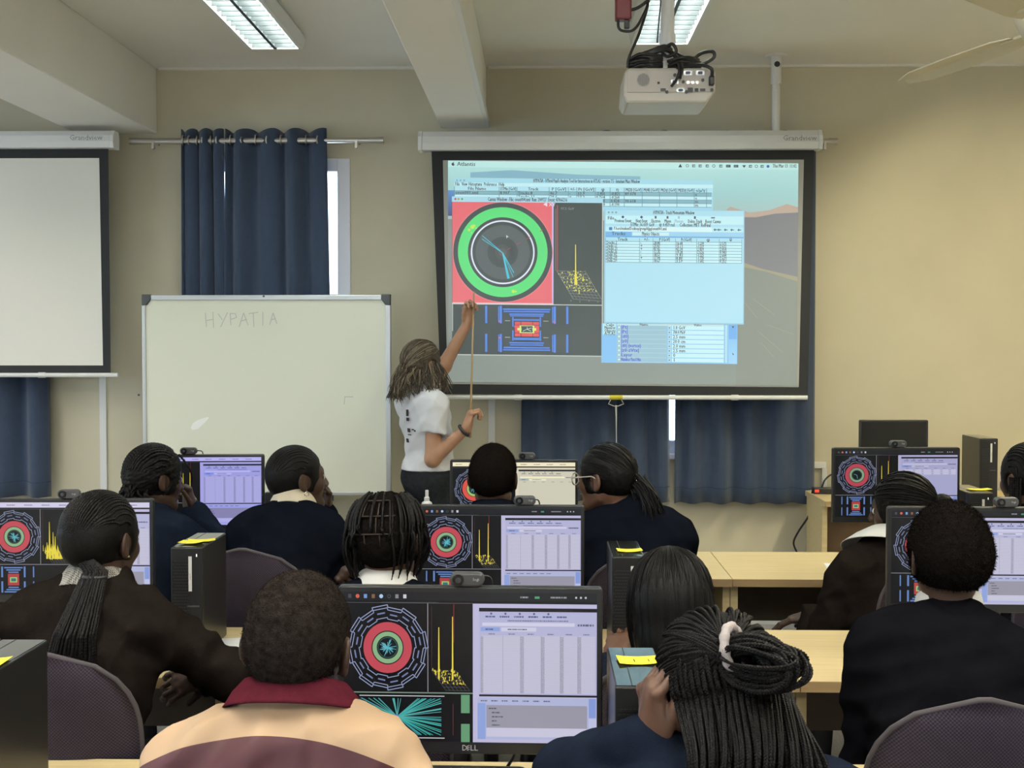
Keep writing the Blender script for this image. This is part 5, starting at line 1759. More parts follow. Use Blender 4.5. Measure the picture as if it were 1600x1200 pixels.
def jacket_mat(c, right, up):
    """beige track jacket whose lower back panel, under an arched seam, is maroon (in the jacket's own coordinates)"""
    m = bpy.data.materials.new('beige_maroon_jacket')
    m.use_nodes = True
    nt = m.node_tree
    b = nt.nodes['Principled BSDF']; b.inputs['Roughness'].default_value = 0.62
    pass
    tc = nt.nodes.new('ShaderNodeTexCoord')
    sub = nt.nodes.new('ShaderNodeVectorMath'); sub.operation = 'SUBTRACT'
    sub.inputs[1].default_value = tuple(c)
    nt.links.new(tc.outputs['Object'], sub.inputs[0])

    def dot(v):
        d = nt.nodes.new('ShaderNodeVectorMath'); d.operation = 'DOT_PRODUCT'
        d.inputs[1].default_value = tuple(v)
        nt.links.new(sub.outputs[0], d.inputs[0])
        return d.outputs['Value']
    x, z = dot(right), dot(up)
    sq = nt.nodes.new('ShaderNodeMath'); sq.operation = 'MULTIPLY'
    nt.links.new(x, sq.inputs[0]); nt.links.new(x, sq.inputs[1])
    k = nt.nodes.new('ShaderNodeMath'); k.operation = 'MULTIPLY_ADD'
    k.inputs[1].default_value = 1.15
    nt.links.new(sq.outputs[0], k.inputs[0]); nt.links.new(z, k.inputs[2])
    lt = nt.nodes.new('ShaderNodeMath'); lt.operation = 'LESS_THAN'
    lt.inputs[1].default_value = 0.0
    nt.links.new(k.outputs[0], lt.inputs[0])
    mx = nt.nodes.new('ShaderNodeMix'); mx.data_type = 'RGBA'
    mx.inputs['A'].default_value = (0.50, 0.335, 0.205, 1)
    mx.inputs['B'].default_value = (0.066, 0.014, 0.022, 1)
    nt.links.new(lt.outputs[0], mx.inputs['Factor'])
    nt.links.new(mx.outputs['Result'], b.inputs['Base Color'])
    return m


def head_field():
    fs = []
    a = ell((0, -0.012, 0.02), (0.0755, 0.096, 0.088))
    occ = ell((0, -0.055, -0.008), (0.062, 0.052, 0.062))
    face = ell((0, 0.03, -0.038), (0.060, 0.064, 0.086))
    jaw = [cap((s * 0.044, 0.002, -0.072), (s * 0.014, 0.066, -0.106), 0.020, 0.019) for s in (-1, 1)]
    chin = ell((0, 0.076, -0.108), (0.022, 0.018, 0.018))
    cheek = [ell((s * 0.038, 0.060, -0.034), (0.022, 0.022, 0.022)) for s in (-1, 1)]
    brow = [cap((0, 0.083, 0.014), (s * 0.045, 0.068, 0.012), 0.012, 0.009) for s in (-1, 1)]
    nose = [cap((0, 0.090, 0.002), (0, 0.106, -0.036), 0.008, 0.0125)] + [ell((s * 0.013, 0.097, -0.041), (0.010, 0.011, 0.008)) for s in (-1, 1)]
    lips = [ell((0, 0.094, -0.066), (0.023, 0.010, 0.0065)), ell((0, 0.091, -0.078), (0.020, 0.010, 0.0075))]
    eyes = [ell((s * 0.031, 0.097, -0.008), (0.018, 0.016, 0.012)) for s in (-1, 1)]
    lid = [ell((s * 0.031, 0.078, -0.008), (0.0155, 0.012, 0.0125)) for s in (-1, 1)]
    ears, dig = [], []
    for s in (-1, 1):
        R = rotz(s * 0.42)
        ears.append(ell((s * 0.081, -0.010, -0.016), (0.0075, 0.0195, 0.031), R))
        ears.append(ell((s * 0.078, -0.002, -0.041), (0.0065, 0.0095, 0.010), R))
        dig.append(ell((s * 0.0895, -0.006, -0.012), (0.006, 0.011, 0.019), R))

    def f(P):
        d = smin(a(P), occ(P), 0.03)
        d = smin(d, face(P), 0.035)
        for g_ in jaw: d = smin(d, g_(P), 0.022)
        d = smin(d, chin(P), 0.02)
        for g_ in cheek: d = smin(d, g_(P), 0.02)
        for g_ in brow: d = smin(d, g_(P), 0.014)
        for g_ in eyes: d = smax(d, -g_(P), 0.012)
        for g_ in lid: d = smin(d, g_(P), 0.004)
        for g_ in nose: d = smin(d, g_(P), 0.010)
        for g_ in lips: d = smin(d, g_(P), 0.005)
        e = np.minimum(ears[0](P), ears[2](P)); e = smin(e, np.minimum(ears[1](P), ears[3](P)), 0.008)
        e = smax(e, -np.minimum(dig[0](P), dig[1](P)), 0.005)
        return smin(d, e, 0.006)
    return f


HEADF = head_field()
SKULL = union([ell((0, -0.012, 0.02), (0.0755, 0.096, 0.088)), ell((0, -0.055, -0.008), (0.062, 0.052, 0.062)), ell((0, 0.02, -0.03), (0.058, 0.06, 0.07))], 0.03)


def hand(Wp, d, n, side, curls=(18, 28, 18), spread=0.06, thumb=(35, 20)):
    """palm and five fingers; d along the fingers, n out of the palm, side +1 right / -1 left"""
    d = nrm(d); n = nrm(np.array(n) - d * np.dot(n, d)); t = side * np.cross(d, n)
    Wp = np.array(Wp, float)
    R = np.stack([t, d, n], 1)
    fs = [ell(Wp + d * 0.050, (0.039, 0.054, 0.0150), R), cap(Wp + d * 0.02, Wp + d * 0.07 + t * 0.012, 0.017, 0.014), cap(Wp, Wp + d * 0.03, 0.026, 0.022)]
    palm = union(fs, 0.02)
    fing, knuck = [], []
    for j, (off, L3) in enumerate(((0.030, (0.042, 0.025, 0.02)), (0.010, (0.047, 0.03, 0.022)), (-0.011, (0.043, 0.028, 0.021)), (-0.030, (0.034, 0.021, 0.018)))):
        p0 = Wp + d * (0.088 - abs(j - 1) * 0.005) + t * off
        a = 0.0
        dd0 = nrm(d + t * spread * (1.5 - j))
        knuck.append(ell(p0 - n * 0.004, (0.0098, 0.0105, 0.0098)))
        knuck.append(cap(Wp + d * 0.03 + t * off * 0.5 - n * 0.0135, p0 - n * 0.0065, 0.0035, 0.0045))
        for l, c, r in zip(L3, curls, (0.0088, 0.0080, 0.0072)):
            a += math.radians(c)
            p1 = p0 + l * (math.cos(a) * dd0 + math.sin(a) * n)
            fing.append(cap(p0, p1, r, r * 0.92))
            p0 = p1
    p0 = Wp + d * 0.022 + t * 0.026 + n * 0.006
    a0 = math.radians(thumb[0])
    p1 = p0 + 0.042 * nrm(d * math.cos(a0) + t * math.sin(a0) + n * 0.35)
    p2 = p1 + 0.034 * nrm(d * math.cos(a0 - math.radians(thumb[1])) + t * math.sin(a0 - math.radians(thumb[1])) + n * 0.45)
    fing += [cap(p0, p1, 0.0125, 0.0100), cap(p1, p2, 0.0098, 0.0082)]

    def f(P):
        q_ = palm(P)
        for g_ in knuck: q_ = smin(q_, g_(P), 0.006)
        for g_ in fing: q_ = smin(q_, g_(P), 0.0035)
        return q_
    return f


def ik(S, Wt, l1, l2, pole):
    S, Wt = np.array(S, float), np.array(Wt, float)
    v = Wt - S
    D = min(np.linalg.norm(v), (l1 + l2) * 0.995)
    u = nrm(v)
    x = (l1 * l1 - l2 * l2 + D * D) / (2 * D)
    h = math.sqrt(max(l1 * l1 - x * x, 0))
    p_ = np.array(pole, float); p_ = nrm(p_ - u * np.dot(p_, u))
    return S + u * x + p_ * h, S + u * D


class Person:
    def __init__(s, label, head, hyaw=0, hpitch=0, hroll=0, byaw=0, skin=0, hs=1.0, bw=1.0, neck=(0, -0.05, -0.165), pelvis=None, torso=0.50, lateral=0.0,
                 arms=None, top=None, top_t=0.014, sleeve='long', hgroup=None, stand=False, wr=0.005, res=0.0085, lower=None, shoulder_up=0.0, seed=1):
        s.label, s.seed = label, seed
        s.C = np.array(head, float) if len(head) == 3 and not isinstance(head, tuple) else at(*head)
        s.Rb, s.hs = rotz(math.radians(byaw)), hs
        s.Rh = rotz(math.radians(hyaw)) @ rotx(math.radians(hpitch)) @ roty(math.radians(hroll))
        s.C7 = s.C + s.Rb @ np.array(neck)
        zp = 0.56 if not stand else 0.93
        if pelvis is None:
            dz = s.C7[2] - zp
            back = math.sqrt(max(torso ** 2 - dz ** 2, 0.0004))
            pel = s.C7 + s.Rb @ np.array([lateral, -back + 0.02, 0]); pel[2] = zp
        else:
            pel = np.array(pelvis)
        s.pel = pel
        s.right = s.Rb[:, 0]
        up = nrm(s.C7 - pel)
        s.right = nrm(s.right - up * np.dot(s.right, up))
        s.up, s.fwd = up, np.cross(up, s.right)
        s.Rt = np.stack([s.right, s.fwd, s.up], 1)
        s.bw = bw
        s.base = np.array([pel[0], pel[1], 0.0])
        s.root = empty('person', label, 'person', tuple(s.base))
        s.skin = SKIN[skin]
        Tl = float(np.linalg.norm(s.C7 - pel))
        T = s.T
        # joints
        s.S = {k: T(k * 0.162 * bw, 0.015, 0.075 - shoulder_up) for k in (-1, 1)}
        s.E, s.W, hands = {}, {}, []
        arms = arms or {}
        for k in (-1, 1):
            a = arms.get(k, {})
            wt = a.get('w')
            if wt is None:
                wt = s.C7 + s.Rb @ np.array([k * 0.115, 0.40, 0]); wt[2] = HD + 0.045
            pole = a.get('pole', s.Rb @ np.array([k * 0.32, -0.25, -0.95]))
            s.E[k], s.W[k] = ik(s.S[k], wt, a.get('l1', 0.275), a.get('l2', 0.245), pole)
            dd = a.get('d', s.W[k] - s.E[k]); nn = a.get('n', np.array([0, 0, -1.0]))
            hands.append((k, hand(s.W[k], dd, nn, k, a.get('curl', (18, 28, 18)), thumb=a.get('thumb', (35, 20)))))
        s.hip = {k: pel + s.Rb @ np.array([k * 0.085, 0.02, -0.02 if not stand else -0.05]) for k in (-1, 1)}
        if stand:
            s.K = {k: s.hip[k] + s.Rb @ np.array([k * 0.015, 0.02, -0.41]) for k in (-1, 1)}
            s.A = {k: s.K[k] + s.Rb @ np.array([k * 0.01, -0.02, -0.39]) for k in (-1, 1)}
        else:
            s.K = {k: s.hip[k] + s.Rb @ np.array([k * 0.05, 0.40, -0.02]) for k in (-1, 1)}
            s.A = {k: s.K[k] + s.Rb @ np.array([0, 0.02, 0]) for k in (-1, 1)}
        for k in (-1, 1): s.A[k][2] = 0.085
        nb, nt_ = T(0, 0.045, 0.03), s.L((0, -0.018, -0.05))
        # --- body fields
        def torso_f(t, k=0.05):
            b_ = bw
            fs = [ell(T(0, 0.040, 0.19), (0.142 * b_ + t, 0.098 + t, 0.185 + t), s.Rt), ell(T(0, 0.012, 0.15), (0.15 * b_ + t, 0.082 + t, 0.15 + t), s.Rt),
                  cap(T(-0.125 * b_, 0.015, 0.068 - shoulder_up), T(0.125 * b_, 0.015, 0.068 - shoulder_up), 0.057 + t),
                  ell(T(0, 0.035, Tl * 0.70), (0.128 * b_ + t, 0.098 + t, 0.15 + t), s.Rt), ell(pel, (0.165 * b_ + t, 0.125 + t, 0.115 + t), s.Rb)]
            fs += [cap(T(0, 0.035, -0.005), T(q * 0.11 * b_, 0.012, 0.05 - shoulder_up), 0.052 + t * 0.8, 0.046 + t) for q in (-1, 1)]
            return union(fs, k)

        def arm_f(t, k, upto=1.0, ru=(0.048, 0.040), rf=(0.040, 0.0265)):
            fs = [cap(s.S[k], s.E[k], ru[0] + t, ru[1] + t)]
            if upto > 0:
                e = s.E[k] + (s.W[k] - s.E[k]) * upto
                fs.append(cap(s.E[k], e, rf[0] + t, rf[0] + (rf[1] - rf[0]) * upto + t))
            return union(fs, 0.02)

        def leg_f(t, k):
            return union([cap(s.hip[k], s.K[k], 0.082 * bw + t, 0.056 + t), cap(s.K[k], s.A[k], 0.054 + t, 0.036 + t)], 0.03)
        s.torso_f, s.arm_f, s.leg_f = torso_f, arm_f, leg_f
        core = [torso_f(-0.006)] + [arm_f(0, k) for k in (-1, 1)] + [leg_f(-0.004, k) for k in (-1, 1)] + [cap(s.A[k], s.A[k] + s.Rb @ np.array([0, 0.15, -0.05]), 0.034, 0.028) for k in (-1, 1)]
        neckf = cap(nb, nt_, 0.058 * bw ** 0.5, 0.050)
        neck2 = cap(nt_, s.L((0, 0.0, -0.03)), 0.050, 0.05)

        def headw(P):
            return HEADF((P - s.C) @ s.Rh / hs) * hs
        s.headw = headw

        def body(P):
            d = core[0](P)
            for g_ in core[1:]: d = smin(d, g_(P), 0.03)
            d = smin(d, neckf(P), 0.03)
            hd_ = smin(headw(P), neck2(P), 0.02)
            d = smin(d, hd_, 0.02)
            for k, hf in hands: d = smin(d, hf(P), 0.004)
            return d
        allp = np.array([s.C, pel] + [q[k] for q in (s.S, s.E, s.W, s.K, s.A) for k in (-1, 1)])
        lo, hi = allp.min(0) - 0.24, allp.max(0) + 0.24
        lo[2] = max(lo[2], -0.02)
        parts_v, parts_q, n0 = [], [], 0
        hl, hh = s.C - 0.16, s.C + 0.16
        hl[2] = s.C[2] - 0.15
        boxes = [(hl, hh, 0.0045)] + [(s.W[k] - 0.16, s.W[k] + 0.16, 0.0042) for k, _ in hands if not (arms.get(k, {}).get('coarse', k not in arms))]
        inbox = lambda c: np.any([np.all((c > a) & (c < b), axis=1) for a, b, _ in boxes], axis=0)
        v, q_ = sdf_mesh(body, lo, hi, res * 1.25)
        cen = v[q_].mean(1)
        keep = ~np.any([np.all((cen > a + 0.012) & (cen < b - 0.012), axis=1) for a, b, _ in boxes], axis=0)
        parts_v.append(v); parts_q.append(q_[keep]); n0 = len(v)
        for bi, (a, b, h_) in enumerate(boxes):
            v, q_ = sdf_mesh(body, a, b, h_, L=3)
            cen = v[q_].mean(1)
            keep = np.all((cen > a) & (cen < b), axis=1)
            for (a2, b2, _) in boxes[:bi]: keep &= ~np.all((cen > a2 + 0.006) & (cen < b2 - 0.006), axis=1)
            parts_v.append(v); parts_q.append(q_[keep] + n0); n0 += len(v)
        me = np_mesh('body', np.concatenate(parts_v) - s.base, np.concatenate(parts_q))
        s.body = link('body', me, s.skin, s.root)
        for k in (-1, 1):
            e = s.L((k * 0.031, 0.0815, -0.008))
            eo = part('eye', MB().sphere(e - s.base, 0.0118 * hs, 10, 8), M_eye, s.body, smooth=True)
            part('iris', MB().sphere(s.L((k * 0.031, 0.0885, -0.008)) - s.base, 0.0058 * hs, 8, 6), M_iris, eo, smooth=True)
        # --- clothes
        wf = wrinkle(seed, wr, 0.11)
        tt = top_t
        tf = torso_f(tt)
        cuff = {'long': 0.94, 'short': 0.0}[sleeve]
        af = []
        for k in (-1, 1):
            if sleeve == 'long':
                af.append(arm_f(tt * 0.85, k, 0.95, rf=(0.042, 0.034)))
            else:
                m_ = s.S[k] + (s.E[k] - s.S[k]) * 0.50
                ax = nrm(s.E[k] - s.S[k]); c_ = cap(s.S[k], s.S[k] + (s.E[k] - s.S[k]) * 0.75, 0.052 + tt, 0.058 + tt * 0.6)
                af.append(lambda P, c_=c_, ax=ax, m_=m_: smax(c_(P), (P - m_) @ ax, 0.004))
        neck_cut = cap(T(0, 0.045, 0.03), T(0, 0.075, -0.14), 0.052, 0.075)
        zh = pel[2] - (0.06 if not stand else -0.03)

        def topf(P):
            d = tf(P)
            for g_ in af: d = smin(d, g_(P), 0.035)
            d = d + wf(P)
            d = smax(d, -neck_cut(P), 0.008)
            d = smax(d, zh - P[:, 2], 0.006)
            return d
        v, q_ = sdf_mesh(topf, lo, hi, res)
        s.top = link({'long': 'jersey', 'short': 't_shirt'}[sleeve], np_mesh('top', v - s.base, q_), top or M_navy, s.root)
        lf = [leg_f(0.012, k) for k in (-1, 1)]
        hipf = ell(pel + np.array([0, 0, -0.015]), (0.168 * bw + 0.012, 0.128 + 0.012, 0.12), s.Rb)
        wf2 = wrinkle(seed + 50, 0.004, 0.12)

        def lowf(P):
            d = smin(lf[0](P), lf[1](P), 0.015)
            d = smin(d, hipf(P), 0.05) + wf2(P)
            return smax(d, 0.10 - P[:, 2], 0.004)
        lo2 = lo.copy(); hi2 = hi.copy(); hi2[2] = pel[2] + 0.2
        v, q_ = sdf_mesh(lowf, lo2, hi2, res * 1.4 if not stand else res)
        link('trousers', np_mesh('trousers', v - s.base, q_), lower or M_trous, s.root)
        for k in (-1, 1):
            a = s.A[k].copy(); a[2] = 0.06
            ft = union([cap(a + s.Rb @ np.array([0, -0.02, -0.02]), a + s.Rb @ np.array([0, 0.05, -0.015]), 0.040, 0.040), cap(a + s.Rb @ np.array([0, 0.05, -0.02]), a + s.Rb @ np.array([k * 0.01, 0.16, -0.03]), 0.042, 0.032), cap(a, a + np.array([0, 0, 0.05]), 0.042, 0.042)], 0.02)
            fz = lambda P, ft=ft: smax(ft(P), -P[:, 2] + 0.001, 0.004)
            v, q_ = sdf_mesh(fz, a + [-0.22, -0.22, -0.08], a + [0.22, 0.22, 0.1], 0.01, L=3)
            link('shoe', np_mesh('shoe', v - s.base, q_), M_shoe, s.root)

    def T(s, a, b, c):
        return s.C7 + s.right * a + s.fwd * b - s.up * c

    def L(s, p_):
        return s.C + s.Rh @ (np.array(p_, float) * s.hs)

    def add(s, name, mb, m, smooth=True, parent=None):
        for i, q_ in enumerate(mb.v):
            mb.v[i] = (q_[0] - s.base[0], q_[1] - s.base[1], q_[2] - s.base[2])
        return part(name, mb, m, parent or s.root, smooth=smooth)

    def collar(s, m, r0=0.060, r1=0.084, top=0.05, drop=0.05, front=0.03, name='collar', rise=0.03, seg=36, open_=0.35):
        """folded collar standing round the neck"""
        ax = nrm(s.up * 0.7 + nrm(s.L((0, -0.02, -0.06)) - s.T(0, 0.03, 0)) * 0.5)
        rt = nrm(s.right - ax * np.dot(s.right, ax)); fw_ = np.cross(ax, rt)
        c = s.T(0, 0.042, 0.0)
        rows = [(r0 + 0.004, 0.0, 0.0), (r0, top * 0.6, 0.1), (r0 + 0.001, top, 0.2), (r0 + 0.010, top + 0.003, 0.25), ((r0 + r1) / 2 + 0.008, top - drop * 0.45, 0.6), (r1, top - drop, 1.0), (r1 + 0.003, top - drop - 0.004, 1.0)]
        vs, fs = [], []
        for i in range(seg + 1):
            a = open_ + (2 * PI - 2 * open_) * i / seg        # 0 = front
            fr_ = (1 + math.cos(a)) / 2
            for (r, z, w) in rows:
                zz = z - front * fr_ * (0.8 + 0.5 * w) + rise
                vs.append(c + rt * (-math.sin(a) * r * 1.02) + fw_ * (math.cos(a) * r * 1.08) + ax * zz)
        n = len(rows)
        for i in range(seg):
            for j in range(n - 1):
                fs.append((i * n + j, (i + 1) * n + j, (i + 1) * n + j + 1, i * n + j + 1))
        o = s.add(name, MB().add(vs, fs), m)
        sd = o.modifiers.new('thick', 'SOLIDIFY'); sd.thickness = 0.0025; sd.offset = 0
        return o

    # ---------------- hair
    def cap_hair(s, t=0.010, m=None, noise=0.0015, res=0.0045, nape=-0.072, front=0.0, fuzz=0, flen=0.004, ridges=None, name='hair', side=0.0, extra=None, stretch=None):
        wfn = wrinkle(s.seed + 9, noise, 0.02)
        face = ell((0, 0.118 + front, -0.045), (0.082, 0.075, 0.118))
        ear = [ell((k * 0.088, 0.004, -0.022), (0.03, 0.026, 0.034)) for k in (-1, 1)]
        low = ell((0, 0.03, -0.13), (0.12, 0.085, 0.075))

        def f(P):
            d = SKULL(P) - t
            if stretch: d = np.minimum(d, SKULL(P / np.array(stretch)) - t)
            if extra is not None: d = smin(d, extra(P), 0.02)
            if ridges:
                d = d - ridges(P)
            d = d + wfn(P)
            d = smax(d, -face(P), 0.012)
            for e in ear: d = smax(d, -e(P), 0.008)
            d = smax(d, -low(P), 0.012)
            d = smax(d, (nape - 0.25 * np.maximum(P[:, 1] + 0.06, 0)) - P[:, 2], 0.012)
            return d
        v, q_ = sdf_mesh(f, (-0.14, -0.17, -0.16), (0.14, 0.14, 0.19), res, L=3)
        wv = s.C + (v * s.hs) @ s.Rh.T
        o = link(name, np_mesh('hair', wv - s.base, q_), m or M_hair, s.root)
        if fuzz:
            r = np.random.RandomState(s.seed)
            e1 = v[q_[:, 2]] - v[q_[:, 0]]; e2 = v[q_[:, 3]] - v[q_[:, 1]]
            nn = np.cross(e1, e2); nn /= np.linalg.norm(nn, axis=1, keepdims=True) + 1e-12
            idx = r.randint(0, len(q_), fuzz)
            b = v[q_[idx]].mean(1) + r.uniform(-1, 1, (fuzz, 3)) * res * 0.5
            n_ = nn[idx] + r.randn(fuzz, 3) * 0.55
            n_ /= np.linalg.norm(n_, axis=1, keepdims=True)
            tng = np.cross(n_, r.randn(fuzz, 3)); tng /= np.linalg.norm(tng, axis=1, keepdims=True)
            ln = flen * r.uniform(0.5, 1.3, (fuzz, 1))
            tri = np.stack([b - tng * 0.0007, b + tng * 0.0007, b + n_ * ln + tng * 0.0004 * r.randn(fuzz, 1)], 1).reshape(-1, 3)
            tw = s.C + (tri * s.hs) @ s.Rh.T
            o2 = link('hair_fuzz', np_mesh('hair_fuzz', tw - s.base, np.arange(fuzz * 3).reshape(-1, 3)), m or M_hair, o)
            tag(o2, kind='stuff')
        return o

    def row(s, u, th0, th1, n=26, rad=(0.082, 0.102, 0.094), conv=None):
        """path over the skull from the forehead (th0) to the nape (th1), sideways position u"""
        pts = []
        for i in range(n + 1):
            t = i / n
            th = math.radians(th0 + (th1 - th0) * t)
            uu = u if conv is None else u * (1 - (1 - conv) * max(0, (t - 0.55) / 0.45) ** 1.3)
            k = math.sqrt(max(0.05, 1 - uu * uu))
            pts.append(s.L((uu * rad[0], -0.014 + rad[1] * k * math.cos(th), 0.018 + rad[2] * k * math.sin(th))))
        return np.array(pts)


def braid(mb, path, r, pitch=0.022, n=5, sub=1):
    """three plaited strands along the path"""
    P_ = np.array(path)
    seg = np.linalg.norm(np.diff(P_, axis=0), axis=1)
    sl = np.concatenate([[0], np.cumsum(seg)])
    m = max(6, int(sl[-1] / (pitch / 6)))
    tt = np.linspace(0, sl[-1], m)
    Q = np.stack([np.interp(tt, sl, P_[:, i]) for i in range(3)], 1)
    T = np.gradient(Q, axis=0); T /= np.linalg.norm(T, axis=1, keepdims=True) + 1e-12
    N = np.cross(T, [0.3, 0.9, 0.1]); N /= np.linalg.norm(N, axis=1, keepdims=True) + 1e-12
    B = np.cross(T, N)
    ph = tt / pitch * 2 * PI
    tap = np.clip((sl[-1] - tt) / 0.05, 0.45, 1)[:, None]
    for k in range(3):
        a = ph + k * 2 * PI / 3
        C_ = Q + (N * (np.sin(a) * r * 0.62)[:, None] + B * (np.sin(2 * a) * r * 0.36)[:, None]) * tap
        mb.tube(C_, r * 0.56 * tap[:, 0], n, cap=False)


def beaded(mb, path, r, lam=0.009, n=5, taper=True, amp=0.22):
    P_ = np.array(path)
    seg = np.linalg.norm(np.diff(P_, axis=0), axis=1)
    sl = np.concatenate([[0], np.cumsum(seg)])
    m = max(6, int(sl[-1] / (lam / 3)))
    tt = np.linspace(0, sl[-1], m)
    Q = np.stack([np.interp(tt, sl, P_[:, i]) for i in range(3)], 1)
    rr = r * (1 + amp * np.cos(tt / lam * 2 * PI))
    if taper: rr *= np.clip((sl[-1] - tt) / 0.03, 0.4, 1)
    mb.tube(Q, rr, n, cap=False)


def strand_fan(mb, paths, r, n=4):
    for p_ in paths:
        m = len(p_)
        mb.tube(p_, r * np.linspace(1, 0.5, m), n, cap=False)
# ------------------------------------------------------------------ the people
V = lambda *a: np.array(a, float)


def sit(p_, label, dy=0.0, dx=0.0):
    chair(label, p_.pel[0] + dx, p_.pel[1] + dy, math.atan2(p_.Rb[1, 0], p_.Rb[0, 0]))


def ellp(P_, d, rad=(0.084, 0.104, 0.096)):
    d = nrm(d)
    return P_.L((d[0] * rad[0], -0.014 + d[1] * rad[1], 0.018 + d[2] * rad[2]))


def arc(P_, d0, d1, n=14, rad=(0.084, 0.104, 0.096)):
    d0, d1 = nrm(d0), nrm(d1)
    om = math.acos(max(-1, min(1, float(np.dot(d0, d1)))))
    out = []
    for i in range(n + 1):
        t = i / n
        d = (math.sin((1 - t) * om) * d0 + math.sin(t * om) * d1) / (math.sin(om) + 1e-9)
        out.append(ellp(P_, d, rad))
    return np.array(out)


# --- presenter -----------------------------------------------------------
pr = Person('presenter standing in a white t-shirt, pointing at the lit screen with a stick', (661, 566, 6.85), hyaw=-50, hpitch=8, byaw=-58, skin=2, bw=0.92, stand=True,
            pelvis=at(668, 742, 6.85), neck=(0.0, -0.035, -0.165), top=M_tee, top_t=0.020, sleeve='short', wr=0.010, lower=M_jeans, res=0.007, seed=3,
            arms={-1: dict(w=at(731, 505, 6.96), pole=V(0.9, 0.2, -0.5), d=V(0.10, 0.02, 1), n=V(0.5, -0.8, 0.0), curl=(35, 75, 45), l1=0.29, l2=0.26, thumb=(20, 20)),
                  1: dict(w=at(729, 669, 6.68), pole=V(0.15, -0.1, -1), d=V(0.25, 0.1, 0.9), n=V(0.9, 0.3, -0.2), curl=(60, 75, 45), thumb=(25, 25))})
M_brown = mat('brown_hair', (0.060, 0.043, 0.028, 1), 0.45, spec=0.4, var=0.3, vscale=30, bump=0.3, bscale=60, stretch=(5, 5, 0.6))
M_light = mat('highlight_hair', (0.21, 0.165, 0.105, 1), 0.42, spec=0.4)
pr.cap_hair(0.015, M_brown, noise=0.003, nape=-0.09)
hb, hl_ = MB(), MB()
rg = np.random.RandomState(4)
tie = nrm((0.0, -0.93, -0.28))
for k in range(150):
    a = rg.uniform(-1.25, 1.25)
    st = nrm((math.sin(a) * 0.95, 0.55 * math.cos(a) + rg.uniform(-0.25, 0.1), rg.uniform(0.15, 0.95)))
    pth = arc(pr, st, tie + rg.randn(3) * 0.05, 10, tuple(x + rg.uniform(0.002, 0.012) for x in (0.086, 0.107, 0.099)))
    (hl_ if rg.rand() < 0.22 else hb).tube(pth, 0.0022, 4, cap=False)
tiew = ellp(pr, tie, (0.095, 0.12, 0.11))
for k in range(620):
    if k < 260:
        p0 = tiew + rg.randn(3) * 0.012
    else:
        a = rg.uniform(0.5, 2 * PI - 0.5)
        p0 = pr.L((0.085 * math.sin(a), 0.09 * math.cos(a) - 0.015, -0.015 + rg.uniform(-0.03, 0.025)))
    out_ = nrm(np.array([p0[0] - pr.C[0], p0[1] - pr.C[1], 0]))
    L_ = rg.uniform(0.105, 0.150) + (0.02 if k < 260 else 0)
    sp = rg.uniform(0.02, 0.055)
    clump = math.floor(math.atan2(out_[1], out_[0]) * 7); wv_, ph_k = 0.009 + 0.005 * math.sin(clump * 1.7), clump * 2.1 + rg.uniform(-0.4, 0.4)
    sd = nrm(np.cross(out_, [0, 0, 1]))
    fl = rg.uniform(-0.025, 0.04)
    pth = [p0 + out_ * (sp * math.sin(min(1, t * 1.3) * PI / 2) + fl * t ** 3) + sd * (wv_ * math.sin(t * 9 + ph_k) * (0.4 + 0.6 * t) + 0.045 * (rg.rand() - 0.5) * 0) + V(0, 0, -L_ * t) for t in np.linspace(0, 1, 12)]
    (hl_ if rg.rand() < 0.25 else hb).tube(pth, [0.0021] * 9 + [0.0018, 0.0014, 0.0008], 4, cap=False)
ho = pr.add('hair_strands', hb, M_brown)
pr.add('hair_highlights', hl_, M_light)
pr.add('hair_tie', MB().sphere(tiew, (0.014, 0.014, 0.012), 10, 6), M_black)
wv = nrm(pr.W[1] - pr.E[1]); wc = pr.W[1] - wv * 0.02
a1 = nrm(np.cross(wv, [0, 0, 1])); a2 = np.cross(wv, a1)
pr.add('watch_strap', MB().tube([wc + 0.034 * (a1 * math.cos(t) + a2 * math.sin(t)) for t in np.arange(20) * 2 * PI / 20], 0.0085, 6, closed=True), M_black)
# print on the back of the shirt
for (px, py, w_, h_) in ((637.5, 645, 3, 10), (638, 655, 3.4, 5), (640, 672, 4, 6), (646, 671, 3, 1.6), (641, 679, 5, 1.2), (638, 688, 3, 6), (649, 673, 2, 2)):
    p0 = at(px, py, 6.5)
    d_ = nrm(p0 - V(0, 0, EYE)); lo_, pt = 6.3, None
    for i in range(600):
        q_ = V(0, 0, EYE) + d_ * (6.3 + i * 0.002)
        if pr.torso_f(0.020)(q_[None, :])[0] < 0.004:
            pt = q_; break
    if pt is None: continue
    e = 1e-3
    ff = pr.torso_f(0.020)
    nv = nrm([ff((pt + e * np.eye(3)[i])[None])[0] - ff((pt - e * np.eye(3)[i])[None])[0] for i in range(3)])
    tx = nrm(np.cross([0, 0, 1], nv)); tz = np.cross(nv, tx)
    sx, sz = w_ / 292 / max(0.35, abs(tx[0])) / 2, h_ / 292 / 2
    c_ = pt + nv * 0.007
    pr.add('shirt_print', MB().add([c_ + tx * a * sx + tz * b * sz + nv * o_ for o_ in (0, -0.004) for a, b in ((-1, -1), (1, -1), (1, 1), (-1, 1))], [(0, 1, 2, 3), (7, 6, 5, 4), (0, 4, 5, 1), (1, 5, 6, 2), (2, 6, 7, 3), (3, 7, 4, 0)]), mat('dark_print', (0.03, 0.02, 0.025, 1), 0.8), smooth=False)
s0, s1 = at(740.5, 456, 6.965), at(734.5, 684, 6.71)
sc_ = (s0 + s1) / 2
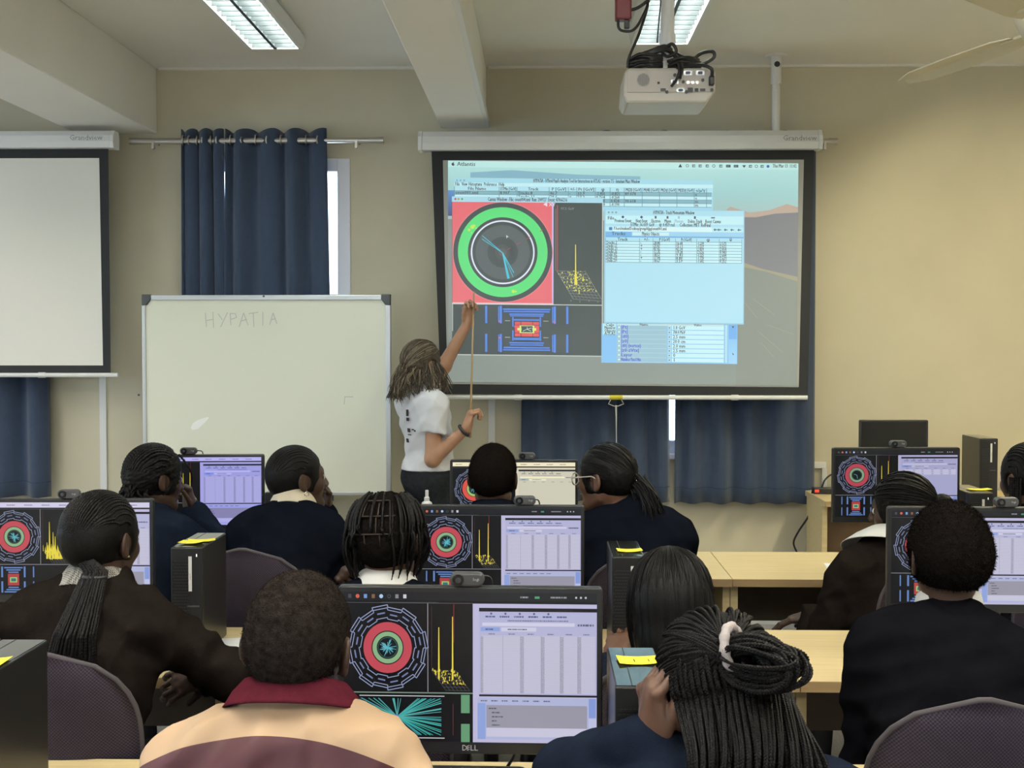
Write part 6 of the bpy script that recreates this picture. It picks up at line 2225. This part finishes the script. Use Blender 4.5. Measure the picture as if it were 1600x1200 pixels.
o = part('pointer_stick', MB().tube([s0 - sc_, s1 - sc_], [0.0042, 0.0062], 8), mat('bamboo', (0.42, 0.28, 0.14, 1), 0.5), smooth=True, loc=tuple(sc_))
tag(o, 'thin wooden pointer stick held upright in front of the lit screen', 'pointer')

# --- nearest student: beige and maroon jacket ------------------------------
b2 = Person('student with cropped hair in a beige and maroon track jacket, nearest the camera', (468, 1000, 2.03), hyaw=-7, hpitch=-9, hroll=4, byaw=-3, bw=0.98, neck=(-0.005, -0.055, -0.125), top_t=0.024, wr=0.011, res=0.0075, seed=7, hs=1.0)
b2.top.data.materials.clear()
sm_c = b2.T(0, -0.05, 0.015) - b2.base
b2.top.data.materials.append(jacket_mat(sm_c + b2.right * -0.01, b2.right, b2.up))
b2.top.name = 'track_jacket'
b2.collar(M_maroon, r0=0.070, r1=0.108, top=0.056, drop=0.030, front=0.04, rise=0.030, open_=0.5)
b2.cap_hair(0.0040, M_crop, noise=0.0008, res=0.004, nape=-0.088, fuzz=16000, flen=0.0024)
sit(b2, 'office chair of the beige-jacket student, mostly out of view')

# --- student with long braided ponytail, left ------------------------------
b1 = Person('student with long braided ponytail in a dark brown jersey, left foreground', (160, 838, 3.15), hyaw=-22, hpitch=-6, hroll=0, byaw=-4, bw=1.0, neck=(-0.01, -0.045, -0.135), top=M_brownsw, top_t=0.024, wr=0.011, seed=11,
            arms={-1: dict(pole=V(-0.08, -0.3, -1), coarse=True), 1: dict(w=at(326, 1045, 3.335), pole=V(1, -0.2, -0.5), l1=0.225, l2=0.225, d=V(-0.80, -0.15, -0.35), n=V(-0.1, 0.9, -0.4), curl=(25, 35, 20))})
b1.collar(check_mat(), r0=0.060, r1=0.098, top=0.050, drop=0.05, front=0.03, rise=0.034)
b1.cap_hair(0.007, M_hair, noise=0.0008, nape=-0.075)
hb = MB()
for u in np.linspace(-0.97, 0.97, 27):
    beaded(hb, b1.row(u, 62 if abs(u) < 0.7 else 40, 212, 30, (0.083, 0.104, 0.0955), conv=0.30), 0.0036, 0.007, 5, False)
Gp = at(150, 893, b1.C[1] - 0.100)
rg = np.random.RandomState(2)
yb = b1.T(0, -0.085, 0.1)[1]
for k in range(84):
    a = rg.uniform(-1, 1); b = rg.uniform(0, 1)
    Le = rg.uniform(0.30, 0.335)
    pts = []
    for t in np.linspace(0, 1, 12):
        wd = 0.028 + 0.036 * min(1, t * 1.3)
        z = Gp[2] - Le * t * 0.93
        dpt = (Gp[2] - z)
        y0 = Gp[1] + (yb - 0.035 - Gp[1]) * min(1, t * 2.2) - 0.035 * dpt
        pts.append(V(Gp[0] - 0.035 * t + a * wd, y0 - 0.020 * b * (1 - a * a) , z))
    pts = [b1.L((0.02 * a + 0.012, -0.088, -0.035 - 0.01 * b))] + pts
    beaded(hb, pts, 0.0036, 0.007, 5)
b1.add('braids', hb, M_braid)
b1.add('hair_tie', MB().tube([Gp + V(0.026 * math.cos(t), 0.016 * math.sin(t) - 0.008, -0.012) for t in np.arange(16) * 2 * PI / 16], 0.006, 6, closed=True), M_black)
b1.add('ear_stud', MB().sphere(b1.L((0.086, -0.001, -0.045)), 0.0034, 8, 6), mat('gold', (0.75, 0.6, 0.35, 1), 0.2, metal=1.0))
sit(b1, 'mauve-grey office chair at the lower left under the braided ponytail', 0.06, 0.055)

# --- third row left: hand at her chin --------------------------------------
b3 = Person('student with twisted hair and hand at her chin, in front of the whiteboard monitor', (243, 744, 4.70), hyaw=-48, hpitch=-6, byaw=-12, bw=0.95, neck=(-0.01, -0.05, -0.14), top=M_navyblue, wr=0.006, seed=13,
            arms={-1: dict(w=at(243, 744, 4.70) + V(-0.12, 0.15, -0.46), pole=V(-0.25, -0.8, -0.8), coarse=True), 1: dict(w=at(299, 797, 4.86), pole=V(0.8, 0.1, -0.8), d=V(-0.22, -0.05, 1), n=V(-0.75, -0.5, 0.1), curl=(55, 60, 40))})
b3.cap_hair(0.012, M_hair, noise=0.004, nape=-0.085)
hb = MB()
rg = np.random.RandomState(8)
for u in np.linspace(-0.97, 0.97, 19):
    beaded(hb, b3.row(u + rg.uniform(-0.02, 0.02), 55, 205, 26, (0.088, 0.108, 0.101), conv=0.7), 0.0055, 0.011, 5, False, 0.3)
for k in range(26):
    a = rg.uniform(-1.3, 1.3)
    p0 = b3.L((0.075 * math.sin(a), -0.09 * math.cos(a) - 0.01, -0.045 + rg.uniform(-0.01, 0.02)))
    out_ = nrm([p0[0] - b3.C[0], p0[1] - b3.C[1], 0])
    pts = spline([p0, p0 + out_ * 0.022 + V(0, 0, -0.015), p0 + out_ * 0.018 + V(rg.uniform(-0.02, 0.02), 0, -0.04), p0 + out_ * 0.004 + V(rg.uniform(-0.03, 0.03), 0, -0.05)], 5)
    beaded(hb, pts, 0.0052, 0.011, 5)
st_ = [b3.L((0.02, 0.075, 0.085)), b3.L((0.05, 0.098, 0.05)), b3.L((0.055, 0.118, 0.01)), b3.L((0.05, 0.125, -0.03))]
beaded(hb, spline(st_, 6), 0.004, 0.01, 5)
b3.add('twists', hb, M_braid)
sit(b3, 'office chair hidden behind the ponytailed student')

# --- third row: cornrows, hoop earring, chin on hand -----------------------
b4 = Person('student with swept-back cornrows and hoop earring resting chin on hand', (465, 744, 4.60), hyaw=-60, hpitch=2, byaw=-8, bw=1.0, neck=(-0.005, -0.075, -0.130), top=M_navy, top_t=0.024, wr=0.008, seed=17,
            arms={-1: dict(w=at(509, 800, 4.86), pole=V(-0.5, 0.4, -1), d=V(0.05, -0.1, 1), n=V(-0.75, -0.45, 0.3), curl=(45, 60, 40), thumb=(40, 10)),
                  1: dict(w=at(505, 880, 4.50), pole=V(1, 0.5, 0.1), d=V(0.75, -0.1, -0.35), n=V(0.1, 0.85, -0.4), curl=(30, 45, 30))})
b4.collar(M_shirtc, r0=0.060, r1=0.088, top=0.058, drop=0.05, front=0.03, rise=0.03)
b4.cap_hair(0.0055, M_hair, noise=0.0006, nape=-0.075)
hb = MB()
for u in np.linspace(-0.98, 0.98, 21):
    beaded(hb, b4.row(u, 50, 212, 30, (0.0815, 0.102, 0.0935), conv=0.55), 0.0036, 0.008, 5, False, 0.12)
b4.add('cornrows', hb, M_braid)
ec = b4.L((0.088, 0.0, -0.052))
b4.add('hoop_earring', MB().tube([ec + b4.Rh @ V(0.002, 0.008 * math.cos(t), 0.008 * math.sin(t) - 0.004) for t in np.arange(16) * 2 * PI / 16], 0.0018, 6, closed=True), mat('silver', (0.8, 0.78, 0.74, 1), 0.2, metal=1.0))
sit(b4, 'mauve-grey office chair with rounded back below the cornrowed student')

# --- second row middle: shoulder-length braids ------------------------------
b5 = Person('student with loose shoulder-length braids and white collar in the middle', (607, 838, 3.35), hyaw=-14, hpitch=-6, hroll=-3, byaw=0, skin=1, bw=0.95, neck=(-0.005, -0.05, -0.14), top=M_navy, seed=19)
b5.collar(M_shirtw, r0=0.062, r1=0.10, top=0.05, drop=0.055, front=0.03, rise=0.02)
b5.cap_hair(0.011, M_fuzz, noise=0.002, nape=-0.085)
hb = MB()
rg = np.random.RandomState(21)
for k in range(110):
    a = rg.uniform(0.55, 2 * PI - 0.55)        # 0 = face
    lat = math.sin(a)
    back = -math.cos(a)
    st = nrm((lat * 0.55, -back * 0.55 + 0.05, rg.uniform(0.35, 1.0)))
    en = nrm((lat, math.cos(a), rg.uniform(-0.05, 0.15)))
    if abs(lat) < 0.55 and rg.rand() < 0.7: continue
    rr = rg.uniform(0.0, 0.012)
    pth = list(arc(b5, st, en, 9, (0.092 + rr, 0.110 + rr, 0.102 + rr)))
    e = pth[-1]
    out_ = nrm([e[0] - b5.C[0], e[1] - b5.C[1], 0])
    sidey = abs(lat) > 0.55
    Lh = rg.uniform(0.07, 0.14) if sidey else rg.uniform(0.02, 0.06)
    sw = rg.uniform(-0.012, 0.02)
    for t in np.linspace(0.15, 1, 7):
        pth.append(e + out_ * (sw * math.sin(t * PI * 0.9) - (0.035 * t * t if not sidey else 0.022 * t * t)) + V(0.004 * math.sin(5 * t + k), 0, -Lh * t))
    beaded(hb, pth, rg.uniform(0.0030, 0.0044), 0.011, 5, True, 0.15)
b5.add('braids', hb, M_braid)
pl = MB()
for (z_, a0, a1) in ((0.072, 2.6, 3.9), (0.035, 2.45, 3.95), (-0.008, 2.55, 3.9)):
    pl.tube([ellp(b5, (math.sin(a) * math.sqrt(1 - (z_ / 0.1) ** 2), math.cos(a) * math.sqrt(1 - (z_ / 0.1) ** 2), z_ / 0.1), (0.0945, 0.1135, 0.106)) for a in np.linspace(a0, a1, 10)], 0.0022, 4)
for (a, z0_, z1_) in ((2.8, 0.072, 0.1), (3.45, 0.035, 0.072), (2.95, 0.035, 0.072), (3.0, -0.008, 0.035), (3.65, -0.008, 0.035), (3.35, -0.045, -0.008), (2.9, -0.045, -0.008)):
    pl.tube([ellp(b5, (math.sin(a) * math.sqrt(max(0.05, 1 - (z_ / 0.108) ** 2)), math.cos(a) * math.sqrt(max(0.05, 1 - (z_ / 0.108) ** 2)), z_ / 0.108), (0.0945, 0.1135, 0.106)) for z_ in np.linspace(z0_, z1_, 6)], 0.0020, 4)
b5.add('scalp_parting', pl, mat('scalp_line', (0.035, 0.020, 0.013, 1), 0.6))
sit(b5, 'office chair of the loose-braided student behind the nearest monitor')

# --- third row middle: close-cropped ------------------------------------
b6 = Person('student with close-cropped hair seated below the presenter', (771, 743, 4.55), hyaw=-8, hpitch=-8, byaw=0, bw=0.95, neck=(0, -0.05, -0.135), top=M_navy, seed=23,
            arms={k: dict(w=at(771, 743, 4.55) + V(k * 0.11, 0.17, -0.46), pole=V(k * 0.25, -0.8, -0.8), coarse=True) for k in (-1, 1)})
b6.cap_hair(0.008, M_fuzz, noise=0.001, nape=-0.09, fuzz=5000, flen=0.004)
b6.collar(M_navy, r0=0.062, r1=0.085, top=0.03, drop=0.03, front=0.02, rise=0.03)
sit(b6, 'office chair of the close-cropped student, hidden behind the middle monitor')

# --- third row: glasses and low ponytail ---------------------------------
b7 = Person('student with glasses and low ponytail turned left, in a navy blazer', (946, 743, 4.50), hyaw=58, hpitch=-4, byaw=4, skin=1, bw=1.02, neck=(0.085, -0.05, -0.135), top=M_navy, top_t=0.024, wr=0.006, seed=29)
b7.cap_hair(0.008, M_straight, noise=0.0012, nape=-0.075, front=0.006)
hb = MB()
rg = np.random.RandomState(31)
tie7 = nrm((0.05, -0.95, -0.38))
for k in range(90):
    a = rg.uniform(-1.3, 1.3)
    stt = nrm((math.sin(a), 0.5 * math.cos(a), rg.uniform(0.1, 0.95)))
    hb.tube(arc(b7, stt, tie7 + rg.randn(3) * 0.03, 9, tuple(x + rg.uniform(0, 0.004) for x in (0.0835, 0.1045, 0.0965))), 0.0016, 4, cap=False)
tw7 = ellp(b7, tie7, (0.09, 0.115, 0.105))
back7 = nrm(b7.Rh @ V(0, -1, 0))
for k in range(110):
    p0 = tw7 + rg.randn(3) * 0.010
    L_ = rg.uniform(0.10, 0.15)
    j = rg.randn(3) * 0.014
    pth = [p0 + back7 * 0.045 * math.sin(t * PI * 0.6) + j * t + V(0.02 * t, -0.01 * t, -L_ * t) for t in np.linspace(0, 1, 9)]
    hb.tube(pth, [0.0028] * 6 + [0.0022, 0.0016, 0.001], 4, cap=False)
b7.add('ponytail', hb, M_straight)
b7.add('hair_clip', MB().sphere(tw7 + V(0, -0.008, 0.0), (0.006, 0.006, 0.008), 8, 6), mat('silver', (0.8, 0.78, 0.74, 1), 0.2, metal=1.0))
gl = empty_gl = None
gm = MB()
M_frame = mat('clear_glasses_frame', (0.55, 0.50, 0.42, 1), 0.3)
for k in (-1, 1):
    c_ = V(k * 0.032, 0.108, -0.008)
    gm.tube([b7.L(c_ + V(0.025 * math.cos(t), -0.004 * abs(math.cos(t)), 0.021 * math.sin(t))) for t in np.arange(20) * 2 * PI / 20], 0.0024, 6, closed=True)
    gm.tube([b7.L((k * 0.057, 0.103, -0.002)), b7.L((k * 0.074, 0.08, 0.0)), b7.L((k * 0.081, 0.01, 0.004)), b7.L((k * 0.082, -0.012, -0.006))], 0.0024, 6)
gm.tube([b7.L((-0.008, 0.112, -0.004)), b7.L((0, 0.114, -0.002)), b7.L((0.008, 0.112, -0.004))], 0.002, 6)
gfo = b7.add('glasses', gm, M_frame)
for k in (-1, 1):
    b7.add('lens', MB().add([b7.L((k * 0.032 + 0.024 * math.cos(t), 0.107, -0.008 + 0.020 * math.sin(t))) for t in np.arange(16) * 2 * PI / 16], [tuple(range(16))]), glass_mat('spectacle_glass%d' % k, (0.95, 0.95, 0.95, 1)), smooth=False, parent=gfo)
sit(b7, 'mauve-grey office chair behind the low-ponytail student, by the note-topped computer')

# --- second row: straight black hair ---------------------------------------
b8 = Person('student with straight chin-length black hair between two computers', (1046, 936, 3.02), hyaw=4, hpitch=-14, byaw=0, skin=1, bw=0.9, neck=(-0.0, -0.05, -0.15), pelvis=V(0.30, 2.99, 0.54), top=M_navyblue, seed=37)
ex8 = union([ell((0, -0.02, -0.03), (0.094, 0.106, 0.13)), ell((0, -0.035, -0.11), (0.082, 0.085, 0.08))], 0.04)
wf8 = wrinkle(5, 0.0012, 0.02)
fc8 = ell((0, 0.11, -0.06), (0.066, 0.075, 0.13))


def f8(P):
    d = smin(SKULL(P) - 0.012, ex8(P), 0.03)
    ang = np.arctan2(P[:, 0], -P[:, 1])
    d = d + 0.0012 * np.sin(ang * 34 + 3 * np.sin(ang * 3)) + 0.0010 * np.sin(ang * 61 + 1)
    d = smax(d, -fc8(P), 0.01)
    return smax(d, -0.158 + 0.012 * np.sin(ang * 5) - P[:, 2], 0.01)


v, q_ = sdf_mesh(f8, (-0.14, -0.17, -0.2), (0.14, 0.14, 0.19), 0.0042, L=3)
link('hair', np_mesh('hair', b8.C + (v * b8.hs) @ b8.Rh.T - b8.base, q_), M_straight, b8.root)
hb = MB()
rg = np.random.RandomState(12)
for k in range(260):
    a = rg.uniform(0.9, 2 * PI - 0.9)
    dd = nrm((math.sin(a), math.cos(a), 0))
    pth = list(arc(b8, (0.02 * rg.randn(), -0.05, 1), nrm(dd + V(0, 0, 0.05)), 7, tuple(x + rg.uniform(0.003, 0.008) for x in (0.092, 0.106, 0.0975))))
    e = pth[-1]; o2 = nrm([e[0] - b8.C[0], e[1] - b8.C[1], 0])
    Lh = rg.uniform(0.13, 0.165)
    for t in np.linspace(0.2, 1, 6): pth.append(e + o2 * (0.006 * math.sin(t * PI) - 0.018 * t * t) + V(0, 0, -Lh * t))
    hb.tube(pth, 0.0016, 4, cap=False)
b8.add('hair_strands', hb, M_straight)
sit(b8, 'office chair of the straight-haired student, hidden by the braided bun')

# --- right: brown jersey, big white collar ----------------------------------
b10 = Person('student in a dark brown jersey with a broad white collar, face turned left', (1408, 792, 4.45), hyaw=62, hpitch=-6, byaw=10, skin=0, bw=1.0, neck=(-0.055, -0.05, -0.145), torso=0.385, top=M_brownsw, top_t=0.024, wr=0.010, seed=41,
             arms={-1: dict(w=at(1272, 964, 4.62), pole=V(-0.2, -1, -0.4), d=V(-0.85, 0.35, -0.2), n=V(0, 0, -1), curl=(15, 20, 15))})
b10.collar(M_shirtw, r0=0.066, r1=0.150, top=0.050, drop=0.055, front=0.03, rise=0.036, open_=0.3)
b10.cap_hair(0.010, M_hair, noise=0.0025, nape=-0.07, front=0.004)
hb = MB()
rg = np.random.RandomState(42)
t10 = nrm((0, -0.98, -0.15))
for k in range(60):
    a = rg.uniform(-1.35, 1.35)
    stt = nrm((math.sin(a), 0.55 * math.cos(a), rg.uniform(0.05, 0.95)))
    hb.tube(arc(b10, stt, t10 + rg.randn(3) * 0.05, 9, tuple(x + rg.uniform(0, 0.006) for x in (0.086, 0.106, 0.099))), 0.0028, 4, cap=False)
cb_ = ellp(b10, t10, (0.1, 0.125, 0.115))
for k in range(26):
    R_ = rotz(rg.uniform(0, 6.28)) @ rotx(rg.uniform(0, 3.1))
    hb.tube([cb_ + R_ @ V(0.034 * math.cos(t), 0.034 * math.sin(t), rg.uniform(-0.004, 0.004)) for t in np.linspace(0, 2 * PI, 14)], 0.006, 5, cap=False)
b10.add('hair_bun', hb, M_hair)
b10.add('ear_stud', MB().sphere(b10.L((-0.086, 0.0, -0.047)), 0.0045, 8, 6), mat('gold', (0.75, 0.6, 0.35, 1), 0.2, metal=1.0))
sit(b10, 'office chair under the student with the broad white collar')

# --- right foreground: blazer boy -----------------------------------------
b11 = Person('student with short afro hair in a charcoal blazer at the right', (1481, 864, 2.95), hyaw=3, hpitch=-3, byaw=2, bw=1.06, neck=(0.0, -0.045, -0.165), top=M_blazer, top_t=0.026, wr=0.008, res=0.008, seed=43, lateral=-0.08,
             arms={k: dict(w=at(1481, 864, 2.95) + V(k * 0.11, 0.22, -0.475), pole=V(k * 0.25, -0.8, -0.8), coarse=True) for k in (-1, 1)})
b11.cap_hair(0.0135, M_fuzz, noise=0.002, nape=-0.078, fuzz=14000, flen=0.006, res=0.0042)
b11.collar(M_shirtw, r0=0.060, r1=0.072, top=0.052, drop=0.03, front=0.03, rise=0.045, name='shirt_collar')
b11.collar(M_blazer, r0=0.068, r1=0.096, top=0.040, drop=0.060, front=0.05, rise=0.034, name='blazer_collar')
sit(b11, 'mauve-grey office chair in the lower right corner behind the blazer', 0.0, -0.05)

# --- right edge: braids and headband --------------------------------------
b12 = Person('student with braids cut by the right edge near the yellow wall', (1606, 744, 4.50), hyaw=24, hpitch=-4, byaw=0, skin=1, bw=0.98, neck=(0, -0.05, -0.145), top=M_navy, seed=47)
b12.cap_hair(0.010, M_hair, noise=0.0008, nape=-0.085)
hb = MB()
rg = np.random.RandomState(6)
for u in np.linspace(-0.98, 0.98, 23):
    beaded(hb, b12.row(u, 60, 190, 22, (0.087, 0.107, 0.0995)), 0.0042, 0.009, 5, False)
for k in range(40):
    a = rg.uniform(1.5, 2 * PI - 1.5)
    p0 = b12.L((0.085 * math.sin(a), 0.10 * math.cos(a) - 0.012, 0.0))
    beaded(hb, [p0 + V(0, -0.006 * t, -t * rg.uniform(0.2, 0.24)) + nrm([p0[0] - b12.C[0], p0[1] - b12.C[1], 0]) * 0.006 for t in np.linspace(0, 1, 6)], 0.0042, 0.009, 5)
b12.add('braids', hb, M_braid)
sit(b12, 'office chair at the right edge, behind the blazer boy')

# --- nearest right: box braids with bun -------------------------------------
b9 = Person('student with long box braids gathered in a bun with a pale scrunchie, foreground', (1120, 1075, 1.98), hyaw=22, hpitch=-16, hroll=-6, byaw=6, skin=1, bw=1.0, neck=(0.03, -0.065, -0.115), top=M_navyblue, top_t=0.022, wr=0.005, res=0.008, seed=53,
            arms={-1: dict(w=at(1026, 1160, 1.955), pole=V(-0.6, 0.2, -1), d=V(-0.10, 0.0, 1), n=V(0.93, 0.30, 0.05), curl=(48, 72, 45), thumb=(18, 20))})
b9.cap_hair(0.009, M_hair, noise=0.0015, nape=-0.085)
hb = MB()
rg = np.random.RandomState(9)
gl_ = (np.array(at(1136, 1016, 1.88)) - b9.C) @ b9.Rh
gdir = nrm(V(gl_[0], gl_[1] + 0.014, gl_[2] - 0.018) / V(0.084, 0.104, 0.096))
G9 = ellp(b9, gdir, (0.100, 0.120, 0.112))
for ring, (zlev, cnt) in enumerate(((0.02, 30), (0.40, 25), (0.72, 17))):
    for k in range(cnt):
        a = -2.05 + 4.1 * k / (cnt - 1) + rg.uniform(-0.04, 0.04)
        stt = nrm((math.sin(a) * math.sqrt(1 - zlev ** 2), math.cos(a) * math.sqrt(1 - zlev ** 2), zlev + rg.uniform(-0.03, 0.03)))
        if np.dot(stt, gdir) < -0.93: continue
        e = nrm(gdir + rg.randn(3) * 0.06)
        rr = 0.0045 + 0.0025 * ring
        pth = arc(b9, stt, e, 16, (0.0845 + rr, 0.1045 + rr, 0.0965 + rr))
        braid(hb, list(pth) + [G9 + rg.randn(3) * 0.006], 0.0037, 0.013, 4)
# bun of looped braids
ax_out = nrm(V(0.86, -0.50, 0.02)); ax_dn = nrm(V(0.1, -0.25, -1)); ax_n = np.cross(ax_out, ax_dn)
for k in range(34):
    w_ = (k / 33 - 0.5)
    la, lb = rg.uniform(0.040, 0.060), rg.uniform(0.018, 0.042)
    tl = rg.uniform(-0.25, 0.25)
    c_ = G9 + ax_out * (la * 0.98) + ax_n * w_ * 0.062 + ax_dn * (0.012 + rg.uniform(-0.008, 0.012))
    pth = []
    tw_ = rg.uniform(-0.9, 0.9)
    b_dn, b_n = ax_dn * math.cos(tw_) + ax_n * math.sin(tw_), ax_n * math.cos(tw_) - ax_dn * math.sin(tw_)
    for t in np.linspace(0, 2 * PI * 0.93, 22):
        p_ = c_ + ax_out * (-la * math.cos(t)) + b_dn * (-lb * math.sin(t)) + b_n * (0.012 * math.sin(t + k) + tl * 0.03 * math.sin(t))
        pth.append(p_)
    braid(hb, pth, 0.0042, 0.014, 4)
for k in range(16):
    la = rg.uniform(0.024, 0.04)
    c_ = G9 + ax_out * 0.035 + ax_dn * 0.022 + ax_n * rg.uniform(-0.03, 0.03)
    pth = [c_ + ax_out * (-la * math.cos(t)) + ax_dn * (la * 0.8 * math.sin(t)) for t in np.linspace(0, 2 * PI * 0.9, 18)]
    braid(hb, pth, 0.0042, 0.014, 4)
# hanging curtain of braids
nh = 96
for k in range(nh):
    lay = k % 3
    f_ = (k // 3) / (nh / 3 - 1)
    a = 1.75 + (2 * PI - 3.1 - 0.0) * f_ * 0.93              # from the left ear round the back to the right
    aa = -a
    st = nrm((math.sin(aa), math.cos(aa), 0.30 - 0.16 * lay + rg.uniform(-0.22, 0.16)))
    rr = 0.000 + 0.004 * (2 - lay)
    p0 = ellp(b9, st, (0.0845 + rr, 0.1045 + rr, 0.0965 + rr))
    p1 = ellp(b9, nrm((st[0], st[1], -0.30)), (0.088 + rr, 0.112 + rr, 0.0965 + rr))
    ex = 1066 + 250 * f_ + rg.uniform(-16, 16)
    end = at(ex, 1268, 1.84 - 0.05 * math.sin(f_ * PI) - 0.012 * (2 - lay))
    md = (p1 * 0.48 + end * 0.52) + V(0.004, -0.022 - 0.006 * (2 - lay), 0.01)
    pth = spline([p0, (p0 + p1) / 2 + nrm(p1 - b9.C) * 0.004, p1, md, end, end + (end - md) * 0.5], 6)
    braid(hb, pth, 0.0043, 0.014, 4)
b9.add('braids', hb, M_braid)
ring = [G9 + ax_out * 0.010 + (ax_dn * math.cos(t) * 0.033 + ax_n * math.sin(t) * 0.033) for t in np.arange(48) * 2 * PI / 48]
b9.add('scrunchie', MB().tube(ring, [0.0075 + 0.0010 * math.sin(11 * t) for t in np.arange(48) * 2 * PI / 48], 10, closed=True), mat('pale_scrunchie', (0.38, 0.33, 0.32, 1), 0.7, bump=0.3, bscale=200))
sit(b9, 'office chair of the braided-bun student, out of view at the bottom')
bpy.context.view_layer.update()
